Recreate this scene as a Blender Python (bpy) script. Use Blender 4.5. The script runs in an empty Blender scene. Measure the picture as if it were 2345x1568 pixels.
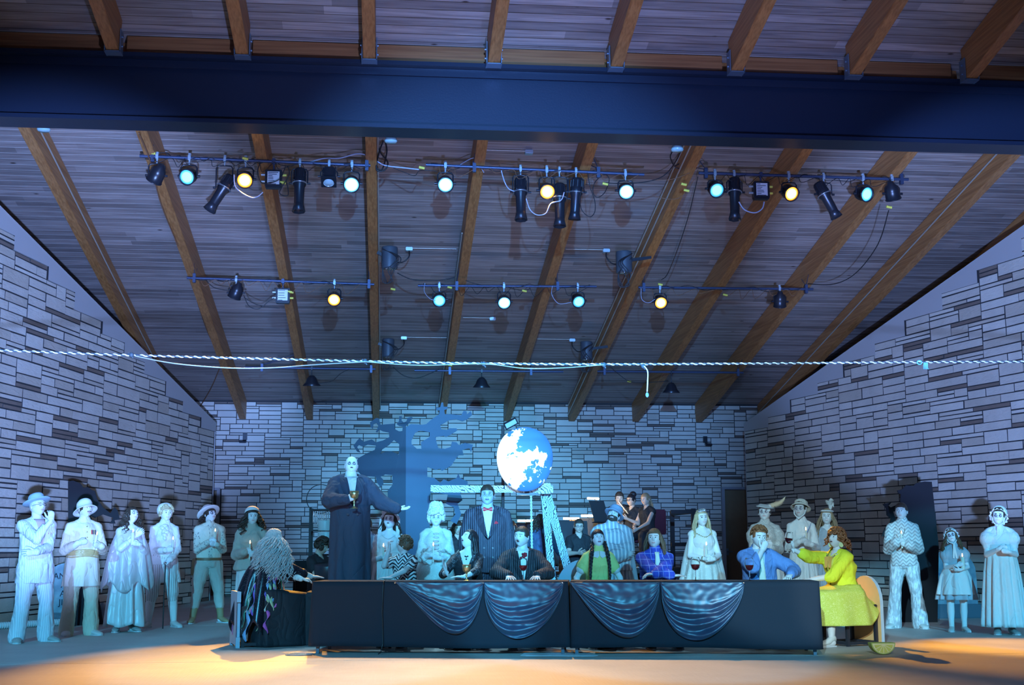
import bpy, bmesh, math, random
import numpy as np
from mathutils import Vector, Matrix, Euler, noise as mnoise
C = bpy.context.scene.collection
S = bpy.context.scene
PI = math.pi

# ------------------------------------------------------------------ camera
F_PX = 2950.0; CX, CY = 1172.5, 784.0; CAM_H = 1.17
PITCH = math.atan(464/2950.0); YAW = math.radians(5.49); ROLL = 0.0025
Fv = Vector((math.sin(YAW)*math.cos(PITCH), math.cos(YAW)*math.cos(PITCH), math.sin(PITCH)))
R0 = Vector((math.cos(YAW), -math.sin(YAW), 0)); U0 = R0.cross(Fv)
Rv = R0*math.cos(ROLL) - U0*math.sin(ROLL); Uv = U0*math.cos(ROLL) + R0*math.sin(ROLL)
cam_d = bpy.data.cameras.new('camera'); cam = bpy.data.objects.new('camera', cam_d); C.objects.link(cam)
cam_d.sensor_width = 36.0; cam_d.lens = F_PX/2345.0*36.0; cam_d.clip_end = 200
m = Matrix((Rv, Uv, -Fv)).transposed().to_4x4(); m.translation = Vector((0, 0, CAM_H)); cam.matrix_world = m
S.camera = cam

def ray(x, y): return Fv + Rv*((x-CX)/F_PX) + Uv*((CY-y)/F_PX)
def at(x, y, Y):                       # surveyed point: where the sight line meets the plane at depth Y
    r = ray(x, y); return Vector((0, 0, CAM_H)) + r*(Y/r.y)
def floor_at(x, y, Z=0.0):
    r = ray(x, y); return Vector((0, 0, CAM_H)) + r*((Z-CAM_H)/r.z)

# ------------------------------------------------------------------ world, exposure, stage lights
S.view_settings.view_transform = 'Standard'; S.view_settings.look = 'None'
S.view_settings.exposure = 0.5; S.view_settings.gamma = 1.0; S.view_settings.use_curve_mapping = False
W = bpy.data.worlds.new('night'); S.world = W; W.use_nodes = True
W.node_tree.nodes['Background'].inputs[0].default_value = (0.10, 0.16, 0.42, 1)
W.node_tree.nodes['Background'].inputs[1].default_value = 0.10

def spot(name, loc, target, power, col, size=40, blend=0.5, rad=0.12):
    d = bpy.data.lights.new(name, 'SPOT'); d.energy = power; d.color = col
    d.spot_size = math.radians(size); d.spot_blend = blend; d.shadow_soft_size = rad
    o = bpy.data.objects.new(name, d); C.objects.link(o); o.location = loc
    o.rotation_euler = (Vector(target)-Vector(loc)).to_track_quat('-Z', 'Y').to_euler()
    return o
CYAN = (0.09, 0.57, 1.0); BLUE = (0.16, 0.26, 1.0); VIOLET = (0.30, 0.42, 1.0); WARMW = (0.80, 0.92, 0.85); BLUE3 = (0.24, 0.42, 1.0); BLUE4 = (0.14, 0.42, 1.0); AMBER = (1.0, 0.46, 0.05); PALE = (0.38, 0.76, 1.0)
def beam_at(name, loc, px, py, Y, rad_px, power, col, blend=.6, rad=.1):
    """fixture at loc aimed at a surveyed spot, opened to cover about rad_px pixels of the view round it"""
    tg = at(px, py, Y); w = rad_px/F_PX*Y; d = (tg-Vector(loc)).length
    return spot(name, loc, tg, power, col, 2*math.degrees(math.atan(w/d)), blend, rad)
# front-of-house fixtures on both sides of the audience: cast and lower walls
beam_at('house_light', (-5.0, -1.0, 5.2), 190, 1400, 18.2, 345, 9800, CYAN, .2)
beam_at('house_light', (-3.0, -1.0, 5.8), 800, 1470, 16.4, 510, 6900, CYAN, .25)
beam_at('house_light', (3.4, -1.0, 5.8), 1390, 1470, 16.4, 450, 6900, CYAN, .25)
beam_at('house_light', (-1.0, -1.0, 6.2), 1835, 1390, 18.2, 330, 9000, PALE, .25)
beam_at('house_light', (0.5, -1.0, 5.6), 1965, 1400, 14.3, 170, 3600, WARMW, .4)  # extra unseen lamp added to brighten the yellow figure and the lemon wedge
beam_at('house_light', (6.5, -1.0, 5.2), 2235, 1410, 17.8, 310, 10500, CYAN, .2)
beam_at('house_light', (1.0, 0.5, 4.6), 1060, 1220, 31.0, 430, 15000, CYAN, .8)
beam_at('house_light', (0.5, 0.0, 4.0), 1120, 900, 31.0, 680, 15000, BLUE4, .6)
# colour wash thrown up at the roof and the side walls
beam_at('wash_light', (0.9, 4.0, 0.5), 1200, 220, 16.0, 1400, 3700, VIOLET, .95)
beam_at('wash_light', (-0.5, 2.0, 0.8), 120, 760, 20.0, 640, 21000, BLUE3, .5)
beam_at('wash_light', (2.0, 2.0, 0.8), 2260, 700, 20.0, 600, 15000, BLUE3, .4)
beam_at('wash_light', (2.5, 4.0, 1.6), 1500, 250, 15.6, 900, 1000, BLUE, .9)

# ------------------------------------------------------------------ materials
_m = {}
CLOTHY = ('cloth', 'satin', 'silk', 'suit', 'cardigan', 'lime', 'shirt', 'pinstripe', 'chevron', 'plaid', 'western', 'striped', 'brocade', 'white', 'denim', 'yellow', 'crushed')
def wrinkle(n, tc):
    """soft creases of worn cloth as a bump"""
    mp = n.nodes.new('ShaderNodeMapping'); mp.inputs['Scale'].default_value = (1.0, 1.0, .55); mp.inputs['Rotation'].default_value = (.2, .5, .1); n.links.new(tc.outputs['Object'], mp.inputs[0])
    t = n.nodes.new('ShaderNodeTexNoise'); t.inputs['Scale'].default_value = 6.0; t.inputs['Detail'].default_value = 1.5; t.inputs['Distortion'].default_value = .9
    n.links.new(mp.outputs[0], t.inputs['Vector']); a = n.nodes.new('ShaderNodeMath'); a.operation = 'SUBTRACT'; n.links.new(t.outputs['Fac'], a.inputs[0]); a.inputs[1].default_value = .5
    c = n.nodes.new('ShaderNodeMath'); c.operation = 'ABSOLUTE'; n.links.new(a.outputs[0], c.inputs[0]); d = n.nodes.new('ShaderNodeMath'); d.operation = 'POWER'; n.links.new(c.outputs[0], d.inputs[0]); d.inputs[1].default_value = .6
    bp = n.nodes.new('ShaderNodeBump'); bp.inputs['Strength'].default_value = .6; bp.inputs['Distance'].default_value = .035; n.links.new(d.outputs[0], bp.inputs['Height']); return bp.outputs[0]
def nt(name):
    M = bpy.data.materials.new(name); M.use_nodes = True
    n = M.node_tree; b = n.nodes['Principled BSDF']; return M, n, b
def mat(name, col, rough=0.7, metal=0.0, bump=0.0, bscale=60.0, var=0.0, vscale=8.0, spec=None, trans=0.0, sheen=0.0, alpha=1.0):
    if name in _m: return _m[name]
    M, n, b = nt(name); b.inputs['Base Color'].default_value = (*col, 1); b.inputs['Roughness'].default_value = rough
    b.inputs['Metallic'].default_value = metal
    if spec is not None: b.inputs['Specular IOR Level'].default_value = spec
    if trans: b.inputs['Transmission Weight'].default_value = trans
    if sheen: b.inputs['Sheen Weight'].default_value = sheen
    if alpha < 1: b.inputs['Alpha'].default_value = alpha
    tc = n.nodes.new('ShaderNodeTexCoord')
    if var:
        t = n.nodes.new('ShaderNodeTexNoise'); t.inputs['Scale'].default_value = vscale; t.inputs['Detail'].default_value = 5
        n.links.new(tc.outputs['Object'], t.inputs['Vector'])
        r = n.nodes.new('ShaderNodeMix'); r.data_type = 'RGBA'
        r.inputs[6].default_value = (*[c*(1-var) for c in col], 1); r.inputs[7].default_value = (*[min(1, c*(1+var)) for c in col], 1)
        n.links.new(t.outputs['Fac'], r.inputs[0]); n.links.new(r.outputs[2], b.inputs['Base Color'])
    if bump:
        t = n.nodes.new('ShaderNodeTexNoise'); t.inputs['Scale'].default_value = bscale; t.inputs['Detail'].default_value = 4
        n.links.new(tc.outputs['Object'], t.inputs['Vector'])
        bp = n.nodes.new('ShaderNodeBump'); bp.inputs['Strength'].default_value = bump; bp.inputs['Distance'].default_value = 0.01
        if name.split('_')[0] in CLOTHY: n.links.new(wrinkle(n, tc), bp.inputs['Normal'])
        n.links.new(t.outputs['Fac'], bp.inputs['Height']); n.links.new(bp.outputs[0], b.inputs['Normal'])
    _m[name] = M; return M
def emit(name, col, strength):
    if name in _m: return _m[name]
    M, n, b = nt(name); b.inputs['Base Color'].default_value = (*col, 1)
    b.inputs['Emission Color'].default_value = (*col, 1); b.inputs['Emission Strength'].default_value = strength
    _m[name] = M; return M
def node(n, t, **kw):
    x = n.nodes.new(t)
    for k, v in kw.items(): setattr(x, k, v)
    return x
def mth(n, op, a, b=None):
    x = n.nodes.new('ShaderNodeMath'); x.operation = op
    for i, v in enumerate((a, b)):
        if v is None: continue
        if isinstance(v, (int, float)): x.inputs[i].default_value = v
        else: n.links.new(v, x.inputs[i])
    return x.outputs[0]
def pattern(name, ca, cb, fn, rough=0.75, bumpy=0.0, metal=0.0):
    """two colour cloth; fn(nodes, x, y, z) returns the mix factor in the cloth's own coordinates"""
    if name in _m: return _m[name]
    M, n, b = nt(name); b.inputs['Roughness'].default_value = rough; b.inputs['Metallic'].default_value = metal
    tc = node(n, 'ShaderNodeTexCoord'); sp = node(n, 'ShaderNodeSeparateXYZ'); n.links.new(tc.outputs['Object'], sp.inputs[0])
    f = fn(n, sp.outputs[0], sp.outputs[1], sp.outputs[2], tc.outputs['Object'])
    mx = node(n, 'ShaderNodeMix', data_type='RGBA'); mx.inputs[6].default_value = (*ca, 1); mx.inputs[7].default_value = (*cb, 1)
    n.links.new(f, mx.inputs[0]); n.links.new(mx.outputs[2], b.inputs['Base Color'])
    if name.split('_')[0] in CLOTHY and not bumpy: n.links.new(wrinkle(n, tc), b.inputs['Normal'])
    if bumpy:
        bp = node(n, 'ShaderNodeBump'); bp.inputs['Strength'].default_value = bumpy; bp.inputs['Distance'].default_value = 0.01
        n.links.new(f, bp.inputs['Height']); n.links.new(bp.outputs[0], b.inputs['Normal'])
    _m[name] = M; return M
def f_stripe(freq, duty, axis='x'):
    def fn(n, x, y, z, v):
        c = {'x': x, 'y': y, 'z': z}[axis]
        return mth(n, 'LESS_THAN', mth(n, 'FRACT', mth(n, 'MULTIPLY', mth(n, 'ADD', c, 10.0), freq)), duty)
    return fn
def f_plaid(freq, duty):
    def fn(n, x, y, z, v):
        a = mth(n, 'LESS_THAN', mth(n, 'FRACT', mth(n, 'MULTIPLY', mth(n, 'ADD', x, 10.0), freq)), duty)
        c = mth(n, 'LESS_THAN', mth(n, 'FRACT', mth(n, 'MULTIPLY', mth(n, 'ADD', z, 10.0), freq)), duty)
        return mth(n, 'MAXIMUM', mth(n, 'MULTIPLY', a, .8), mth(n, 'MULTIPLY', c, .8))
    return fn
def f_chevron(freq, amp, duty):
    def fn(n, x, y, z, v):
        zz = mth(n, 'PINGPONG', mth(n, 'ADD', x, 10.0), amp)
        return mth(n, 'LESS_THAN', mth(n, 'FRACT', mth(n, 'MULTIPLY', mth(n, 'ADD', mth(n, 'ADD', z, 10.0), zz), freq)), duty)
    return fn
def f_lace(scale, thr=0.5):
    def fn(n, x, y, z, v):
        t = node(n, 'ShaderNodeTexVoronoi', feature='DISTANCE_TO_EDGE'); t.inputs['Scale'].default_value = scale
        t2 = node(n, 'ShaderNodeTexNoise'); t2.inputs['Scale'].default_value = scale*.5; t2.inputs['Detail'].default_value = 4
        n.links.new(v, t.inputs['Vector']); n.links.new(v, t2.inputs['Vector'])
        return mth(n, 'LESS_THAN', mth(n, 'MULTIPLY', t.outputs['Distance'], 4.0), mth(n, 'SUBTRACT', t2.outputs['Fac'], .5-thr*.3))
    return fn
def f_noise(scale, lo=.45, hi=.6, stretch=(1, 1, 1)):
    def fn(n, x, y, z, v):
        mp = node(n, 'ShaderNodeMapping'); mp.inputs['Scale'].default_value = stretch; n.links.new(v, mp.inputs[0])
        t = node(n, 'ShaderNodeTexNoise'); t.inputs['Scale'].default_value = scale; t.inputs['Detail'].default_value = 5
        n.links.new(mp.outputs[0], t.inputs['Vector'])
        r = node(n, 'ShaderNodeMapRange'); r.inputs[1].default_value = lo; r.inputs[2].default_value = hi
        n.links.new(t.outputs['Fac'], r.inputs[0]); return r.outputs[0]
    return fn
def f_dots(scale, thr):
    def fn(n, x, y, z, v):
        t = node(n, 'ShaderNodeTexVoronoi'); t.inputs['Scale'].default_value = scale; n.links.new(v, t.inputs['Vector'])
        return mth(n, 'LESS_THAN', t.outputs['Distance'], thr)
    return fn

# ------------------------------------------------------------------ mesh helper
class MB:
    def __init__(s): s.v = []; s.f = []; s.mi = []; s.smooth = []
    def add(s, vs, fs, mi=0, sm=False):
        o = len(s.v); s.v += [tuple(v) for v in vs]
        for f in fs: s.f.append(tuple(i+o for i in f)); s.mi.append(mi); s.smooth.append(sm)
        return s
    def box(s, c, d, M=None, mi=0, bev=0.0):
        x, y, z = d[0]/2, d[1]/2, d[2]/2; c = Vector(c)
        if bev <= 0:
            vs = [Vector((a*x, b*y, e*z)) for a in (-1, 1) for b in (-1, 1) for e in (-1, 1)]
            fs = [(0, 1, 3, 2), (4, 6, 7, 5), (0, 4, 5, 1), (2, 3, 7, 6), (0, 2, 6, 4), (1, 5, 7, 3)]
        else:
            k = min(bev, x*.9, y*.9, z*.9); bm = bmesh.new(); bmesh.ops.create_cube(bm, size=1)
            bmesh.ops.scale(bm, vec=(2*x, 2*y, 2*z), verts=bm.verts)
            bmesh.ops.bevel(bm, geom=bm.edges[:], offset=k, segments=2, affect='EDGES')
            bm.verts.ensure_lookup_table(); vs = [v.co.copy() for v in bm.verts]; fs = [[v.index for v in f.verts] for f in bm.faces]; bm.free()
        if M is not None: vs = [M @ v for v in vs]
        return s.add([v+c for v in vs], fs, mi)
    def beam(s, a, b, w, h, up=(0, 0, 1), mi=0, bev=0.0):
        a, b = Vector(a), Vector(b); d = (b-a); L = d.length; d.normalize()
        sx = d.cross(Vector(up)); sx.normalize(); u = sx.cross(d)
        M = Matrix((sx, d, u)).transposed()
        return s.box((a+b)/2, (w, L, h), M, mi, bev)
    def loft(s, rings, mi=0, caps=True, sm=True, closed=True):
        n = len(rings[0]); o = []
        vs = [p for r in rings for p in r]; fs = []
        for i in range(len(rings)-1):
            for j in range(n if closed else n-1):
                k = (j+1) % n
                fs.append((i*n+j, i*n+k, (i+1)*n+k, (i+1)*n+j))
        s.add(vs, fs, mi, sm)
        if caps:
            s.add(rings[0], [tuple(range(n))[::-1]], mi, False); s.add(rings[-1], [tuple(range(n))], mi, False)
        return s
    def tube(s, pts, r, n=8, mi=0, caps=True):
        pts = [Vector(p) for p in pts]; rs = r if isinstance(r, (list, tuple)) else [r]*len(pts)
        ref = None; rings = []
        for i, p in enumerate(pts):
            d = (pts[min(i+1, len(pts)-1)]-pts[max(i-1, 0)]).normalized()
            if ref is None:
                ref = Vector((0, 0, 1)) if abs(d.z) < .9 else Vector((1, 0, 0))
            x = (ref-d*ref.dot(d)); x = x.normalized() if x.length > 1e-6 else d.orthogonal().normalized(); ref = x
            y = d.cross(x)
            rings.append([p+(x*math.cos(2*PI*k/n)+y*math.sin(2*PI*k/n))*rs[i] for k in range(n)])
        return s.loft(rings, mi, caps)
    def lathe(s, prof, n=20, c=(0, 0, 0), M=None, mi=0, sx=1, sy=1, caps=False):
        c = Vector(c); rings = []
        for r, z in prof:
            ring = [Vector((max(r, 1e-4)*math.cos(2*PI*k/n)*sx, max(r, 1e-4)*math.sin(2*PI*k/n)*sy, z)) for k in range(n)]
            if M is not None: ring = [M @ v for v in ring]
            rings.append([v+c for v in ring])
        return s.loft(rings, mi, caps)
    def ball(s, c, r, n=12, mi=0, sc=(1, 1, 1), M=None):
        prof = [(math.sin(PI*i/(n//2+2)), -math.cos(PI*i/(n//2+2))) for i in range(n//2+3)]
        c = Vector(c); rings = []
        for a, z in prof:
            ring = [Vector((max(a, 1e-3)*math.cos(2*PI*k/n)*sc[0], max(a, 1e-3)*math.sin(2*PI*k/n)*sc[1], z*sc[2]))*r for k in range(n)]
            if M is not None: ring = [M @ v for v in ring]
            rings.append([v+c for v in ring])
        return s.loft(rings, mi, True)
    def prism(s, poly, fmap, t0, t1, mi=0, mi_side=None):
        """poly in 2-D extruded between t0 and t1; fmap(u, v, t) -> point. concave outlines allowed"""
        bm = bmesh.new(); vs = [bm.verts.new((p[0], p[1], 0)) for p in poly]; fc = bm.faces.new(vs)
        bmesh.ops.triangulate(bm, faces=[fc]); bm.verts.ensure_lookup_table()
        tris = [[v.index for v in f.verts] for f in bm.faces]; bm.free(); n = len(poly)
        s.add([fmap(p[0], p[1], t0) for p in poly], tris, mi); s.add([fmap(p[0], p[1], t1) for p in poly], [t[::-1] for t in tris], mi)
        vs = [fmap(p[0], p[1], t0) for p in poly]+[fmap(p[0], p[1], t1) for p in poly]
        return s.add(vs, [(i, (i+1) % n, n+(i+1) % n, n+i) for i in range(n)], mi if mi_side is None else mi_side)
    def mesh(s, name, mats):
        me = bpy.data.meshes.new(name); me.from_pydata(s.v, [], s.f)
        for x in (mats if isinstance(mats, (list, tuple)) else [mats]): me.materials.append(x)
        me.polygons.foreach_set('material_index', s.mi); me.polygons.foreach_set('use_smooth', s.smooth); me.update(); return me
    def build(s, name, mats, parent=None, origin=None):
        if origin is not None:
            o3 = Vector(origin); s.v = [tuple(Vector(v)-o3) for v in s.v]
        o = bpy.data.objects.new(name, s.mesh(name, mats)); C.objects.link(o)
        if origin is not None: o.location = origin
        if parent: o.parent = parent
        return o
def thing(name, label, cat, loc=(0, 0, 0), rz=0.0, group=None):
    o = bpy.data.objects.new(name, None); C.objects.link(o); o.location = loc; o.rotation_euler = (0, 0, rz)
    o.empty_display_size = .1
    return tag(o, label, cat, group)
def tag(o, label, cat, group=None):
    o['label'] = label; o['category'] = cat
    if group: o['group'] = group
    return o
def struct(o): o['kind'] = 'structure'; return o

# ------------------------------------------------------------------ the building
YB = 31.0; SL = 0.2
def z_deck(y): return 4.60+SL*(YB-y)
def z_beam(y): return z_deck(y)-0.47
BX = [-3.45+1.575*i for i in range(-4, 12)]

def wood_mat(name, c1, c2, grain=(1, 1, 1), scale=6, plank=None, rough=.65, line=(0.02, 0.015, 0.01), lw=.05, dist=.6):
    M, n, b = nt(name); b.inputs['Roughness'].default_value = rough
    tc = node(n, 'ShaderNodeTexCoord'); mp = node(n, 'ShaderNodeMapping'); mp.inputs['Scale'].default_value = grain
    n.links.new(tc.outputs['Object'], mp.inputs[0])
    t = node(n, 'ShaderNodeTexNoise'); t.inputs['Scale'].default_value = scale; t.inputs['Detail'].default_value = 8; t.inputs['Distortion'].default_value = dist
    n.links.new(mp.outputs[0], t.inputs['Vector'])
    mx = node(n, 'ShaderNodeMix', data_type='RGBA'); mx.inputs[6].default_value = (*c1, 1); mx.inputs[7].default_value = (*c2, 1)
    mr = node(n, 'ShaderNodeMapRange'); mr.inputs[1].default_value = .35; mr.inputs[2].default_value = .65
    n.links.new(t.outputs['Fac'], mr.inputs[0]); n.links.new(mr.outputs[0], mx.inputs[0]); col = mx.outputs[2]
    if plank:
        sp = node(n, 'ShaderNodeSeparateXYZ'); n.links.new(tc.outputs['Object'], sp.inputs[0])
        u = mth(n, 'DIVIDE', mth(n, 'ADD', sp.outputs[1], 50.0), plank)
        wn = node(n, 'ShaderNodeTexWhiteNoise', noise_dimensions='2D')
        cb = node(n, 'ShaderNodeCombineXYZ'); fl = mth(n, 'FLOOR', u); n.links.new(fl, cb.inputs[0])
        # butt joints: board length about 3.6 m, shifted per board
        wn0 = node(n, 'ShaderNodeTexWhiteNoise', noise_dimensions='1D'); n.links.new(fl, wn0.inputs['W'])
        xl = mth(n, 'FLOOR', mth(n, 'ADD', mth(n, 'DIVIDE', mth(n, 'ADD', sp.outputs[0], 50), 3.6), wn0.outputs['Value']))
        n.links.new(xl, cb.inputs[1]); n.links.new(cb.outputs[0], wn.inputs['Vector'])
        hs = node(n, 'ShaderNodeMix', data_type='RGBA', blend_type='MULTIPLY'); hs.inputs[0].default_value = 1
        g = mth(n, 'ADD', mth(n, 'MULTIPLY', wn.outputs['Value'], .5), .68); gc = node(n, 'ShaderNodeCombineXYZ')
        for i in range(3): n.links.new(g, gc.inputs[i])
        n.links.new(col, hs.inputs[6]); n.links.new(gc.outputs[0], hs.inputs[7]); col = hs.outputs[2]
        # knots
        mp2 = node(n, 'ShaderNodeMapping'); mp2.inputs['Scale'].default_value = (.55, 1.1, .2); n.links.new(tc.outputs['Object'], mp2.inputs[0])
        vo = node(n, 'ShaderNodeTexVoronoi'); vo.inputs['Scale'].default_value = 2.2; n.links.new(mp2.outputs[0], vo.inputs['Vector'])
        kn = node(n, 'ShaderNodeMapRange'); kn.inputs[1].default_value = .03; kn.inputs[2].default_value = .07; n.links.new(vo.outputs['Distance'], kn.inputs[0])
        km = node(n, 'ShaderNodeMix', data_type='RGBA'); km.inputs[6].default_value = (c1[0]*.25, c1[1]*.2, c1[2]*.18, 1)
        n.links.new(kn.outputs[0], km.inputs[0]); n.links.new(col, km.inputs[7]); col = km.outputs[2]
        ln = mth(n, 'LESS_THAN', mth(n, 'FRACT', u), lw)
        lm = node(n, 'ShaderNodeMix', data_type='RGBA'); lm.inputs[7].default_value = (*line, 1)
        n.links.new(ln, lm.inputs[0]); n.links.new(col, lm.inputs[6]); col = lm.outputs[2]
    n.links.new(col, b.inputs['Base Color'])
    bp = node(n, 'ShaderNodeBump'); bp.inputs['Strength'].default_value = .25; bp.inputs['Distance'].default_value = .01
    n.links.new(t.outputs['Fac'], bp.inputs['Height']); n.links.new(bp.outputs[0], b.inputs['Normal'])
    return M
M_deck = wood_mat('deck_boards', (.28, .25, .25), (.44, .41, .41), (.25, 3.5, 3.5), 5, plank=.18, line=(.10, .07, .05), lw=.07)
M_deck2 = wood_mat('deck_boards_back', (.24, .19, .175), (.38, .32, .30), (.25, 3.5, 3.5), 5, plank=.18, line=(.62, .57, .54), lw=.06)
M_beam = wood_mat('glulam', (.30, .12, .035), (.46, .21, .07), (16, .45, 16), 2.2, rough=.5, dist=.15)
M_board = wood_mat('blocking_board', (.24, .09, .028), (.36, .15, .05), (.45, 16, 16), 2.2, rough=.5, dist=.15)
M_dark = mat('dark_steel', (.010, .020, .046), .42, .2, bump=.1, bscale=40)
M_steel = mat('grey_steel', (.25, .28, .33), .35, .7)

# concrete floor
def floor_mat():
    M, n, b = nt('concrete'); tc = node(n, 'ShaderNodeTexCoord')
    t = node(n, 'ShaderNodeTexNoise'); t.inputs['Scale'].default_value = 1.3; t.inputs['Detail'].default_value = 9; t.inputs['Roughness'].default_value = .65
    n.links.new(tc.outputs['Object'], t.inputs['Vector'])
    mp = node(n, 'ShaderNodeMapping'); mp.inputs['Scale'].default_value = (60, 3, 1); n.links.new(tc.outputs['Object'], mp.inputs[0])
    t2 = node(n, 'ShaderNodeTexNoise'); t2.inputs['Scale'].default_value = 1.0; t2.inputs['Detail'].default_value = 3; n.links.new(mp.outputs[0], t2.inputs['Vector'])
    mx = node(n, 'ShaderNodeMix', data_type='RGBA'); mx.inputs[6].default_value = (.30, .27, .25, 1); mx.inputs[7].default_value = (.56, .52, .47, 1)
    f = mth(n, 'ADD', mth(n, 'MULTIPLY', t.outputs['Fac'], .8), mth(n, 'MULTIPLY', t2.outputs['Fac'], .2))
    n.links.new(f, mx.inputs[0]); n.links.new(mx.outputs[2], b.inputs['Base Color']); b.inputs['Roughness'].default_value = .6
    bp = node(n, 'ShaderNodeBump'); bp.inputs['Strength'].default_value = .3; bp.inputs['Distance'].default_value = .006
    n.links.new(t2.outputs['Fac'], bp.inputs['Height']); n.links.new(bp.outputs[0], b.inputs['Normal']); return M
fl = MB(); JY = [5.0, 13.72, 13.735, 20.0, 20.015, 33.0]      # slabs with open joints
for y0, y1 in ((4.0, 13.72), (13.735, 20.0), (20.015, 33.0)):
    for x0, x1 in ((-14, 18),):
        fl.box(((x0+x1)/2, (y0+y1)/2, -.1), (x1-x0, y1-y0, .2))
fl.box((2, 18.5, -.25), (32, 29, .18))
struct(fl.build('floor', floor_mat()))

# roof deck
def roof():
    for nm, y0, y1, M in (('ceiling', 9.0, 15.95, M_deck), ('ceiling', 15.95, 31.5, M_deck2)):
        L = math.hypot(y1-y0, SL*(y1-y0)); mb = MB()
        mb.box((0, L/2, .05), (30, L, .1)); o = mb.build(nm, M)
        o.location = (2, y0, z_deck(y0)); o.rotation_euler = (-math.atan(SL), 0, 0); struct(o)
roof()
# rafters
def rafter(i, x):
    t = thing('roof_beam', '', 'beam', (x, 15.75, z_beam(15.75)))
    for a, b2 in ((9.0, 15.62), (16.1, 30.98)):
        mb = MB(); mb.beam((0, a-15.75, SL*(15.75-a)+.225), (0, b2-15.75, SL*(15.75-b2)+.225), .155, .45, bev=.006); mb.build('timber', M_beam, t)
    hb = MB(); hb.box((0, -.15, .02), (.20, .16, .012)); 
    for sx in (-1, 1):
        hb.box((sx*.092, -.15, .16), (.012, .16, .30)); 
        for zz in (.08, .2): hb.tube([(sx*.09, -.15, zz+.03), (sx*.115, -.15, zz+.03)], .016, 6)
    hb.build('hanger_bracket', mat('bracket_steel', (.18, .26, .36), .4, .6), t)
    return t
ords = {0: 'third', 1: 'fourth', 2: 'fifth', 3: 'sixth', 4: 'seventh', 5: 'eighth', 6: 'ninth', 7: 'tenth', 8: 'eleventh'}
blabel = {-1: 'timber roof beam at the left edge of the lit ceiling with a pale conduit',
 0: 'timber roof beam with brown cables draped along it, above the hatted men at left',
 1: 'timber roof beam passing over the left sign-covered dimmer box',
 2: 'timber roof beam seen exactly end-on, running straight down with a white conduit',
 3: 'timber roof beam right of the pair of left loudspeakers, ending above the tree cutout',
 4: 'timber roof beam running behind the lowest hanging spotlight, ending over the moon',
 5: 'timber roof beam carrying two pale conduits beside the right loudspeakers',
 6: 'timber roof beam behind the right amber stage lamps, first one right of the twin conduits',
 7: 'timber roof beam second right of the twin conduits, meeting the right pipe ends',
 8: 'timber roof beam at the right rim of the lit ceiling with one thin conduit'}
for i, x in enumerate(BX):
    k = i-4; t = rafter(k, x)
    t['label'] = blabel.get(k, 'dark timber roof beam in shadow beyond the %s wall' % ('left' if k < 0 else 'right'))
    t['group'] = 'timber roof beams'
# girder
zt = at(1172, 148, 15.75).z; zb = at(1172, 294, 15.75).z
g = thing('steel_girder', 'massive dark painted steel girder crossing the whole stage under the roof beams', 'girder', (2, 15.95, zb))
h = zt-zb
mb = MB(); mb.box((0, 0, h/2), (32, .05, h), bev=.0); mb.build('web', M_dark, g)
mb = MB(); mb.box((0, 0, h-.02), (32, .40, .055), bev=.006); mb.build('top_flange', M_dark, g)
mb = MB(); mb.box((0, .02, .0), (32, .42, .055), bev=.006); mb.build('bottom_flange', M_dark, g)
mb = MB(); mb.box((0, -.09, h-.10), (32, .012, .10)); mb.build('angle', M_dark, g)
# blocking boards between the rafters on top of the girder
for i in range(len(BX)-1):
    mb = MB(); x0, x1 = BX[i]+.085, BX[i+1]-.085
    for k in range(2):
        mb.box(((x0+x1)/2, 15.98, z_beam(15.98)+.09+.235*k), (x1-x0, .06, .22), bev=.004)
    struct(mb.build('trim_%d' % (i+1), M_board))

# stone walls
def stone_mat(name, c, rough_bump, sc):
    M, n, b = nt(name); b.inputs['Roughness'].default_value = .85; b.inputs['Specular IOR Level'].default_value = .2
    tc = node(n, 'ShaderNodeTexCoord'); mp = node(n, 'ShaderNodeMapping'); mp.inputs['Rotation'].default_value = (.5, 0, 0); mp.inputs['Scale'].default_value = (.7, .38, 1.3)
    n.links.new(tc.outputs['Object'], mp.inputs[0])
    t = node(n, 'ShaderNodeTexNoise'); t.inputs['Scale'].default_value = sc; t.inputs['Detail'].default_value = 6; t.inputs['Roughness'].default_value = .6
    n.links.new(mp.outputs[0], t.inputs['Vector'])
    t2 = node(n, 'ShaderNodeTexNoise'); t2.inputs['Scale'].default_value = 2.2; t2.inputs['Detail'].default_value = 3; n.links.new(tc.outputs['Object'], t2.inputs['Vector'])
    mx = node(n, 'ShaderNodeMix', data_type='RGBA'); mx.inputs[6].default_value = (*[x*.82 for x in c], 1); mx.inputs[7].default_value = (*[min(1, x*1.15) for x in c], 1)
    n.links.new(t2.outputs['Fac'], mx.inputs[0]); n.links.new(mx.outputs[2], b.inputs['Base Color'])
    bp = node(n, 'ShaderNodeBump'); bp.inputs['Strength'].default_value = rough_bump; bp.inputs['Distance'].default_value = .02
    n.links.new(t.outputs['Fac'], bp.inputs['Height']); n.links.new(bp.outputs[0], b.inputs['Normal']); return M
ST_R = [mat('mortar', (.045, .045, .05), .9)]+[stone_mat('split_stone_%s' % k, c, .9, 22) for k, c in
        (('pale', (.66, .61, .55)), ('warm', (.58, .52, .45)), ('brown', (.24, .185, .155)), ('cream', (.72, .68, .62)))]
ST_S = [_m['mortar']]+[stone_mat('sawn_stone_%s' % k, c, .25, 30) for k, c in
        (('pale', (.60, .57, .53)), ('warm', (.52, .47, .42)), ('brown', (.20, .16, .14)), ('cream', (.66, .63, .58)))]
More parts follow.
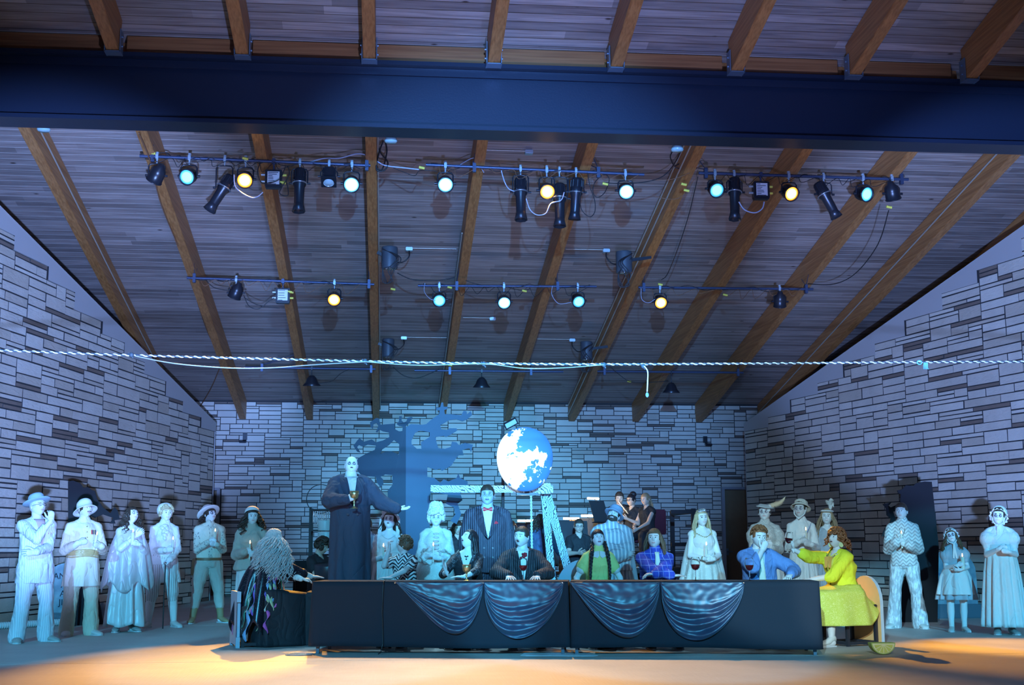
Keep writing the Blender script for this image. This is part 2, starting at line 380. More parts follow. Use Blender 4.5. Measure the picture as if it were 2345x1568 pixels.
def ashlar(L, top, seed, cw=.12, ch=.072, holes=()):
    """irregular coursed stone: returns rectangles (u0, v0, u1, v1, kind)"""
    rnd = random.Random(seed); nx = int(L/cw); nz = int(max(top(u*cw) for u in range(nx+1))/ch)+1
    occ = [[False]*nx for _ in range(nz)]; out = []
    for j in range(nz):
        for i in range(nx):
            if not (j+1)*ch <= top((i+.5)*cw)+1e-6: occ[j][i] = True
            for (a, b2, c2, d2) in holes:
                if a < (i+.5)*cw < c2 and b2 < (j+.5)*ch < d2: occ[j][i] = True
    for j in range(nz):
        i = 0
        while i < nx:
            if occ[j][i]: i += 1; continue
            r = rnd.random()
            if r < .30: w, hh = rnd.randint(5, 9), 1
            elif r < .88: w, hh = rnd.randint(4, 8), 2
            else: w, hh = rnd.randint(5, 7), 3
            k = 0
            while k < w and i+k < nx and not occ[j][i+k]: k += 1
            rem = k
            while rem < w+3 and i+rem < nx and not occ[j][i+rem]: rem += 1
            if rem-w in (1, 2) : w = rem
            w = min(w, rem)
            if w <= 2: hh = 1 if hh == 1 else 2
            for q in range(1, hh):
                if j+q >= nz or any(occ[j+q][i+p] for p in range(w)): hh = q; break
            for q in range(hh):
                for p in range(w): occ[j+q][i+p] = True
            kind = 3 if (hh == 1 and rnd.random() < .38) else rnd.choice((1, 1, 1, 2, 4, 4))
            out.append((i*cw, j*ch, (i+w)*cw, (j+hh)*ch, kind)); i += w
    return out
def stone_wall(name, p0, p1, top, smats, seed, cap=None, holes=(), split=True, thick=.3):
    """p0->p1 along the foot of the wall; stones face the left hand side of that direction seen from above"""
    p0, p1 = Vector((*p0, 0)), Vector((*p1, 0)); d = p1-p0; L = d.length; d.normalize(); nrm = Vector((d.y, -d.x, 0))
    rnd = random.Random(seed+5); mb = MB(); P = lambda u, v, w: p0+d*u+Vector((0, 0, v))+nrm*w
    g2 = .006 if split else .0045
    for (u0, v0, u1, v1, k) in (ashlar(L, top, seed, holes=holes) if split else ashlar(L, top, seed, .075, .053, holes)):
        w = .010+(rnd.random()*.010 if split else rnd.random()*.003); j = (lambda: rnd.uniform(-.004, .004)) if split else (lambda: 0)
        a = [(u0+g2, v0+g2), (u1-g2, v0+g2), (u1-g2, v1-g2), (u0+g2, v1-g2)]
        f = [P(x+j(), y+j(), w) for x, y in [(u0+g2+.004, v0+g2+.004), (u1-g2-.004, v0+g2+.004), (u1-g2-.004, v1-g2-.004), (u0+g2+.004, v1-g2-.004)]]
        bk = [P(x, y, -.002) for x, y in a]
        mb.add(bk+f, [(4, 5, 6, 7)], k)
        mb.add(bk+f, [(0, 1, 5, 4), (1, 2, 6, 5), (2, 3, 7, 6), (3, 0, 4, 7)], 0)
    # backing with the wall's real outline
    n = 60; us = [L*i/n for i in range(n+1)]
    ct = cap or top
    def outline(t2):
        return [P(u, 0, t2) for u in us]+[P(u, ct(u), t2) for u in us]
    if not holes:
        for (t2, fl2) in ((0, False), (-thick, True)):
            vs = outline(t2); fs = [(i, i+1, n+2+i, n+1+i) for i in range(n)]
            mb.add(vs, [f[::-1] for f in fs] if fl2 else fs, 0)
        vs = [P(u, ct(u), w) for u in us for w in (0.035, -thick)]
        mb.add(vs, [(2*i, 2*i+1, 2*i+3, 2*i+2)[::-1] for i in range(n)], 5)
        for u in (0, L): mb.add([P(u, 0, 0.02), P(u, 0, -thick), P(u, ct(u), -thick), P(u, ct(u), 0.02)], [(0, 1, 2, 3)], 5)
    else:
        xs = sorted(set([0, L]+[h2[0] for h2 in holes]+[h2[2] for h2 in holes]))
        for a, b2 in zip(xs, xs[1:]):
            hz = 0
            for h2 in holes:
                if h2[0] <= (a+b2)/2 <= h2[2]: hz = h2[3]
            mid = (P(a, hz, 0)+P(b2, ct(0), -thick))/2
            mb.add([P(a, hz, 0), P(b2, hz, 0), P(b2, ct(0), 0), P(a, ct(0), 0), P(a, hz, -thick), P(b2, hz, -thick), P(b2, ct(0), -thick), P(a, ct(0), -thick)],
                   [(0, 1, 2, 3), (5, 4, 7, 6), (4, 5, 1, 0), (0, 3, 7, 4), (1, 5, 6, 2), (3, 2, 6, 7)], 0)
    if cap:      # smooth rendered band above the stepped stones
        step = 96
        for i in range(step):
            u0, u1 = L*i/step, L*(i+1)/step; uc = (u0+u1)/2; tv = math.floor(top(uc)/.072)*.072
            mb.add([P(u0, tv, .03), P(u1, tv, .03), P(u1, cap(u1), .03), P(u0, cap(u0), .03)], [(0, 1, 2, 3)], 5)
            mb.add([P(u0, tv, .03), P(u1, tv, .03), P(u1, tv, 0), P(u0, tv, 0)], [(3, 2, 1, 0)], 5)
    return struct(mb.build(name, smats+[mat('render_band', (.50, .49, .50), .8, bump=.15, bscale=120)]))
# left wall runs from the front edge of the stage to the wing opening at the back
LW1 = at(481, 1300, 29.0); LWa = at(0, 1300, 19.6)
dl = Vector((LW1.x-LWa.x, LW1.y-LWa.y)).normalized(); LW0 = Vector((LWa.x, LWa.y))-dl*6.6
RW1 = at(1716, 1300, 29.0); RWa = at(2345, 1300, 19.9)
dr = Vector((RW1.x-RWa.x, RW1.y-RWa.y)).normalized(); RW0 = Vector((RWa.x, RWa.y))-dr*6.6
zL1 = at(481, 968, 29.0).z; zLa = at(0, 520, 19.6).z; zR1 = at(1716, 970, 29.0).z; zRa = at(2345, 552, 19.9).z
def side(nm, A, B, za, zb2, La, seed, flip):
    A = Vector(A[:2]) if len(A) > 2 else A; B = Vector((B.x, B.y)); L = (B-A).length; sl = (za-zb2)/(L-La)
    if not flip: capf = lambda u: zb2+(L-u)*sl
    else: capf = lambda u: zb2+u*sl
    stp = 1.08
    if not flip: topf = lambda u: capf(math.ceil((u+.02)/stp)*stp)-.16 if math.ceil((u+.02)/stp)*stp < L else capf(L)-.16
    else: topf = lambda u: max(capf(math.floor(u/stp)*stp)-.16, zb2-.16)
    a, b2 = (A, B) if not flip else (B, A)
    stone_wall(nm, a, b2, topf, ST_R, seed, cap=capf)
side('wall_left', LW0, LW1, zLa, zL1, 6.6, 11, False)
side('wall_right', RW0, RW1, zRa, zR1, 6.6, 23, True)
# back wall with two door openings
bx0, bx1 = -7.5, 12.5
dL = (at(473, 1120, YB).x-.55-bx0, 0, at(505, 1120, YB).x-bx0, at(505, 1117, YB).z)
dR = (at(1650, 1120, YB).x-bx0, 0, at(1650, 1120, YB).x-bx0+1.15, at(1650, 1115, YB).z)
stone_wall('wall_back', (bx0, YB), (bx1, YB), lambda u: 4.60, ST_S, 37, cap=None, holes=(dL, dR), split=False)
for k, (hh, swing) in enumerate(((dR, 1), (dL, -1))):
    x0, x1, zz = bx0+hh[0], bx0+hh[2], hh[3]
    t = struct(bpy.data.objects.new('door_%d' % (k+1), None)); C.objects.link(t); t.location = ((x0+x1)/2, YB, 0); w = x1-x0
    mb = MB()
    for sx in (-1, 1): mb.box((sx*(w/2-.035), .05, zz/2), (.07, .36, zz), bev=.004)
    mb.box((0, .05, zz-.03), (w-.14, .36, .06), bev=.004); mb.build('door_frame', mat('frame_grey', (.30, .30, .34), .5), t)
    mb = MB(); mb.box((0, .16, zz/2-.02), (w-.15, .05, zz-.09), bev=.004)
    mb.build('door_leaf', mat('door_tan', (.26, .17, .09), .6, var=.15), t)
    mb = MB(); mb.tube([(-w/2+.16, .10, 1.0), (-w/2+.16, .08, 1.0), (-w/2+.28, .08, 1.0)], .012, 8); mb.box((-w/2+.16, .125, 1.0), (.06, .02, .16)); mb.build('door_handle', M_steel, t)
# ------------------------------------------------------------------ figures
V3 = Vector
def remesh(mb, voxel, smooth=3, disp=0.0, dscale=.12):
    me = mb.mesh('tmp', []); o = bpy.data.objects.new('tmp', me); C.objects.link(o)
    r = o.modifiers.new('r', 'REMESH'); r.mode = 'VOXEL'; r.voxel_size = voxel; r.use_smooth_shade = True
    if smooth:
        q = o.modifiers.new('s', 'SMOOTH'); q.iterations = smooth; q.factor = .5
    if disp:
        t = bpy.data.textures.get('fold_%g' % dscale) or bpy.data.textures.new('fold_%g' % dscale, 'CLOUDS')
        t.noise_scale = dscale; t.noise_depth = 2
        d = o.modifiers.new('d', 'DISPLACE'); d.texture = t; d.strength = disp; d.texture_coords = 'LOCAL'; d.mid_level = .5
    dg = bpy.context.evaluated_depsgraph_get(); out = bpy.data.meshes.new_from_object(o.evaluated_get(dg))
    bpy.data.objects.remove(o); bpy.data.meshes.remove(me); out.materials.clear(); return out
def mesh_np(me):
    n = len(me.vertices); v = np.empty(n*3, np.float32); me.vertices.foreach_get('co', v); return v.reshape(-1, 3)
def cut_mesh(me, fn):
    """fn(x, y, z arrays of face centres) -> True where the cloth is open"""
    n = len(me.polygons); c = np.empty(n*3, np.float32); me.polygons.foreach_get('center', c); c = c.reshape(-1, 3)
    kill = fn(c[:, 0], c[:, 1], c[:, 2]); bm = bmesh.new(); bm.from_mesh(me); bm.faces.ensure_lookup_table()
    bmesh.ops.delete(bm, geom=[bm.faces[i] for i in np.nonzero(kill)[0]], context='FACES')
    bd = [v for v in bm.verts if v.is_boundary]; nb = {v: [e.other_vert(v) for e in v.link_edges if e.is_boundary] for v in bd}
    for _ in range(10):
        new = {v: (v.co+sum((q.co for q in nb[v]), V3((0, 0, 0)))/len(nb[v]))/2 for v in bd if nb[v]}
        for v, c_ in new.items(): v.co = c_
    bm.to_mesh(me); bm.free(); return me
def rcone(mb, a, b, ra, rb, flat=1.0, side=None, n=12, mi=0):
    a, b = V3(a), V3(b); d = b-a; L = d.length
    if L < 1e-6: return mb.ball(a, ra, n, mi)
    d.normalize(); x = V3(side) if side is not None else (V3((1, 0, 0)) if abs(d.x) < .9 else V3((0, 1, 0)))
    x = (x-d*x.dot(d)).normalized(); y = d.cross(x); rings = []
    for ang in (80, 50, 20): rings.append((a-d*ra*math.sin(math.radians(ang)), ra*math.cos(math.radians(ang))))
    k = max(1, int(L/.12))
    for i in range(k+1): t = i/k; rings.append((a+(b-a)*t, ra+(rb-ra)*t))
    for ang in (20, 50, 80): rings.append((b+d*rb*math.sin(math.radians(ang)), rb*math.cos(math.radians(ang))))
    return mb.loft([[p+(x*math.cos(2*PI*j/n)+y*math.sin(2*PI*j/n)*flat)*r for j in range(n)] for p, r in rings], mi)
def stack(mb, rings, n=20, mi=0, expo=1.0):
    return mb.loft([[V3(c)+V3((rx*math.cos(2*PI*j/n), ry*math.sin(2*PI*j/n), 0)) for j in range(n)] for c, rx, ry in rings], mi)
def ss(a, b, x):
    t = min(1, max(0, (x-a)/(b-a))); return t*t*(3-2*t)

SKIN = {'pale': (.62, .58, .56), 'ghost': (.80, .78, .76), 'warm': (.62, .44, .34), 'tan': (.50, .33, .25), 'grey': (.42, .44, .50)}
def head_point(th, ph, feat=True, f=0.0):
    x, y, z = math.sin(th)*math.sin(ph), -math.sin(th)*math.cos(ph), math.cos(th); u = x; v = z
    q = max(1e-6, math.sin(th))**-.20 if z > 0 else 1
    X, Y, Z = x*.335*q, y*.41*q, z*.5
    if z < 0:
        t = -z; X *= 1-.26*t*t; Y *= (1-.38*t**1.3) if y > 0 else (1-.05*t)
    if y < 0: Y = -.41*abs(y)**.82*(1 if z > 0 else 1-.03*z*z)
    if z > .1: X *= 1+.04*math.sin((z-.1)*PI)
    if feat and y < 0:
        fr = ss(0, .35, -y); au = abs(u)
        E = lambda q: math.exp(-q)
        ramp = ss(.24, -.22, v)*(1-ss(-.22, -.33, v)) if v < .24 else 0
        d = .095*E((u/.115)**2)*ramp + .030*E(((au-.13)/.07)**2+((v+.25)/.07)**2)
        d += -.045*E(((au-.38)/.17)**2+((v-.02)/.13)**2)+.022*E(((au-.36)/.24)**2+((v-.22)/.07)**2)
        d += .028*E((u/.25)**2+((v+.47)/.085)**2)-.020*E((u/.28)**2+((v+.46)/.022)**2)
        d += .018*E(((au-.5)/.2)**2+((v+.15)/.18)**2)+.035*E((u/.24)**2+((v+.84)/.14)**2)-.012*E((u/.3)**2+((v+.66)/.06)**2)
        Y -= d*fr
        if f: Y -= .03*f*ss(-.5, -1, v)*fr
    return V3((X, Y, Z)), u, v, y
def build_head(mb, M, s, face='live', beard=False, mouth='closed', gaze=(0, 0), fat=0.0, brow=1, nx=60, nz=60):
    """material slots: 0 skin 1 make-up round the eyes 2 lips 3 brows and beard 4 eye white 5 iris 6 mouth"""
    P = []; UV = []
    for i in range(nz+1):
        th = PI*(.004+.992*i/nz)
        for j in range(nx):
            t = -1+2*j/nx; ph = PI*math.copysign(abs(t)**1.5, t); p, u, v, y = head_point(th, ph); q = 1+fat*ss(.2, -.7, v); P.append(M @ (V3((p.x*q, p.y*(1+fat*.4*ss(.1, -.6, v)), p.z))*s)); UV.append((u, v, y))
    for i in range(nz):
        for j in range(nx):
            k = (j+1) % nx; idx = (i*nx+j, (i+1)*nx+j, (i+1)*nx+k, i*nx+k)
            u = sum(UV[q][0] for q in idx[:3:2])/2; v = sum(UV[q][1] for q in idx[:3:2])/2; y = UV[idx[0]][2]; au = abs(u); mi = 0
            if j in (0, nx-1): au = 9
            if y < -.1:
                if face == 'dark' and ((au-.38)/.25)**2+((v-.0)/.19)**2 < 1: mi = 1
                if face == 'live' and ((au-.38)/.19)**2+((v-.03)/.10)**2 < 1: mi = 1
                if brow and .16 < au < .60 and abs(v-.25+.10*abs(au-.38)) < .032*brow: mi = 3
                if beard and v < -.28 and au < .86 and not (abs(v+.46) < .10 and au < .27): mi = 3
                if beard and abs(v+.34) < .045 and au < .3: mi = 3
                if abs(v+.47) < .085*(1-(u/.34)**2) and au < .30: mi = 2
                if mouth == 'open' and abs(v+.49) < .07*(1-(u/.22)**2) and au < .17: mi = 6
                if mouth == 'smile' and abs(v+.46-.9*u*u) < .022 and au < .22: mi = 4
            mb.add([P[q] for q in idx], [(0, 1, 2, 3)], mi, True)
    # eyes with iris turned to the gaze
    gx, gy = gaze
    for sx in (-1, 1):
        c = V3((sx*.128, -.338, .012)); r = .056
        g = V3((gx, -1, gy)).normalized()
        q = Matrix.Identity(3); zax = g; xa = V3((0, 0, 1)).cross(zax).normalized(); ya = zax.cross(xa); R = Matrix((xa, ya, zax)).transposed()
        for mi, lo, hi in ((4, .62, 1.7), (5, .0, .62)):
            rings = [[M @ ((c+R @ V3((math.sin(a)*math.cos(2*PI*j/12), math.sin(a)*math.sin(2*PI*j/12)*.82, math.cos(a)))*r*(1.01 if mi == 5 else 1))*s) for j in range(12)] for a in [lo+(hi-lo)*k/4 for k in range(5)]]
            mb.loft(rings, mi, caps=(mi == 5))
        # ear
        e = V3((sx*.335, .02, -.03)); rr = []
        for a, w in ((-1, .3), (-.6, .85), (0, 1), (.6, 1), (1, .4)):
            rr.append([M @ ((e+V3((sx*.028*math.cos(t)*w+sx*.01, .06*math.sin(t)*w+.02, a*.11)))*s) for t in [2*PI*j/8 for j in range(8)]])
        mb.loft(rr, 0)
def weld(me):
    bm = bmesh.new(); bm.from_mesh(me); bmesh.ops.remove_doubles(bm, verts=bm.verts, dist=.0002); bm.to_mesh(me); bm.free()

def hand(mb, W, d, nrm, L, side, pose='relax', mi=0):
    """W wrist, d along the palm, nrm the way the palm faces, side +1 when the thumb lies along d x nrm"""
    d = V3(d).normalized(); nrm = V3(nrm); nrm = (nrm-d*nrm.dot(d)).normalized(); s = d.cross(nrm)*side
    K = W+d*L*.50
    rcone(mb, W-d*.02, W+d*L*.16, L*.15, L*.19, .62, s, 12, mi); rcone(mb, W+d*L*.14, K-d*L*.06, L*.20, L*.215, .42, s, 12, mi)
    cur = {'relax': (.30, .45, .35), 'grip': (1.15, 1.25, .7), 'flat': (.06, .10, .08), 'open': (.05, .18, .2), 'cup': (.55, .7, .5), 'fist': (1.35, 1.45, 1.0)}[pose]
    for i, (o, l, sp) in enumerate(((.165, .44, .10), (.055, .49, .02), (-.055, .45, -.06), (-.160, .36, -.15))):
        if pose in ('flat', 'open'): sp *= 1.7
        p = K+s*L*o-d*L*.05; dd = (d+s*sp).normalized(); ax = dd.cross(nrm).normalized(); a = 0; r = L*.052*(1 if i < 3 else .88)
        pts = [p]; rad = [r*1.08]
        for k, fl in enumerate((.46, .31, .23)):
            a += cur[k]*(1+.05*i); q = Matrix.Rotation(a, 3, ax) @ dd; q = q if q.dot(nrm) >= -1.1 else q
            p = p+q*L*l*fl; pts.append(p); rad.append(r*(1-.11*(k+1)))
        tip = pts[-1]+(pts[-1]-pts[-2]).normalized()*r*.6
        mb.tube(pts+[tip], rad+[r*.35], 8, mi)
    # thumb leaves the side of the palm near its base
    t0 = W+d*L*.16+s*L*.15; k = {'grip': (.9, .6), 'fist': (.9, .7), 'cup': (.6, .3), 'flat': (0, 0), 'open': (-.1, 0)}.get(pose, (.3, .15))
    d1 = (d*.75+s*(.75 if pose != 'grip' else .45)+nrm*(.25+k[0]*.5)).normalized(); d2 = (d*.95+s*(.35 if pose not in ('grip', 'fist') else -.2)+nrm*(.15+k[1]*.8)).normalized()
    mb.tube([t0, t0+d1*L*.22, t0+d1*L*.22+d2*L*.17, t0+d1*L*.22+d2*L*.30, t0+d1*L*.22+d2*L*.32], [L*.085, L*.068, L*.058, L*.045, L*.02], 8, mi)

class Fig:
    def __init__(s, label, pos, H, yaw=0.0, sex='f', seat=None, lean=(0, 0), head=(0, 0, 0), w=1.0, bust=None,
                 L=None, R=None, skin='ghost', group=None, stance=.10, feet=None, toe=12, detail=1, twist=0, name='person', **hk):
        s.H = H; s.w = w; s.sex = sex; s.seat = seat; s.lean = lean; s.skin = skin
        s.root = thing(name, label, 'person', pos, math.radians(yaw), group)
        s.M = Matrix.Translation(V3(pos)) @ Matrix.Rotation(math.radians(yaw), 4, 'Z')
        k = H; m = sex == 'm'
        s.dz = 0 if seat is None else (seat+.10-.52*k)
        s.hipz = .52*k+s.dz; s.topz = .845*k+s.dz
        s.hw = (.093 if m else .078)*k*(.5+.5*w)
        s.prof = ([(.47, .088, .066), (.52, .096, .072), (.60, .086, .064), (.66, .088, .066), (.73, .098, .072), (.785, .092, .060), (.82, .058, .046), (.842, .034, .036)] if m else
                  [(.47, .094, .070), (.52, .100, .074), (.57, .090, .066), (.63, .074, .056), (.68, .078, .060), (.73, .086, .076 if bust is None else bust), (.785, .076, .054), (.82, .048, .042), (.842, .029, .032)])
        s.prof = [(z, a*(w if z < .80 else (1+w)/2), b*(w if z < .80 else (1+w)/2)) for z, a, b in s.prof]
        s.sh = {q: s.sp(.790)+V3((q*s.hw, 0, 0)) for q in (-1, 1)}
        if twist:
            Rz = Matrix.Rotation(math.radians(twist), 3, 'Z'); c = s.sp(.790)
            for q in s.sh: s.sh[q] = c+Rz @ (s.sh[q]-c)
        s.arm = {}
        for q, A in ((-1, L), (1, R)):
            A = A or {}
            W_ = V3([c*k for c in A['to']]) if 'to' in A else s.sh[q]+V3((q*.05*k, -.03*k, -.34*k)); 
            if 'to' in A: W_.z += s.dz
            a, b = .175*k, .150*k; D = W_-s.sh[q]; dist = min(D.length, (a+b)*.985); W_ = s.sh[q]+D.normalized()*dist
            h = (a*a-b*b+dist*dist)/(2*dist); r = math.sqrt(max(1e-6, a*a-h*h)); hint = V3(A.get('hint', (q*.7, .35, -.9)))
            dn = D.normalized(); hh = (hint-dn*hint.dot(dn)).normalized(); E_ = s.sh[q]+dn*h+hh*r
            s.arm[q] = dict(E=E_, W=W_, d=V3(A['d']) if 'd' in A else (W_-E_).normalized(), n=V3(A.get('n', (-q, 0, 0) if 'to' not in A else (-q*.8, .4, .3))), pose=A.get('pose', 'relax'))
        # legs
        s.leg = {}
        for q in (-1, 1):
            hp = V3((q*.052*k, 0, s.hipz-.02*k))
            if seat is None:
                fx, fy = (feet[q] if feet else (q*stance*k*.6, 0)); an = V3((fx, fy+.01, .045*k)); kn = (hp+an)/2+V3((q*.006*k, -.015*k, .0)); ftd = Matrix.Rotation(math.radians(q*toe), 3, 'Z') @ V3((0, -1, 0))
            else:
                kn = hp+V3((q*.04*k, -.235*k, .0)); an = V3((kn.x, kn.y+.02, .045*k)); ftd = V3((0, -1, 0))
            s.leg[q] = (hp, kn, an, ftd)
        # head frame
        yh, ph, rh = [math.radians(a) for a in head]
        nb = s.sp(.842); Rm = Matrix.Rotation(yh, 3, 'Z') @ Matrix.Rotation(rh, 3, 'Y') @ Matrix.Rotation(-ph, 3, 'X')
        s.hs = (.137 if H > 1.5 else .132*(1.75/H)**.35)*H; s.hc = nb+V3((0, 0, .006*k))+Rm @ V3((0, -.014*k, .5*s.hs+.008*k)); s.Rm = Rm
        s.HM = Matrix.Translation(s.hc) @ Rm.to_4x4()
        s.body(detail, **hk)
    def sp(s, z):
        """point on the spine at z (fraction of height)"""
        t = max(0, (z-.52)/.32); return V3((s.lean[0]*t**1.3, s.lean[1]*t**1.3, z*s.H+s.dz))
    def world(s, p): return s.M @ V3(p)
    def body(s, detail, **hk):
        k = s.H; w = s.w; mb = MB(); wl = (1+w)/2
        stack(mb, [(s.sp(z), a*k, b*k) for z, a, b in s.prof])
        for q in (-1, 1): rcone(mb, s.sp(.838), s.sh[q]+V3((0, 0, .006*k)), .026*k, .028*k)
        nb = s.sp(.825); rcone(mb, nb, s.hc+s.Rm @ V3((0, .03*k*.5, -.26*s.hs)), .034*k*wl if s.sex == 'm' else .028*k*wl, .033*k*wl if s.sex == 'm' else .026*k*wl)
        for q in (-1, 1):
            A = s.arm[q]; f = (1.0 if s.sex == 'm' else .88)*wl
            rcone(mb, s.sp(.78)+V3((q*.04*k, 0, 0)), s.sh[q], .036*k*f, .034*k*f); rcone(mb, s.sh[q], A['E'], .032*k*f, .025*k*f); rcone(mb, A['E'], A['W'], .027*k*f, .0165*k)
            hp, kn, an, fd = s.leg[q]
            rcone(mb, hp, kn, .058*k*w, .036*k*wl); rcone(mb, kn, kn+(an-kn)*.35+V3((0, .008*k, 0)), .034*k*wl, .036*k*wl); rcone(mb, kn+(an-kn)*.35+V3((0, .008*k, 0)), an, .036*k*wl, .021*k)
            rcone(mb, an+V3((0, 0, -.018*k))+fd*-.01*k, an+fd*.095*k+V3((0, 0, -.029*k)), .024*k, .015*k)
        me = remesh(mb, .0105*(k/1.7)**.5, 3); co = mesh_np(me); m2 = MB(); m2.v = [tuple(v) for v in co.tolist()]
        m2.f = [tuple(p.vertices) for p in me.polygons]; m2.mi = [0]*len(m2.f); m2.smooth = [True]*len(m2.f); bpy.data.meshes.remove(me)
        hm = MB(); build_head(hm, s.HM, s.hs, **{a: b for a, b in hk.items() if a in ('face', 'beard', 'mouth', 'gaze', 'fat', 'brow')})
        hme = hm.mesh('h', []); weld(hme); hv = mesh_np(hme); off = len(m2.v); m2.v += [tuple(v) for v in hv.tolist()]
        for p in hme.polygons: m2.f.append(tuple(i+off for i in p.vertices)); m2.mi.append(p.material_index); m2.smooth.append(True)
        bpy.data.meshes.remove(hme)
        for q in (-1, 1):
            A = s.arm[q]; hand(m2, A['W'], A['d'], A['n'], .108*k*(1.0 if s.sex == 'm' else .93), -q if 'thumb' not in A else A['thumb'], A['pose'])
        c = SKIN[s.skin]; mk = hk.get('makeup', (.10, .09, .11)) if hk.get('face') == 'dark' else [x*.72 for x in c]
        lip = hk.get('lip', (c[0]*.85, c[1]*.55, c[2]*.55)); br = hk.get('browcol', (.06, .04, .03))
        tagn = '%s_%s_%s' % (s.skin, lip, br)
        mats = [mat('skin_'+s.skin, c, .55, bump=.12, bscale=180), mat('shadow_%s' % (tuple(round(x, 2) for x in mk),), tuple(mk), .6), mat('lip_%s' % (tuple(round(x, 2) for x in lip),), lip, .4),
                mat('brow_%s' % (br,), br, .8), mat('eye_white', (.82, .82, .82), .25), mat('iris', (.015, .012, .01), .2), mat('mouth', (.05, .015, .015), .5)]
        s.bodyo = m2.build('body', mats, s.root)
    # ---------------- clothes
    def cloth(s, name, mb, M, voxel=.012, smooth=2, disp=.008, dscale=.11, cut=None, label=None, parent=None):
        me = remesh(mb, voxel, smooth, disp*1.7, dscale)
        if cut: me = cut_mesh(me, cut)
        me.name = name; me.materials.append(M); o = bpy.data.objects.new(name, me); C.objects.link(o); o.parent = parent or s.root
        if label: o['label'] = label
        return o
    def top(s, name, M, ease=.012, z0=.50, z1=.822, sleeve='long', sr=None, flare=0.0, cut=None, collar=True, voxel=.012, disp=.010, puff=.055, label=None, wrist=None, open_front=None, bell=0.0, vneck=None):
        """shirt, jacket or bodice: trunk plus sleeves grown as one surface"""
        k = s.H; mb = MB(); e = ease; rings = []
        zs = [z0+(z1-z0)*i/20 for i in range(21)]
        P = s.prof
        def rad(z):
            for (za, a, b), (zb_, c, d) in zip(P, P[1:]):
                if za <= z <= zb_: t = (z-za)/(zb_-za); return a+(c-a)*t, b+(d-b)*t
            return P[0][1:] if z < P[0][0] else P[-1][1:]
        lo = max(rad(z)[0] for z in (.60, .66, .72))
        for z in zs:
            a, b = rad(z); f = flare*ss(.62, z0, z)
            if s.sex == 'm' and ease > .015: a = max(a, lo*.97 if z < .78 else a)
            rings.append((s.sp(z), a*k+e+f, b*k+e+f*.7))
        stack(mb, rings)
        f = (1.0 if s.sex == 'm' else .88)*(1+s.w)/2
        for q in (-1, 1):
            A = s.arm[q]; r0, r1, r2 = .033*k*f+e*.9, .027*k*f+e*.85, .018*k+e*.75
            if sr: r1, r2 = r1*sr, r2*sr
            if z1 > .8: rcone(mb, s.sp(.832)+V3((q*.015*k, 0, 0)), s.sh[q], .020*k*f+e, r0)
            if sleeve == 'none': continue
            if sleeve == 'cap': rcone(mb, s.sh[q], s.sh[q]+(A['E']-s.sh[q])*.2, r0*1.1, r0*1.15); continue
            if sleeve == 'short': rcone(mb, s.sh[q], s.sh[q]+(A['E']-s.sh[q])*.50, r0, r0*1.05); continue
            if sleeve == 'puff': c = s.sh[q]+(A['E']-s.sh[q])*.28; mb.ball(c, puff*k, 12, sc=(1, 1, 1.05)); rcone(mb, c, s.sh[q]+(A['E']-s.sh[q])*.62, puff*k*.8, r0*.95); continue
            if sleeve == 'balloon': mb.ball(s.sh[q]+(A['E']-s.sh[q])*.35, puff*k, 12, sc=(1, 1, 1.25))
            rcone(mb, s.sh[q], A['E'], r0, r1)
            if sleeve == 'elbow': rcone(mb, A['E'], A['E']+(A['W']-A['E'])*.15, r1, r1*1.05); continue
            if sleeve == '34': rcone(mb, A['E'], A['E']+(A['W']-A['E'])*.45, r1, r1*.9); continue
            end = A['W']-(A['W']-A['E']).normalized()*.005; rcone(mb, A['E'], end, r1, r2+bell)
        if collar: rcone(mb, s.sp(.815), s.sp(.842)+V3((0, -.004, .012*k)), .040*k+e, .034*k+e*.7)
        s.rad = rad
        if vneck:
            dpt, wid = vneck; zt_, zb_ = s.topz+.02*k, s.topz-dpt*k
            pc = s.sp(.80); old = cut
            def vn(x, y, z):
                t = np.clip((z-zb_)/(zt_-zb_), 0, 1); c0 = (np.abs(x-pc.x) < wid*k*t+.002) & (y < pc.y+.02-.0*y) & (z > zb_)
                return c0 if old is None else (c0 | old(x, y, z))
            cut = vn
        return s.cloth(name, mb, M, voxel, 2, disp, .10, cut, label)
    def lapels(s, M, zb=.60, wid=.045, e=.028, name='lapel'):
        """folded lapels lying on the chest from the neck down to the closing button"""
        k = s.H; mb = MB()
        for q in (-1, 1):
            pts = []
            for i in range(9):
                t = i/8; z = .832-(.832-zb)*t; c = s.sp(z); a, b = s.rad(z); xi = q*(.034*k*(1-t)+.004)
                wd = wid*k*math.sin(PI*min(1, .25+t*.75))**.7*(1 if t < .96 else .3)
                def sf(x): return -(b*k+e)*math.sqrt(max(.1, 1-(x/(a*k+e))**2))-.006
                pts.append((V3((c.x+xi, c.y+sf(xi), z*k+s.dz)), V3((c.x+xi+q*wd, c.y+sf(xi+q*wd)-.004, z*k+s.dz+.012*k)), ))
            vs = [p for pr in pts for p in pr]; vs2 = [p+V3((0, .008, 0)) for p in vs]; n = len(vs)
            fs = [(2*i, 2*i+2, 2*i+3, 2*i+1) if q < 0 else (2*i, 2*i+1, 2*i+3, 2*i+2) for i in range(8)]
            mb.add(vs+vs2, fs+[tuple(j+n for j in f)[::-1] for f in fs]+[(0, 1, n+1, n)]+[(2*i, 2*i+2, n+2*i+2, n+2*i) for i in range(8)]+[(2*i+1, 2*i+3, n+2*i+3, n+2*i+1) for i in range(8)], 0, True)
        return mb.build(name, M, s.root)
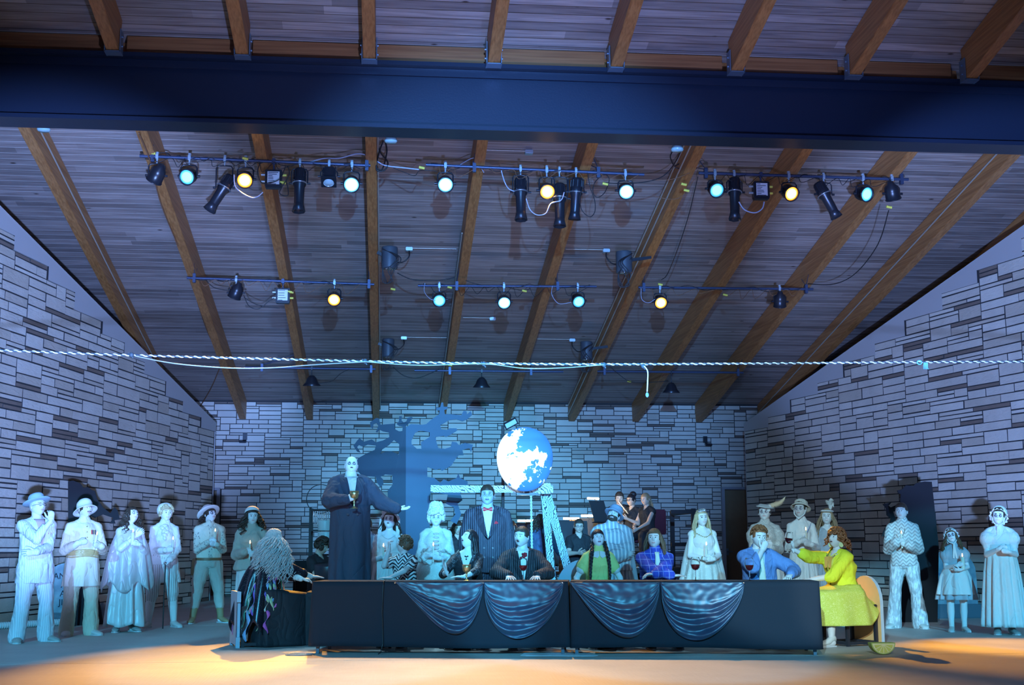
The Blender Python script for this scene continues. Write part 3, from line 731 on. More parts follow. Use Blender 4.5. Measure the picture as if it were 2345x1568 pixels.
    def trousers(s, name, M, ease=.016, hem=.05, z1=.60, flare=0.0, voxel=.013, disp=.014, knee=None, label=None):
        k = s.H; mb = MB(); w = s.w
        stack(mb, [(s.sp(z), (a*k+ease), (b*k+ease)) for z, a, b in [(.475, .088*w, .066*w), (.50, .094*w, .07*w), (.55, .090*w, .068*w), (z1, .080*w, .062*w)]])
        for q in (-1, 1):
            hp, kn, an, fd = s.leg[q]; e = kn+(an-kn)*((1-(hem-.045)/.235) if knee is None else knee)
            rcone(mb, hp, kn, .060*k*w+ease, .040*k+ease); rcone(mb, kn, e, .040*k+ease, (.030*k+ease*.9+flare))
        return s.cloth(name, mb, M, voxel, 2, disp, .14, None, label)
    def skirt(s, name, M, z0=.62, hem=.03, r0=None, r1=.20, folds=18, amp=.02, seed=1, ry=.8, cx=(0, 0), ease=.014, slit=None, n=96, label=None, parent=None, expo=.75, jag=0.0, thick=.004):
        k = s.H; rnd = random.Random(seed); ph = [rnd.uniform(0, 6.28) for _ in range(4)]; rings = []; steps = 22
        a0, b0 = [q*k+ease for q in s.radz(z0)]
        if r0: a0, b0 = r0*k, r0*k*ry
        for i in range(steps+1):
            t = i/steps; z = (z0*k+s.dz)+(hem*k-(z0*k+s.dz))*t; tt = t**expo
            c = s.sp(z0)*(1-tt)+V3((cx[0], cx[1], 0))*tt
            ring = []
            for j in range(n):
                if slit and j >= n-slit: pass
                th = 2*PI*j/n-PI/2
                f = 1+0*th; w = math.sin(folds*th+ph[0]+.6*math.sin(2*th+ph[1]))+.5*math.sin(folds*.5*th+ph[2]+t*1.2)+.3*math.sin((folds*1.7)//1*th+ph[3])
                am = amp*ss(0, .35, t)*(.4+.6*t)*k
                rx = a0+(r1*k-a0)*tt+w*am; ryy = b0+(r1*ry*k-b0)*tt+w*am
                zz = z-(jag*k*abs(math.sin(th*2.5+ph[1]))*t if jag else 0)
                ring.append(V3((c.x+rx*math.cos(th), c.y+ryy*math.sin(th), max(zz, .004))))
            rings.append(ring)
        mb = MB(); mb.loft(rings, 0, caps=False); o = mb.build(name, M, parent or s.root)
        sd = o.modifiers.new('thickness', 'SOLIDIFY'); sd.thickness = thick; sd.offset = 0
        if label: o['label'] = label
        return o
    def radz(s, z):
        P = s.prof
        for (za, a, b), (zb_, c, d) in zip(P, P[1:]):
            if za <= z <= zb_: t = (z-za)/(zb_-za); return a+(c-a)*t, b+(d-b)*t
        return P[0][1:] if z < P[0][0] else P[-1][1:]
    def shoes(s, M, name='shoe', boot=0.0, heel=.012, bulk=1.0, solem=None):
        k = s.H
        for q in (-1, 1):
            hp, kn, an, fd = s.leg[q]; mb = MB(); sd = V3((fd.y, -fd.x, 0)); g = V3((an.x, an.y, 0)); u = V3((0, 0, 1)); B = bulk
            rings = []
            for (t, wd, ht) in ((-.030, .016, .040), (-.022, .024, .052), (.0, .027, .058), (.035, .027, .046), (.07, .030, .034), (.10, .028, .026), (.120, .018, .018), (.126, .006, .010)):
                c = g+fd*t*k; rings.append([c+sd*(wd*k*B*math.cos(a))+u*(max(0, ht*k*(.5+.5*math.sin(a)))+ (heel if t < .02 else heel*.4)) for a in [2*PI*j/12 for j in range(12)]])
            mb.loft(rings, 0)
            rs = []
            for (t, wd) in ((-.034, .016), (-.02, .026), (.03, .027), (.08, .032), (.115, .024), (.130, .008)):
                c = g+fd*t*k; rs.append([c+sd*wd*k*B*x+u*z for x, z in ((-1, .001), (1, .001), (1, .016), (-1, .016))])
            if boot: rcone(mb, g+u*.05*k, g+(kn-an).normalized()*boot*k+u*.03, .028*k, .036*k)
            o = mb.build(name, M, s.root)
            sm = MB(); sm.loft(rs, 0, sm=False); so = sm.build('sole', solem or mat('sole_pale', (.55, .55, .55), .6), o)
    # ---------------- hair and hats, all in the head's frame
    def hh(s, p): return s.HM @ (V3(p)*s.hs)
    def hair(s, M, line=.42, side=.62, low=-.45, bulk=.10, noise=.03, nape=None, name='hair', seed=0, fr=18, top=1.0, part=0.0, strands=None, build=True, **kw):
        mb = MB(); nx, nz = 64, 44; rnd = random.Random(seed); g = []
        for i in range(nz+1):
            th = PI*(.004+.80*i/nz)
            for j in range(nx):
                ph = -PI+2*PI*j/nx; p, u, v, y = head_point(th, ph, False); aph = abs(ph)
                # face opening: front below the hair line
                fline = line+part*u-.12*(abs(u)**2)
                cut = (aph < side*PI/2 and v < fline) or v < low+(.0 if aph > 2.0 else .28*(1-max(0, (aph-1.1))/.9))
                q = mnoise.noise(V3((ph*fr/6, v*2.2+seed, seed*3.1))) ; q2 = mnoise.noise(V3((p.x*14, p.y*14, p.z*9+seed)))
                b = 1+bulk*(1.0 if v > -.1 else .8)*(top if v > .5 else 1)+noise*(q+.6*q2)
                g.append((s.HM @ (V3((p.x*b, p.y*b+.01, p.z*b+.006))*s.hs), cut, s.HM @ (V3((p.x*.97, p.y*.97+.01, p.z*.97))*s.hs)))
        idx = {}
        for i in range(nz):
            for j in range(nx):
                k = (j+1) % nx; q = (i*nx+j, (i+1)*nx+j, (i+1)*nx+k, i*nx+k)
                c = sum(g[a][1] for a in q)
                if c >= 3: continue
                vs = [g[a][2] if g[a][1] else g[a][0] for a in q]; mb.add(vs, [(0, 1, 2, 3)], 0, True)
        if strands:
            for st in (strands if isinstance(strands, list) else [strands]): s.strand(mb, seed=seed, **st)
        o = mb.build(name, M, s.root); weld(o.data); return o
    def strand(s, mb, n=60, length=.25, ph0=1.0, ph1=5.28, v0=.55, v1=-.2, r=.010, wav=.010, freq=3, spread=1.15, seed=0, curl=0.0, back=0.0, layers=2, taper=.4, out=.06, clear=.04):
        rnd = random.Random(seed+7)
        for i in range(n):
            t = (i+.5)/n; ph = ph0+(ph1-ph0)*t+rnd.uniform(-.06, .06); v = v0+(v1-v0)*rnd.random()**1.3; th = math.acos(max(-1, min(1, v)))
            p, *_ = head_point(th, ph if ph < PI else ph-2*PI, False); b = 1.05+rnd.random()*.05
            P0 = s.HM @ (V3((p.x*b, p.y*b, p.z*b))*s.hs); dirn = V3((P0.x-s.hc.x, P0.y-s.hc.y, 0)); dirn = dirn.normalized() if dirn.length > 1e-4 else V3((0, 1, 0))
            L = length*rnd.uniform(.85, 1.06); steps = 10 if freq < 3 else 22; pts = []; rad = []; a0 = rnd.uniform(0, 6.28); fq = freq*rnd.uniform(.8, 1.25)
            R_h = s.hs*.40*spread; hx = dirn*(R_h)
            for k in range(steps+1):
                u = k/steps; z = P0.z-L*u
                cur = V3((P0.x, P0.y, 0)).lerp(V3((s.hc.x, s.hc.y+back*u, 0))+dirn*(R_h+out*u), min(1, u*2.2))
                w = wav*math.sin(a0+u*fq*2*PI)*(0.3+u); w2 = wav*math.cos(a0+u*fq*2*PI)*(0.3+u)*(1 if curl else .4)
                pts.append(V3((cur.x, cur.y, z))+dirn.cross(V3((0, 0, 1)))*w+dirn*w2)
                rad.append(r*(1-(1-taper)*u**1.5)*(.7 if k == 0 else 1))
            mb.tube(pts, rad, 6)
    def child(s, mb, name, M, label=None, parent=None):
        o = mb.build(name, M, parent or s.root)
        if label: o['label'] = label
        return o
    def lathe_hat(s, prof, tilt=0, off=(0, 0, 0), sx=1.0, sy=1.18, roll=0, n=32):
        """profile in head units, z measured from the head centre"""
        mb = MB(); R = s.Rm @ Matrix.Rotation(math.radians(tilt), 3, 'X') @ Matrix.Rotation(math.radians(roll), 3, 'Y'); c = s.hh(off)
        mb.lathe([(a*s.hs, z*s.hs) for a, z in prof], n, c, R, sx=sx, sy=sy); return mb
    def hand_at(s, q, f=.45, off=.02):
        A = s.arm[q]; L = .108*s.H; n = V3(A['n']); d = A['d'].normalized(); n = (n-d*n.dot(d)).normalized()
        return s.world(A['W']+d*L*f+n*off)

def candle(fig, q, kind='taper', label='', lit=True, off=.03, f=.50, zoff=.0, parent=None, lean=(0, 0)):
    p = fig.hand_at(q, f, off)+V3((0, 0, zoff)); r, h = (.011, .20) if kind == 'taper' else ((.026, .17) if kind == 'pillar' else (.018, .19))
    t = thing('candle', label, 'candle', p-V3((0, 0, h*.35)), 0, 'candles held by the pale figures'); t.rotation_euler = (lean[0], lean[1], 0)
    mb = MB(); mb.lathe([(r*.98, 0), (r, .01), (r, h-.004), (r*.7, h), (.001, h-.004)], 14); mb.build('wax', mat('wax', (.80, .74, .58), .4), t)
    mb = MB(); mb.tube([(0, 0, h-.005), (0, 0, h+.012)], .0018, 6); mb.build('wick', mat('wick', (.03, .02, .02), .9), t)
    mb = MB(); mb.lathe([(.001, 0), (.0065, .007), (.0075, .016), (.005, .030), (.001, .044)], 10, (0, 0, h+.004)); mb.build('flame', emit('flame', (1, .62, .20), 9), t)
    return t
# ------------------------------------------------------------------ the cast
def hairmat(name, c, rough=.5):
    if name in _m: return _m[name]
    M, n, b = nt(name); b.inputs['Roughness'].default_value = rough; tc = node(n, 'ShaderNodeTexCoord')
    mp = node(n, 'ShaderNodeMapping'); mp.inputs['Scale'].default_value = (110, 110, 14); n.links.new(tc.outputs['Object'], mp.inputs[0])
    t = node(n, 'ShaderNodeTexNoise'); t.inputs['Scale'].default_value = 1.0; t.inputs['Detail'].default_value = 3; n.links.new(mp.outputs[0], t.inputs['Vector'])
    mx = node(n, 'ShaderNodeMix', data_type='RGBA'); mx.inputs[6].default_value = (*[x*.45 for x in c], 1); mx.inputs[7].default_value = (*[min(1, x*1.5) for x in c], 1)
    n.links.new(t.outputs['Fac'], mx.inputs[0]); n.links.new(mx.outputs[2], b.inputs['Base Color'])
    bp = node(n, 'ShaderNodeBump'); bp.inputs['Strength'].default_value = .8; bp.inputs['Distance'].default_value = .008
    n.links.new(t.outputs['Fac'], bp.inputs['Height']); n.links.new(bp.outputs[0], b.inputs['Normal']); _m[name] = M; return M
H_BLACK = hairmat('hair_black', (.018, .016, .020), .35); H_DARK = hairmat('hair_dark', (.05, .032, .022)); H_BROWN = hairmat('hair_brown', (.13, .07, .035))
H_AUB = hairmat('hair_auburn', (.24, .085, .03)); H_BLOND = hairmat('hair_blond', (.55, .44, .26)); H_GREY = hairmat('hair_grey', (.55, .55, .56), .6); H_WHITE = hairmat('hair_white', (.80, .80, .78), .7)
HATW = mat('felt_white', (.74, .72, .68), .9, bump=.15, bscale=150); C_WHITE = mat('cloth_white', (.76, .74, .70), .85, bump=.25, bscale=70); C_CREAM = mat('cloth_cream', (.72, .66, .54), .85, bump=.25, bscale=70)
C_BEIGE = mat('cloth_beige', (.60, .53, .40), .85, bump=.3, bscale=60); C_SAND = mat('cloth_sand', (.50, .45, .38), .85, bump=.3, bscale=60)
C_GREYB = mat('cloth_greyblue', (.42, .46, .50), .8, bump=.25, bscale=60); C_BLACK = mat('cloth_black', (.018, .018, .024), .75, bump=.25, bscale=60)
C_NAVY = mat('cloth_charcoal_navy', (.050, .060, .095), .85, bump=.3, bscale=80); C_SATIN = mat('satin_pale', (.68, .68, .66), .32, bump=.2, bscale=14, sheen=.3)
C_SILK = mat('silk_grey', (.50, .50, .48), .35, bump=.3, bscale=12, sheen=.4); C_GOLD = mat('cloth_gold', (.50, .36, .16), .42, bump=.4, bscale=20)
C_RED = mat('cloth_red', (.55, .015, .03), .5); C_LEATHER = mat('leather_brown', (.22, .11, .05), .45, bump=.2, bscale=50); C_TAN = mat('leather_tan', (.36, .25, .13), .45, bump=.2, bscale=50)
SHOE_W = mat('shoe_pale', (.60, .58, .54), .6); SHOE_G = mat('shoe_grey', (.36, .35, .33), .6); SHOE_B = mat('shoe_black', (.02, .02, .022), .35)
GOLDM = mat('antique_gold', (.62, .50, .24), .28, .85, bump=.5, bscale=60); SILV = mat('silver', (.75, .75, .75), .2, 1.0)
PIN_PALE = pattern('pinstripe_pale', (.56, .58, .62), (.74, .75, .78), f_stripe(46, .28), .8)
PIN_DARK = pattern('pinstripe_dark', (.030, .026, .042), (.26, .24, .30), f_stripe(38, .12), .8)
PIN_BLK = pattern('pinstripe_black', (.016, .016, .022), (.17, .17, .20), f_stripe(46, .14), .8)
BROC = pattern('brocade', (.60, .62, .56), (.80, .80, .74), f_lace(48, .5), .6, .5)
LACE_W = pattern('white_lace', (.50, .48, .44), (.80, .78, .72), f_lace(60, .6), .8, .4)
STR_W = pattern('striped_breeches', (.74, .72, .68), (.36, .33, .30), f_stripe(34, .28), .8)
STR_COAT = pattern('striped_coat', (.38, .44, .48), (.78, .78, .76), f_stripe(19, .42), .8)
CHEV = pattern('chevron_shirt', (.66, .63, .60), (.40, .36, .36), f_chevron(20, .045, .38), .75)
CRUSH = pattern('crushed_velvet', (.44, .43, .44), (.78, .77, .76), f_noise(34, .42, .6, (1, 1, .35)), .4, .6)
PLAID = pattern('plaid_shirt', (.035, .06, .42), (.30, .36, .75), f_plaid(15, .10), .8)
ZEBRA = pattern('striped_tee', (.78, .78, .76), (.02, .02, .03), f_chevron(24, .055, .46), .8)
WEST = pattern('western_print', (.66, .62, .52), (.26, .25, .24), f_dots(30, .30), .8)
FLOR = pattern('yellow_floral', (.60, .62, .08), (.76, .76, .22), f_lace(55, .6), .8, .3)
CARD = mat('cardigan_yellow', (.74, .74, .03), .85, bump=.3, bscale=120); C_LIME = mat('lime_shirt', (.62, .72, .24), .85, bump=.2, bscale=60)
C_BLUE = mat('suit_blue', (.12, .22, .46), .8, bump=.3, bscale=60); C_LACEB = pattern('black_lace', (.012, .012, .018), (.30, .32, .36), f_lace(60, .35), .6, .3)

def P(px, Y, z=0.0): return (at(px, 1300, Y).x, Y, z)
def HT(px, ytop, Y, base=0.0, extra=0.0): return at(px, ytop, Y).z-base-extra
def FP(px, fy): p = floor_at(px, fy); return (p.x, p.y, 0)
def cnd(q, x=.02, y=-.155, z=.655, pose='grip'):
    return dict(to=(q*x, y, z), d=(-q*.8, -.30, .18), n=(0, 1, .1), pose=pose, hint=(q*.45, .35, -1))
def cnds(x=.045, y=-.15, z=.65, dz=.012): return dict(L=cnd(-1, x, y, z+dz), R=cnd(1, x, y-.01, z-dz))
def chest(f, x, z, e=.03):
    a, b = f.radz(z); c = f.sp(z); a = a*f.H+e; b = b*f.H+e
    return V3((c.x+x, c.y-b*math.sqrt(max(.05, 1-(x/a)**2)), c.z))
def chest_poly(f, pts, e, M, name, thick=.006, label=None, grid=True):
    """a flat tailored piece (tie, shirt front, pocket square) laid on the chest; pts in (x metres, z fraction)"""
    mb = MB(); mb.prism(pts, lambda u, v, t: chest(f, u, v, e+t), 0.0, thick); return f.child(mb, name, M, label)
def shirt_front(f, M, zb=.62, wid=.036, e=.020, name='shirt'):
    k = f.H; mb = MB(); zt = .838; n = 8; vs = []
    for i in range(n+1):
        t = i/n; z = zt-(zt-zb)*t; w = wid*k*(1-t)**.8+.003
        for j in range(7): vs.append(chest(f, w*(j/3-1), z, e))
    mb.add(vs, [(i*7+j, i*7+j+1, i*7+j+8, i*7+j+7) for i in range(n) for j in range(6)], 0, True)
    o = f.child(mb, name, M); sd = o.modifiers.new('thickness', 'SOLIDIFY'); sd.thickness = .006; return o
def bow_tie(f, M, z=.832, s=1.0, e=.03, name='bow_tie', label=None):
    c = chest(f, 0, z, e)+V3((0, -.006, 0)); mb = MB()
    for q in (-1, 1):
        rs = []
        for t, h in ((0, .008), (.25, .014), (.7, .026), (1, .022)): rs.append([c+V3((q*t*.055*s, .008*math.cos(a), h*s*math.sin(a))) for a in [2*PI*j/8 for j in range(8)]])
        mb.loft(rs)
    mb.ball(c+V3((0, -.004, 0)), .012*s, 8); return f.child(mb, name, M, label)
def tie(f, M, z0=.835, z1=.60, e=.022, name='neck_tie', label=None, w=1.0):
    k = f.H; pts = [(-.014*w, z0), (.014*w, z0), (.011*w, z0-.03), (.030*w, z1+.03), (0, z1), (-.030*w, z1+.03), (-.011*w, z0-.03)]
    mb = MB(); n = 10; vs = []
    for i in range(n+1):
        t = i/n; z = z0+(z1-z0)*t; wd = .016*w if i == 0 else (.012+.020*t)*w*(1 if i < n else .25)
        for j in range(5): vs.append(chest(f, wd*(j/2-1), z, e)+V3((0, -.004*(1-abs(j/2-1)), 0)))
    mb.add(vs, [(i*5+j, i*5+j+1, i*5+j+6, i*5+j+5) for i in range(n) for j in range(4)], 0, True)
    o = f.child(mb, name, M, label); sd = o.modifiers.new('thickness', 'SOLIDIFY'); sd.thickness = .008; return o
def buttons(f, pts, M, e=.03, r=.011, name='button'):
    for (x, z) in pts:
        c = chest(f, x, z, e); mb = MB(); mb.tube([c, c+V3((0, -.008, 0))], r, 10); f.child(mb, name, M)
def glasses(f, M):
    mb = MB()
    for q in (-1, 1):
        mb.tube([f.hh((q*.135+.085*math.cos(a), -.435, .01+.062*math.sin(a))) for a in [2*PI*i/14 for i in range(15)]], .0022, 5, caps=False)
        mb.tube([f.hh((q*.22, -.43, .03)), f.hh((q*.33, -.30, .03)), f.hh((q*.355, 0, .02))], .0022, 5)
    mb.tube([f.hh((-.05, -.44, .02)), f.hh((0, -.452, .03)), f.hh((.05, -.44, .02))], .0022, 5); return f.child(mb, 'eyeglasses', M)
def necklace(f, M, z=.80, drop=.03, r=.004, n=14, e=.012, wid=.055, name='necklace'):
    k = f.H; mb = MB(); pts = []
    for i in range(n+1):
        t = -1+2*i/n; pts.append(chest(f, t*wid*k, z-drop*(1-t*t)+.012*abs(t), e))
    for p in pts: mb.ball(p, r, 6)
    mb.tube(pts, r*.4, 5, caps=False); return f.child(mb, name, M)
def belt(f, M, z=.60, h=.03, e=.028, name='belt', sm=.0, **kw):
    k = f.H; mb = MB(); a, b = f.radz(z); c = f.sp(z); rnd = random.Random(3)
    rings = []
    for t in [i/8 for i in range(9)]:
        zz = (z-h/2+h*t)*k+f.dz; g = e+.006*math.sin(t*PI*6)*(1 if sm else 0)
        rings.append([V3((c.x+(a*k+g)*math.cos(x), c.y+(b*k+g)*math.sin(x), zz+sm*math.sin(x*3)*.01)) for x in [2*PI*j/28 for j in range(28)]])
    mb.loft(rings, 0, False); o = f.child(mb, name, M); sd = o.modifiers.new('thickness', 'SOLIDIFY'); sd.thickness = .006; return o
def curls(f, M, n=80, r=.013, rad=1.08, v0=-.2, v1=1.0, face=.45, name='hair', seed=0, big=1.0, L=.05, front=.35):
    """short curly hair made of little ringlets all over the scalp"""
    rnd = random.Random(seed); mb = MB()
    for i in range(n):
        for _ in range(20):
            ph = rnd.uniform(-PI, PI); v = rnd.uniform(v0, v1)
            if not (abs(ph) < face*PI and v < front+.0*abs(ph)): break
        else: continue
        th = math.acos(max(-1, min(1, v))); p, *_ = head_point(th, ph, False); c = V3((p.x*rad, p.y*rad, p.z*rad))
        nn = c.normalized(); t1 = nn.orthogonal().normalized(); t2 = nn.cross(t1); a0 = rnd.uniform(0, 6.28); pts = []; rr = rnd.uniform(.05, .085)*big
        for k in range(9):
            a = a0+k*.95; q = c+nn*(.02+k*.006)*big+t1*rr*math.cos(a)+t2*rr*math.sin(a); pts.append(f.hh(q))
        mb.tube(pts, r*rnd.uniform(.8, 1.2), 5)
    return mb.build(name, M, f.root)
def faceshade(f): pass

# -- left file of pale figures -------------------------------------------------
p = FP(72, 1470); A = Fig('person in pale pinstriped suit and blue fedora, hand at mouth, far left of stage', p, HT(78, 1127, p[1], 0, .045), 38, 'm', w=1.12,
    head=(12, 12, 0), face='live', skin='pale', gaze=(.4, .2), lean=(0, .03), stance=.17, toe=22,
    L=dict(to=(.02, -.165, .825), d=(.05, .1, 1), n=(.2, 1, .2), pose='cup', hint=(-.1, -.7, -1)), R=dict(to=(-.07, -.155, .612), d=(-1, -.05, -.1), n=(0, 1, 0), pose='relax', hint=(1, .2, -.8)))
A.top('suit_jacket', PIN_PALE, .022, z0=.40, flare=.03, vneck=(.15, .045), disp=.016); shirt_front(A, mat('shirt_pink', (.52, .34, .36), .8), .66); A.trousers('trousers', PIN_PALE, .02, hem=.03, flare=.035); A.shoes(SHOE_G, bulk=1.1); A.lapels(PIN_PALE, .62)
A.hair(H_GREY, line=.30, bulk=.05); glasses(A, mat('rim_black', (.02, .02, .02), .3))
chest_poly(A, [(.075, .735), (.125, .74), (.115, .752), (.10, .746), (.085, .756)], .030, C_RED, 'pocket_square')
hat = A.lathe_hat([(.36, .20), (.50, .22), (.64, .25), (.66, .275), (.52, .26), (.40, .27), (.385, .40), (.36, .56), (.30, .66), (.17, .62), (.001, .585)], tilt=-8); A.child(hat, 'fedora', mat('felt_blue', (.30, .42, .52), .9, bump=.3, bscale=200))
hb = A.lathe_hat([(.395, .265), (.405, .27), (.40, .35), (.388, .35)], tilt=-8); A.child(hb, 'hat_band', mat('felt_band', (.16, .24, .32), .8))

p = FP(180, 1455); B = Fig('person in cream officer tunic with gold sash and pith helmet, holding a candle', p, HT(185, 1132, p[1], 0, .07), 30, 'm', w=1.08,
    head=(14, 12, 3), face='live', skin='pale', gaze=(.3, .4), beard=False, stance=.15, toe=20, **cnds(.085, -.15, .665))
B.top('tunic', C_CREAM, .020, z0=.575, disp=.014); B.skirt('tunic_skirt', C_CREAM, z0=.59, hem=.36, r1=.135, folds=7, amp=.006, seed=4, ry=.72, ease=.036); B.trousers('trousers', C_BEIGE, .022, hem=.025, flare=.03, disp=.018); B.shoes(SHOE_W, bulk=1.15)
belt(B, C_GOLD, .60, .055, .046, 'sash', sm=1); B.hair(H_DARK, line=.2, bulk=.03)
mb = MB(); mb.add([B.hh(q) for q in [(-.11, -.43, -.17), (.11, -.43, -.17), (.13, -.41, -.22), (0, -.45, -.20), (-.13, -.41, -.22), (-.05, -.42, -.42), (.05, -.42, -.42), (0, -.40, -.5)]], [(0, 3, 1), (0, 4, 3), (1, 3, 2), (5, 6, 7)], 0); B.child(mb, 'moustache', H_DARK)
hat = B.lathe_hat([(.38, .02), (.50, -.04), (.60, -.10), (.61, -.08), (.50, .02), (.40, .10), (.40, .28), (.36, .44), (.26, .56), (.12, .62), (.001, .63)], tilt=-12, sy=1.25); B.child(hat, 'pith_helmet', HATW)
for q in (-1, 1):
    mb = MB(); c = B.sh[q]+V3((-q*.02, 0, .078)); mb.box(c, (.10, .055, .012), Matrix.Rotation(q*.25, 3, 'Y'), bev=.004); B.child(mb, 'epaulette', C_GOLD)
buttons(B, [(.0, .80), (0, .76), (0, .72), (0, .68)], GOLDM, .024, .008)
for i in range(4):
    chest_poly(B, [(.055+i*.018, .775), (.068+i*.018, .775), (.068+i*.018, .742), (.055+i*.018, .742)], .030, (C_RED, C_NAVY, C_GOLD, C_NAVY)[i], 'medal_ribbon')
candle(B, 1, 'candle', 'candle held by the figure in the pith helmet', lean=(0, .15))

p = FP(285, 1446); Cc = Fig('person in pale gown and gauzy shawl with dark curls, head tilted up, big candle', p, HT(318, 1158, p[1]), 22, 'f', head=(22, 22, 14), face='dark', makeup=(.30, .28, .30), gaze=(.2, .5),
    stance=.10, toe=18, lean=(.02, .01), L=dict(to=(.03, -.13, .755), d=(.6, -.2, .5), n=(.2, 1, 0), pose='relax', hint=(-.6, -.3, -1)), R=cnd(1, .055, -.165, .69))
Cc.top('gown_bodice', C_SATIN, .012, z0=.55, sleeve='34', collar=False, vneck=(.06, .06)); Cc.skirt('gown_skirt', C_SATIN, z0=.62, hem=.07, r1=.155, folds=9, amp=.016, seed=3, ry=.85, jag=.03)
sh = Cc.skirt('shawl', C_SILK, z0=.815, hem=.40, r0=.055, r1=.20, folds=7, amp=.018, seed=8, ry=.62, expo=.42, jag=.09, ease=.02)
Cc.shoes(SHOE_G, boot=.09, heel=.03); Cc.hair(H_DARK, bulk=.12, noise=.05, strands=dict(n=60, length=.30, wav=.022, freq=3.2, curl=1, r=.010, out=.05)); necklace(Cc, SILV, .80, .03, .004)
candle(Cc, 1, 'pillar', 'thick candle raised by the figure in the gauzy shawl', zoff=.03)

p = FP(368, 1436); D = Fig('person in white tailcoat, ascot and striped knee breeches leaning on a black cane', p, HT(378, 1152, p[1], 0, .012), 12, 'f', w=1.05, head=(14, 2, 4), face='live', mouth='smile', gaze=(.2, 0),
    stance=.17, toe=25, L=cnd(-1, -.01, -.13, .62), R=dict(to=(.045, -.16, .545), d=(-.5, -.4, -.4), n=(0, .5, -.8), pose='grip'))
D.top('tailcoat', C_WHITE, .020, z0=.50, flare=.02, disp=.02); D.skirt('coat_tails', C_WHITE, z0=.60, hem=.36, r1=.14, folds=5, amp=.012, seed=6, ry=.6, cx=(.03, .06)); D.trousers('knee_breeches', STR_W, .024, knee=.18, disp=.02)
for q in (-1, 1):
    hp, kn, an, fd = D.leg[q]; mb = MB(); rcone(mb, kn+(an-kn)*.1, kn+(an-kn)*.4+V3((0, .01, 0)), .036*D.H, .038*D.H); rcone(mb, kn+(an-kn)*.4+V3((0, .01, 0)), an, .038*D.H, .024*D.H); D.child(mb, 'stocking', C_WHITE)
D.shoes(SHOE_W)
mb = MB()
for i, (x, z, r) in enumerate(((0, .82, .03), (-.03, .80, .032), (.03, .795, .032), (-.012, .775, .034), (.02, .765, .03), (0, .745, .032), (0, .72, .026))): mb.ball(chest(D, x, z, .022), r*1.3, 10, sc=(1.2, .6, .8), M=Matrix.Rotation(i*.7, 3, 'Y'))
D.child(mb, 'ascot', C_SATIN)
curls(D, H_BLOND, 90, .010, 1.04, -.25, .9, .42, seed=4, L=.04); D.hair(H_BLOND, line=.35, bulk=.04, name='scalp_hair')
hat = D.lathe_hat([(.40, -.05), (.47, .05), (.50, .25), (.44, .46), (.28, .57), (.001, .60)], tilt=-24, off=(-.02, .10, .0), sy=1.05); D.child(hat, 'bonnet', HATW)
w = D.hand_at(1, .5, .02); t = thing('walking_cane', 'slim black cane under the hand of the figure in striped breeches', 'cane', (w.x, w.y-.02, 0))
mb = MB(); mb.tube([(0, 0, .0), (0, 0, w.z)], .009, 8); mb.build('shaft', SHOE_B, t); mb = MB(); mb.ball((0, 0, w.z+.02), .022, 10); mb.build('knob', SILV, t)
candle(D, -1, 'taper', 'small candle above the hands of the figure with the cane')

p = FP(473, 1426); E_ = Fig('person in western vest, patterned shirt, white cowboy hat and brown boots with candle', p, HT(490, 1150, p[1], 0, .06), 18, 'm', w=1.02, head=(26, 18, 4), face='dark', makeup=(.14, .13, .16), skin='ghost', gaze=(.4, .4),
    stance=.20, toe=22, **cnds(.035, -.15, .68))
E_.top('shirt', WEST, .016, z0=.52, disp=.014); E_.top('vest', C_CREAM, .028, z0=.53, sleeve='none', collar=False, disp=.006, cut=lambda x, y, z: (abs(x) < .035) & (y < 0)); E_.trousers('jeans', C_SAND, .020, knee=.55, disp=.02)
E_.shoes(C_TAN, 'cowboy_boot', boot=.19, heel=.03); E_.hair(H_DARK, line=.3, bulk=.08, strands=dict(n=26, length=.10, ph0=1.6, ph1=4.7, r=.012, v0=.2)); belt(E_, C_LEATHER, .545, .022, .034)
hat = E_.lathe_hat([(.38, .17), (.55, .16), (.72, .20), (.74, .23), (.56, .20), (.40, .24), (.385, .45), (.34, .62), (.20, .66), (.08, .58), (.001, .56)], tilt=-20, sx=1.0, sy=1.05, off=(0, .06, 0)); E_.child(hat, 'cowboy_hat', HATW)
mb = MB(); a = V3((-.115*E_.H, .0, .55*E_.H)); mb.beam(a, a+V3((-.02, .0, -.26)), .03, .09, up=(1, 0, 0), bev=.01); E_.child(mb, 'holster', C_TAN)
candle(E_, -1, 'taper', 'candle held by the figure in the cowboy hat')

p = P(574, 18.0); F_ = Fig('person with dark curls in loose beige jacket and white skirt, behind the grey-haired figure', p, HT(577, 1160, p[1], 0, .01), 4, 'f', w=1.1, head=(10, 4, 0), face='live', gaze=(.2, .2), **cnds(.05, -.15, .63))
F_.top('jacket', C_SAND, .030, z0=.50, flare=.03, disp=.018, bell=.012); F_.skirt('skirt', C_WHITE, z0=.57, hem=.06, r1=.12, folds=10, amp=.008, seed=2); F_.shoes(SHOE_W)
F_.hair(H_DARK, bulk=.10, strands=dict(n=70, length=.22, wav=.028, freq=2.4, curl=1, r=.012)); hat = F_.lathe_hat([(.42, .22), (.44, .28), (.40, .42), (.28, .54), (.001, .58)], tilt=-18, off=(0, .05, .02)); F_.child(hat, 'cap', C_WHITE)
candle(F_, 1, 'taper', 'candle held by the figure in the loose beige jacket')

# -- behind the table ----------------------------------------------------------
def Ytab(px): return 14.60-(px-712)/1170*.55
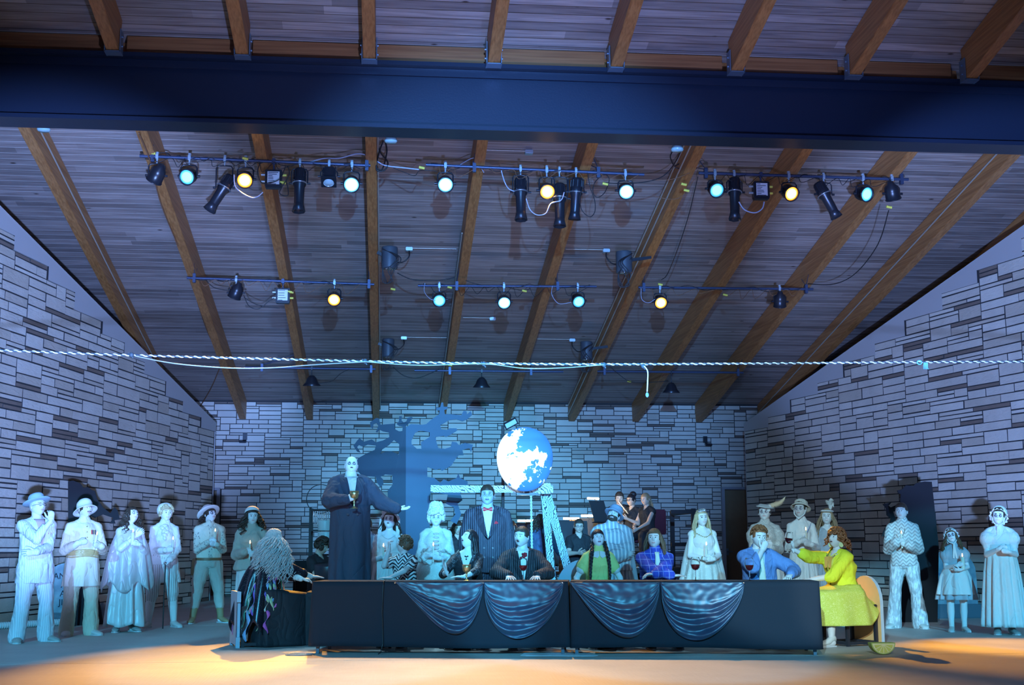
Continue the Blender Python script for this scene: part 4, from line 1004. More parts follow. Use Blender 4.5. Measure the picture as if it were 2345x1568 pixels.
# bald man on a step
st = .62; p = P(800, 16.1, st); G = Fig('person with bald head in long navy overcoat, raised above the table, arm outstretched with goblet', p, HT(803, 1043, 16.1, st), 8, 'm', w=1.38, head=(-4, 16, 2), face='dark', makeup=(.16, .16, .20), mouth='open', fat=.16, skin='ghost', gaze=(-.1, .3), brow=0,
    L=dict(to=(-.055, -.20, .665), d=(.75, -.5, .25), n=(.3, .8, 0), pose='grip', hint=(-1, .1, -.7)), R=dict(to=(.33, -.12, .60), d=(.95, -.1, .05), n=(0, -.3, .9), pose='open', hint=(0, .3, -1), thumb=-1))
G.top('overcoat', C_NAVY, .034, z0=.575, flare=.004, vneck=(.19, .055), disp=.014, sr=1.25); G.skirt('overcoat_skirt', C_NAVY, z0=.63, hem=.045, r1=.158, folds=7, amp=.010, seed=5, ry=.75, ease=.042); shirt_front(G, C_WHITE, .66, .050, .028, 'turtleneck')
mb = MB(); rcone(mb, G.sp(.815), G.sp(.86), .048*G.H, .047*G.H); G.child(mb, 'turtleneck_collar', C_WHITE); G.lapels(C_NAVY, .63, .060, .040); G.shoes(C_LEATHER, bulk=1.1)
buttons(G, [(x, z) for x in (-.055, .06) for z in (.65, .56)], SHOE_B, .060, .015)
wr = G.arm[-1]['W']; mb = MB(); rcone(mb, wr-(wr-G.arm[-1]['E']).normalized()*.05, wr, .038, .034); G.child(mb, 'glove_cuff', C_WHITE)
t = thing('wooden_step', 'black step box behind the table carrying the bald figure', 'box', (p[0], 16.15, 0)); mb = MB(); mb.box((0, 0, st/2), (1.0, .7, st), bev=.01); mb.build('box_body', C_BLACK, t)
mb = MB(); mb.box((0, 0, st-.001), (.98, .68, .004)); mb.build('step_mat', C_BLACK, t)

p = P(838, 17.6); G2 = Fig('person in pale striped robe mostly hidden behind the bald figure', p, 1.55, -10, 'm', w=1.1, head=(0, 0, 0)); G2.top('robe', STR_COAT, .03, z0=.5); G2.skirt('robe_skirt', C_GREYB, z0=.6, hem=.05, r1=.16); G2.hair(H_DARK); G2.shoes(SHOE_G)

p = P(890, 16.6); Hh = Fig('person in white cap-sleeved gown with ribboned headdress, mouth open, holding a candle', p, HT(893, 1170, 16.6), -6, 'f', w=1.12, head=(-6, 14, 2), face='dark', makeup=(.34, .32, .36), mouth='open', gaze=(-.2, .4), **cnds(.03, -.15, .635))
Hh.top('gown_bodice', C_WHITE, .010, z0=.55, sleeve='puff', puff=.040, collar=False, vneck=(.09, .075)); Hh.skirt('gown_skirt', C_WHITE, z0=.68, hem=.03, r1=.17, folds=13, amp=.012, seed=9); Hh.shoes(SHOE_W)
Hh.hair(H_DARK, bulk=.08, line=.5, strands=dict(n=44, length=.26, wav=.008, ph0=1.3, ph1=5.0)); necklace(Hh, SILV, .80, .02, .003)
mb = MB()
for q in (-1, 1):
    for k in range(3): mb.tube([Hh.hh((q*.25, -.1, .42)), Hh.hh((q*(.42+.05*k), .0, .30-.1*k)), Hh.hh((q*(.46+.05*k), .05, -.3)), Hh.hh((q*(.52+.04*k), .0, -1.0+.1*k))], [.022, .02, .016, .012], 6)
    mb.ball(Hh.hh((q*.30, -.12, .42)), .04, 8, sc=(1, .6, 1.2))
Hh.child(mb, 'ribbon_headdress', C_WHITE); candle(Hh, 1, 'taper', 'candle in front of the figure in the ribboned headdress')

p = P(998, 16.8); I_ = Fig('person in towering white curled wig and pale brocade court dress, candle in hands', p, HT(997, 1143, 16.8, 0, .115), -2, 'f', w=1.18, head=(0, 2, 0), face='dark', makeup=(.40, .38, .42), gaze=(0, .1), **cnds(.035, -.16, .625))
I_.top('court_bodice', BROC, .020, z0=.52, sleeve='elbow', collar=False, vneck=(.055, .07), sr=1.35, disp=.02); I_.skirt('court_skirt', BROC, z0=.62, hem=.02, r1=.24, folds=11, amp=.016, seed=12, expo=.5); I_.shoes(SHOE_W)
for q in (-1, 1):
    A_ = I_.arm[q]; c = A_['E']+(A_['W']-A_['E'])*.25; mb = MB(); dd = (A_['W']-A_['E']).normalized(); x = dd.orthogonal().normalized(); y = dd.cross(x)
    mb.loft([[c+dd*t+(x*math.cos(a)+y*math.sin(a))*(r+.012*math.sin(a*7)) for a in [2*PI*j/42 for j in range(42)]] for t, r in ((0, .06), (.05, .085), (.11, .11))], 0, False); o = I_.child(mb, 'lace_cuff', LACE_W); o.modifiers.new('t', 'SOLIDIFY').thickness = .004
mb = MB()
for i in range(5): mb.ball(chest(I_, 0, .80-.028*i, .022), .028, 8, sc=(1.4, .6, .6))
I_.child(mb, 'bodice_ruffle', LACE_W); curls(I_, H_WHITE, 110, .016, 1.10, -.35, 1.0, .40, 'curled_wig', 3, 1.5, front=.42)
mb = MB(); rnd = random.Random(5)
for i in range(60):
    a = rnd.uniform(0, 2*PI); zz = rnd.uniform(.35, .85); rr = .34*math.sqrt(max(.02, 1-((zz-.45)/.5)**2)); c = V3((rr*math.cos(a), rr*math.sin(a)*1.1+.03, zz)); t1 = V3((-math.sin(a), math.cos(a), 0))
    mb.tube([I_.hh(c+t1*(.07*math.cos(k))+V3((math.cos(a)*.05, math.sin(a)*.05, .07*math.sin(k)))) for k in [j*.8 for j in range(9)]], .015, 6)
mb.ball(I_.hh((0, .03, .5)), .085, 14, sc=(.95, 1.05, 1.05)); I_.child(mb, 'wig_crown', H_WHITE); candle(I_, 1, 'taper', 'candle in front of the white wigged figure')
mb = MB(); mb.tube([I_.sp(.822)+V3((.055*math.cos(a), .05*math.sin(a)-.005, .01*math.sin(a))) for a in [2*PI*j/16 for j in range(17)]], .007, 6, caps=False); I_.child(mb, 'choker', C_BLACK)

p = P(1116, 16.9); J = Fig('person, very tall, in dark pinstriped suit with red bow tie and red pocket square', p, HT(1118, 1107, 16.9, 0, .01), -2, 'm', w=1.30, head=(-4, 6, 0), face='dark', makeup=(.20, .22, .30), skin='grey', gaze=(-.05, .1), lip=(.10, .10, .16),
    L=dict(to=(-.135, -.02, .47), d=(0, -.1, -1), n=(1, 0, 0)), R=dict(to=(.135, -.02, .47), d=(0, -.1, -1), n=(-1, 0, 0)))
J.top('suit_jacket', PIN_DARK, .030, z0=.42, flare=.01, vneck=(.20, .045), disp=.012, sr=1.2); shirt_front(J, C_WHITE, .645, .042, .022); J.lapels(PIN_DARK, .63, .055, .034); J.trousers('trousers', PIN_DARK, .022, hem=.03); J.shoes(SHOE_B, bulk=1.2)
J.hair(H_DARK, line=.40, bulk=.07, noise=.05, low=-.35); bow_tie(J, C_RED, .833, 1.1, .030); chest_poly(J, [(.078, .735), (.125, .738), (.135, .742), (.108, .756), (.10, .742), (.09, .752)], .042, C_RED, 'pocket_square')
buttons(J, [(x, z) for x in (-.05, .06) for z in (.58, .52)], SHOE_B, .04, .012)

# -- seated at the table ---------------------------------------------------------
def seat(px, off=.98): Y = Ytab(px)+off; return P(px, Y)
TZ = .775
def tabarm(f_H, q, x, y, zabs, seatz, d, n, pose='flat', hint=None):
    dz = seatz+.10-.52*f_H; r = dict(to=(x/f_H, y/f_H, (zabs-dz)/f_H), d=d, n=n, pose=pose)
    if hint: r['hint'] = hint
    return r
p = seat(932); h = 1.36; U = Fig('person in black and white striped tee, brown hair, hand raised to face', p, h, -28, 'm', seat=.52, w=.95, head=(-78, 18, 0), face='live', skin='pale', gaze=(0, .2), lean=(-.03, -.05),
    L=tabarm(h, -1, -.10, -.26, 1.13, .52, (-.2, .2, 1), (.6, .5, 0), 'cup', (-.3, -.6, -1)), R=tabarm(h, 1, -.02, -.40, .80, .52, (-1, -.1, 0), (0, 0, -1), 'flat', (1, 0, 0)))
U.top('striped_tee', ZEBRA, .020, z0=.47, sleeve='short', disp=.02, collar=False); U.trousers('trousers', C_BLACK, .02); U.shoes(SHOE_B); U.hair(H_BROWN, line=.42, bulk=.13, noise=.09, low=-.45, seed=3); curls(U, H_BROWN, 40, .008, 1.10, .0, 1, .4, 'hair_tufts', 8)

p = seat(1070); h = 1.66; Vv = Fig('person in low-cut black lace gown with very long black hair gazing up, goblet before them', p, h, -10, 'f', seat=.47, w=1.08, head=(-52, 26, -4), face='live', skin='ghost', gaze=(0, .4), lip=(.14, .05, .09), bust=.086,
    L=tabarm(h, -1, -.19, -.42, .86, .47, (-.35, -.2, .9), (1, 0, 0), 'open', (-1, .2, -1)), R=tabarm(h, 1, .02, -.46, .815, .47, (-1, -.2, 0), (0, 0, -1), 'flat', (1, .1, -.3)))
Vv.top('gown_bodice', C_BLACK, .010, z0=.50, sleeve='none', collar=False, vneck=(.145, .062)); Vv.top('lace_sleeves', C_LACEB, .013, z0=.76, z1=.82, sleeve='34', collar=False, vneck=(.145, .062)); Vv.skirt('gown_skirt', C_BLACK, z0=.56, hem=-.05, r1=.16, cx=(0, -.25)); Vv.shoes(SHOE_B)
Vv.hair(H_BLACK, line=.55, bulk=.07, noise=.015, strands=[dict(n=90, length=.62, wav=.004, freq=1, r=.011, ph0=1.35, ph1=4.95, out=.045, back=.05)])
mb = MB(); mb.tube([Vv.sp(.822)+V3((.046*math.cos(a), .042*math.sin(a)-.002, 0)) for a in [2*PI*j/16 for j in range(17)]], .008, 6, caps=False)
for x, z in ((0, .80), (-.015, .805), (.015, .805), (0, .785)): mb.ball(chest(Vv, x, z, .006), .009, 6)
Vv.child(mb, 'choker_necklace', C_BLACK)

p = seat(1196); h = 1.74; Ww = Fig('person in black pinstriped jacket with dark red rosette tie, both hands flat on table', p, h, 0, 'm', seat=.46, w=1.1, head=(-34, 4, 2), face='live', skin='pale', gaze=(-.4, .2), mouth='open', fat=.06,
    L=tabarm(h, -1, -.20, -.42, .825, .46, (0, -.9, -.25), (0, -.2, -1), 'flat', (-1, .2, -.5)), R=tabarm(h, 1, .13, -.42, .825, .46, (-.2, -.9, -.25), (0, -.2, -1), 'flat', (1, .2, -.5)))
Ww.top('jacket', PIN_BLK, .026, z0=.46, vneck=(.20, .045), disp=.016, sr=1.15); shirt_front(Ww, C_WHITE, .63, .042, .022); Ww.lapels(PIN_BLK, .62, .05, .032); Ww.trousers('trousers', PIN_BLK, .02); Ww.shoes(SHOE_B); Ww.hair(H_DARK, line=.46, bulk=.07, noise=.03, low=-.25)
mb = MB(); rnd = random.Random(2)
for i in range(14): mb.ball(chest(Ww, rnd.uniform(-.035, .035), .80+rnd.uniform(-.015, .015), .04), .014, 6)
Ww.child(mb, 'rosette', mat('cloth_dark_red', (.30, .01, .02), .5)); mb = MB(); mb.add([Ww.hh(q) for q in [(-.12, -.44, -.19), (0, -.47, -.165), (.12, -.44, -.19), (0, -.46, -.195)]], [(0, 3, 1), (1, 3, 2)]); Ww.child(mb, 'thin_moustache', H_BLACK)
for q in (-1, 1):
    a = Ww.arm[q]; dd = (a['W']-a['E']).normalized(); mb = MB(); rcone(mb, a['W']-dd*.03, a['W']+dd*.005, .036, .034); Ww.child(mb, 'shirt_cuff', C_WHITE)

p = seat(1370); h = 1.58; X = Fig('person in lime collared shirt with two long black plaits, seated stiffly at table', p, h, 0, 'f', seat=.50, w=1.05, head=(4, 14, 0), face='live', skin='ghost', gaze=(.1, .4), lip=(.22, .10, .14),
    L=dict(to=(-.155, -.10, .53), d=(0, -.6, -.8), n=(1, 0, 0)), R=dict(to=(.155, -.10, .53), d=(0, -.6, -.8), n=(-1, 0, 0)))
X.top('lime_shirt', C_LIME, .024, z0=.47, sleeve='short', disp=.012, flare=.01); X.skirt('skirt', C_BLACK, z0=.56, hem=.0, r1=.15, cx=(0, -.2)); X.shoes(SHOE_B); X.hair(H_BLACK, line=.36, bulk=.08, noise=.012, low=-.35)
for q in (-1, 1):
    chest_poly(X, [(q*.004, .838), (q*.075, .83), (q*.085, .80), (q*.03, .785), (q*.004, .80)][::(1 if q > 0 else -1)], .034, C_WHITE, 'collar')
    c = X.sh[q]+(X.arm[q]['E']-X.sh[q])*.54; mb = MB(); dd = (X.arm[q]['E']-X.sh[q]).normalized(); rcone(mb, c-dd*.012, c+dd*.012, .060, .062); X.child(mb, 'sleeve_cuff', C_WHITE)
    mb = MB(); top_ = X.hh((q*.33, -.05, -.15)); L = .42
    for ph in range(3):
        pts = []; 
        for i in range(33):
            t = i/32; a = t*7*PI*1.0+ph*2*PI/3; r_ = .014*(1-.45*t); xx = top_.x+q*.045*math.sin(t*1.6); yy = top_.y-.11*ss(0, .35, t)-.03*t
            pts.append(V3((xx+r_*math.cos(a)*1.1, yy+r_*math.sin(2*a)*.6, top_.z-L*t)))
        mb.tube(pts, [.015*(1-.5*i/32) for i in range(33)], 6)
    e0 = top_+V3((q*.045, -.14, -L)); mb.tube([e0, e0+V3((0, 0, -.05)), e0+V3((q*.01, 0, -.10))], [.010, .012, .003], 6); X.child(mb, 'plait', H_BLACK)

p = seat(1500); h = 1.70; Yy = Fig('person in blue plaid shirt with pale tie and shoulder-length brown hair, arms folded on table', p, h, 0, 'm', seat=.45, w=.95, head=(-20, 8, 0), face='live', skin='pale', gaze=(-.3, .3),
    L=tabarm(h, -1, .10, -.42, .82, .45, (1, -.1, 0), (0, 0, -1), 'flat', (-1, 0, -.2)), R=tabarm(h, 1, -.10, -.48, .83, .45, (-1, 0, 0), (0, 0, -1), 'relax', (1, 0, -.2)))
Yy.top('plaid_shirt', PLAID, .026, z0=.46, disp=.018, sr=1.2); tie(Yy, mat('tie_pale', (.66, .72, .62), .6, bump=.3, bscale=200), w=1.6, e=.058); Yy.trousers('trousers', C_NAVY, .02); Yy.shoes(SHOE_B)
Yy.hair(H_BROWN, line=.45, bulk=.08, noise=.02, strands=dict(n=80, length=.25, wav=.006, freq=1, r=.012, ph0=1.15, ph1=5.1, out=.03))
for q in (-1, 1): chest_poly(Yy, [(q*.003, .84), (q*.045, .845), (q*.06, .81), (q*.02, .80)][::(1 if q > 0 else -1)], .030, PLAID, 'shirt_collar')

p = seat(1740); h = 1.74; Z = Fig('person in light blue suit with reddish curly hair, hand over mouth, wine glass before them', p, h, -4, 'm', seat=.46, w=1.08, head=(6, -8, 4), face='live', skin='pale', gaze=(.5, 0), lean=(-.03, -.05),
    L=tabarm(h, -1, -.01, -.20, 1.10, .46, (.45, -.1, .9), (0, 1, .1), 'cup', (-.8, -.5, -1)), R=tabarm(h, 1, .27, -.40, .83, .46, (-.5, -.8, -.2), (0, -.2, -1), 'cup', (1, .1, -.5)))
Z.top('suit_jacket', C_BLUE, .026, z0=.46, vneck=(.19, .045), disp=.018, sr=1.2); shirt_front(Z, mat('shirt_blue', (.34, .46, .66), .8), .64, .042, .022); Z.lapels(C_BLUE, .62, .05, .032); tie(Z, pattern('tie_striped', (.50, .56, .46), (.70, .74, .62), f_stripe(60, .4, 'z'), .6), .83, .56, .040, w=1.5)
Z.trousers('trousers', C_BLUE, .02); Z.shoes(SHOE_B); Z.hair(H_AUB, line=.52, bulk=.05, noise=.03, low=-.3); curls(Z, H_AUB, 70, .006, 1.08, .1, 1, .40, 'curly_hair', 5, front=.62)
wr = Z.arm[1]; dd = (wr['W']-wr['E']).normalized(); mb = MB(); mb.tube([wr['W']-dd*.012, wr['W']+dd*.012], .036, 14); Z.child(mb, 'wristwatch', SHOE_B)

# -- pale figures behind the right half ------------------------------------------
p = P(1402, 17.0); Lm = Fig('person in grey crumpled hat and wide striped coat with short beard, looking up, arms folded', p, HT(1405, 1150, 17.0, 0, .05), 0, 'm', w=1.35, head=(-22, 24, 10), face='live', skin='pale', beard=True, fat=.10, gaze=(-.2, .5),
    L=dict(to=(.06, -.17, .63), d=(1, -.2, 0), n=(0, 1, 0), hint=(-1, .1, -.6)), R=dict(to=(-.02, -.20, .61), d=(-1, -.1, 0), n=(0, 1, 0), hint=(1, .1, -.6)))
Lm.top('striped_coat', STR_COAT, .040, z0=.50, flare=.03, disp=.02, sr=1.45); Lm.skirt('coat_skirt', STR_COAT, z0=.60, hem=.06, r1=.19, folds=9, amp=.018, seed=3); Lm.hair(H_DARK, line=.3, bulk=.04); Lm.shoes(SHOE_G)
hat = Lm.lathe_hat([(.38, .12), (.52, .08), (.60, .10), (.53, .16), (.41, .22), (.42, .42), (.36, .58), (.18, .66), (.001, .60)], tilt=-6, sy=1.15, roll=8, n=26); Lm.child(hat, 'crumpled_hat', mat('felt_grey', (.26, .32, .42), .9, bump=.5, bscale=30))
mb = MB(); vs = []
Lm.skirt('cape', C_GREYB, z0=.80, hem=.05, r0=.10, r1=.22, folds=6, amp=.014, seed=7, ry=.5, cx=(.06, .12), expo=.5)

p = P(1610, 17.2); Mm = Fig('person with tiara and long blond hair in pale sleeveless gown, hands clasped at waist', p, HT(1605, 1165, 17.2), 4, 'f', w=1.18, head=(6, 4, -6), face='live', mouth='smile', gaze=(0, .2), L=dict(to=(-.03, -.16, .60), d=(.9, -.3, .0), n=(0, 1, 0), pose='cup'), R=dict(to=(.035, -.17, .595), d=(-.9, -.3, 0), n=(0, 1, 0), pose='cup'))
Mm.top('gown_bodice', C_WHITE, .012, z0=.55, sleeve='none', collar=False, vneck=(.05, .07)); Mm.skirt('gown_skirt', BROC, z0=.62, hem=.02, r1=.21, folds=13, amp=.015, seed=14, expo=.6); Mm.skirt('veil_cape', C_SILK, z0=.80, hem=.08, r0=.085, r1=.25, folds=7, amp=.014, seed=5, ry=.4, cx=(.03, .16), expo=.6); Mm.shoes(SHOE_W)
Mm.hair(H_BLOND, line=.50, bulk=.07, strands=dict(n=80, length=.34, wav=.012, freq=1.6, r=.010, ph0=1.2, ph1=5.05, out=.03)); necklace(Mm, GOLDM, .80, .03, .009, 11, wid=.07)
mb = MB()
for i in range(9):
    a = (i-4)*.17; h_ = .10+.07*math.cos(a*2.2); c0, c1 = V3((.33*math.sin(a), -.33*math.cos(a), .36)), V3((.35*math.sin(a), -.35*math.cos(a), .36+h_)); mb.tube([Mm.hh(c0), Mm.hh(c1)], [.006, .003], 5); mb.ball(Mm.hh(c1), .008, 6)
mb.tube([Mm.hh((.34*math.sin(a), -.34*math.cos(a), .36)) for a in [(i-8)*.12 for i in range(17)]], .006, 5); Mm.child(mb, 'tiara', SILV)
for q in (-1, 1):
    a = Mm.arm[q]; dd = (a['W']-a['E']).normalized(); mb = MB(); mb.tube([a['W']-dd*.045, a['W']-dd*.03], .029, 12); Mm.child(mb, 'bracelet', GOLDM)
candle(Mm, 1, 'taper', 'candle standing up from the hands of the figure with the tiara', zoff=.05)

p = P(1755, 18.0); N_ = Fig('person in cream blouse and gold sash with a long feather on the hat, candle raised', p, HT(1752, 1152, 18.0), -8, 'f', w=1.2, head=(-14, 6, 0), face='dark', makeup=(.25, .22, .26), gaze=(-.3, .1), **cnds(.03, -.16, .655))
N_.top('blouse', LACE_W, .018, z0=.52, sleeve='balloon', puff=.062, disp=.016); belt(N_, C_GOLD, .595, .05, .026, 'sash', sm=1); N_.skirt('skirt', C_WHITE, z0=.585, hem=.03, r1=.17, folds=12, amp=.014, seed=15); N_.shoes(SHOE_W); N_.hair(H_BLACK, line=.42, bulk=.11, low=-.35, noise=.03)
hat = N_.lathe_hat([(.38, .30), (.50, .30), (.52, .33), (.40, .38), (.30, .48), (.001, .52)], tilt=10, roll=8); N_.child(hat, 'flat_hat', C_SILK)
def feather(f, pts, wid, M, name='feather'):
    mb = MB(); pts = [f.hh(q) for q in pts]; n = 16; sp_ = []
    for i in range(n+1):
        t = i/n*(len(pts)-1); a = min(int(t), len(pts)-2); sp_.append(pts[a].lerp(pts[a+1], t-a))
    mb.tube(sp_, .003, 5); rnd = random.Random(1); cam_n = f.Rm @ V3((0, -1, 0))
    for i in range(1, n*3):
        t = i/(n*3)*n; a = min(int(t), n-1); c = sp_[a].lerp(sp_[a+1], t-a); d = (sp_[a+1]-sp_[a]).normalized(); s_ = d.cross(cam_n).normalized(); w_ = wid*f.hs*math.sin(PI*(i/(n*3))**.7)
        for q in (-1, 1): e = c+s_*q*w_+d*w_*.7; mb.tube([c, (c+e)/2+d*.004, e], [.0035, .003, .001], 4)
    return f.child(mb, name, M)
feather(N_, [(.15, -.2, .38), (.55, -.1, .42), (1.0, 0, .60), (1.25, .05, .95)], .17, mat('feather_peach', (.72, .52, .34), .8))
mb = MB()
for i in range(6): mb.ball(N_.hh((.28+.06*math.cos(i), -.26+.05*math.sin(i*2), .34-.05*i)), .022, 8)
N_.child(mb, 'hat_flowers', C_WHITE); candle(N_, 1, 'taper', 'candle raised by the figure with the feathered hat')

p = P(1838, 18.2); O_ = Fig('person in straw bonnet tied with ribbon and a pale blue lace sash, looking left', p, HT(1838, 1136, 18.2, 0, .055), -8, 'f', w=1.0, head=(-26, 8, 0), face='dark', makeup=(.22, .2, .24), skin='pale', gaze=(-.3, 0), **cnds(.045, -.15, .66))
O_.top('gown_bodice', C_WHITE, .014, z0=.53, disp=.014); O_.skirt('gown_skirt', C_WHITE, z0=.62, hem=.02, r1=.16, folds=14, amp=.013, seed=18); O_.shoes(SHOE_W); O_.hair(H_DARK, line=.45, bulk=.08, low=-.35)
hat = O_.lathe_hat([(.36, .20), (.50, .12), (.58, .08), (.59, .10), (.50, .18), (.40, .30), (.38, .48), (.26, .58), (.001, .60)], tilt=-16, sy=1.1, off=(0, .05, 0)); O_.child(hat, 'bonnet', C_CREAM)
mb = MB(); mb.tube([O_.hh((-.36, -.05, .1)), O_.hh((-.30, -.20, -.3)), O_.hh((0, -.36, -.62)), O_.hh((.30, -.20, -.3)), O_.hh((.36, -.05, .1))], .010, 6); c = chest(O_, .02, .80, .03)
for dx in (-.02, .03): mb.beam(c, c+V3((dx, -.01, -.26)), .035, .006, up=(0, 1, 0))
O_.child(mb, 'bonnet_ribbon', C_SATIN)
mb = MB(); n = 12; vs = []
for i in range(n+1):
    t = i/n; x = .11-.20*t; z = .80-.19*t
    for j in (-1, 0, 1): vs.append(chest(O_, x+j*.03, z+j*.022, .040))
mb.add(vs, [(i*3+j, i*3+j+1, i*3+j+4, i*3+j+3) for i in range(n) for j in range(2)], 0, True); o = O_.child(mb, 'lace_sash', pattern('blue_lace', (.30, .38, .62), (.62, .66, .78), f_lace(60, .6), .7)); o.modifiers.new('t', 'SOLIDIFY').thickness = .006
candle(O_, -1, 'taper', 'candle held by the figure in the ribbon-tied bonnet')

p = P(1898, 18.6); P_ = Fig('person in short-sleeved pale dress with long light hair and white plume, arms crossed', p, HT(1890, 1163, 18.6), -14, 'f', w=1.02, head=(-10, 4, 2), face='live', mouth='smile', gaze=(-.3, 0), L=dict(to=(.02, -.14, .62), d=(1, -.2, 0), n=(0, 1, 0)), R=dict(to=(-.03, -.16, .60), d=(-1, -.1, 0), n=(0, 1, 0)))
P_.top('dress_bodice', C_GREYB, .014, z0=.53, sleeve='puff', puff=.044, collar=False, vneck=(.05, .06)); P_.skirt('dress_skirt', C_GREYB, z0=.6, hem=.05, r1=.15, seed=21); P_.shoes(SHOE_W)
P_.hair(H_BROWN if False else hairmat('hair_light_brown', (.34, .22, .12)), line=.45, bulk=.08, strands=dict(n=70, length=.30, wav=.008, freq=1.2, r=.010)); mb = MB(); mb.tube([P_.hh((.35*math.sin(a), -.42*math.cos(a), .34)) for a in [2*PI*i/20 for i in range(21)]], .014, 8, caps=False); P_.child(mb, 'headband', C_SATIN)
feather(P_, [(.20, -.1, .35), (.22, 0, .75), (.10, .05, 1.02), (.30, .05, .95), (.42, 0, .6)], .22, C_WHITE, 'plume')

# -- right file --------------------------------------------------------------------
p = FP(2078, 1438); Q = Fig('person in chevron shirt and crushed velvet bell-bottoms holding a candle, right of lemon chair', p, HT(2085, 1150, p[1]), -24, 'm', w=.92, head=(-12, 4, 0), face='live', skin='pale', gaze=(-.4, .2), stance=.17, toe=22, **cnds(.05, -.155, .67))
Q.top('chevron_shirt', CHEV, .024, z0=.49, flare=.02, disp=.014, sr=1.15, bell=.022); Q.trousers('bell_bottoms', CRUSH, .014, hem=.02, flare=.05, disp=.012); Q.shoes(SHOE_W, bulk=1.15); Q.hair(H_DARK, line=.42, bulk=.08, low=-.15)
for q in (-1, 1): chest_poly(Q, [(q*.006, .835), (q*.045, .845), (q*.10, .80), (q*.03, .79)][::(1 if q > 0 else -1)], .032, CHEV, 'wide_collar')
mb = MB(); mb.tube([chest(Q, t*.05, .835-.10*(1-t*t), .030) for t in [-1+2*i/16 for i in range(17)]], .003, 5); Q.child(mb, 'pendant_cord', SHOE_B); candle(Q, 1, 'taper', 'candle held by the figure in the chevron shirt')

p = FP(2195, 1446); Rr = Fig('child in frilled white bonnet, pale puff-sleeved dress and apron with white socks', p, HT(2190, 1207, p[1], 0, .02), -14, 'f', head=(-8, 12, -14), face='dark', makeup=(.12, .10, .14), w=1.05, gaze=(-.2, .3), stance=.10, toe=14, L=cnd(-1, .01, -.16, .645), R=dict(to=(.02, -.17, .60), d=(-.9, -.2, 0), n=(0, .6, .6), pose='cup'))
Rr.top('dress_bodice', C_GREYB, .012, z0=.55, sleeve='puff', puff=.062); Rr.skirt('dress_skirt', C_GREYB, z0=.62, hem=.31, r1=.185, folds=14, amp=.016, seed=31, expo=.5); Rr.skirt('apron', C_WHITE, z0=.615, hem=.36, r1=.175, folds=9, amp=.012, seed=33, expo=.5, cx=(-.01, -.03), ease=.022, ry=.82); Rr.shoes(SHOE_W)
for q in (-1, 1):
    hp, kn, an, fd = Rr.leg[q]; mb = MB(); rcone(mb, an+(kn-an)*.25, an, .027*Rr.H, .026*Rr.H); Rr.child(mb, 'sock', C_WHITE)
Rr.hair(H_BROWN, line=.42, bulk=.07, strands=[dict(n=26, length=.20, ph0=1.0, ph1=1.9, wav=.012, r=.010, v0=.1), dict(n=26, length=.20, ph0=4.4, ph1=5.3, wav=.012, r=.010, v0=.1)])
def frill_bonnet(f, M, tie_=True):
    mb = MB(); R = f.Rm @ Matrix.Rotation(math.radians(-52), 3, 'X'); c = f.hh((0, .10, .02)); rings = []
    for r, z in ((.40, -.05), (.47, -.02), (.46, .15), (.47, .30), (.40, .47), (.22, .57), (.02, .59)): rings.append([c+R @ V3((r*math.cos(a)*f.hs, r*1.12*math.sin(a)*f.hs, z*f.hs)) for a in [2*PI*j/48 for j in range(48)]])
    fr = [c+R @ V3(((.52+.05*math.sin(a*14))*math.cos(a)*f.hs, (.52+.05*math.sin(a*14))*1.12*math.sin(a)*f.hs, -.12*f.hs)) for a in [2*PI*j/48 for j in range(48)]]
    mb.loft([fr]+rings, 0, False); o = f.child(mb, 'bonnet', M); o.modifiers.new('t', 'SOLIDIFY').thickness = .005
    mb = MB(); mb.tube([f.hh((-.36, -.05, -.05)), f.hh((-.28, -.20, -.38)), f.hh((0, -.34, -.62)), f.hh((.28, -.20, -.38)), f.hh((.36, -.05, -.05))], .009, 6)
    c2 = f.hh((0, -.36, -.64))
    for dx in (-.018, .02): mb.beam(c2, c2+V3((dx, -.035, -.19)), .022, .005, up=(0, 1, 0))
    f.child(mb, 'bonnet_ribbon', M)
frill_bonnet(Rr, C_WHITE); candle(Rr, -1, 'pillar', 'thick candle held by the child in the frilled bonnet', zoff=-.02)

p = FP(2302, 1452); Sx = Fig('person in long pale empire gown with puff sleeves and bonnet, rightmost on stage', p, HT(2298, 1160, p[1]), -16, 'f', w=1.15, head=(-16, 4, 4), face='dark', makeup=(.16, .14, .18), mouth='smile', gaze=(-.3, 0), stance=.09, toe=12, **cnds(.035, -.16, .655))
Sx.top('gown_bodice', C_WHITE, .014, z0=.60, sleeve='puff', puff=.066, collar=False, vneck=(.08, .06)); Sx.skirt('gown_skirt', C_WHITE, z0=.70, hem=.06, r1=.165, folds=15, amp=.016, seed=41, expo=.8, ease=.018); Sx.shoes(SHOE_G); Sx.hair(H_DARK, line=.48, bulk=.07, low=-.4); frill_bonnet(Sx, C_WHITE)
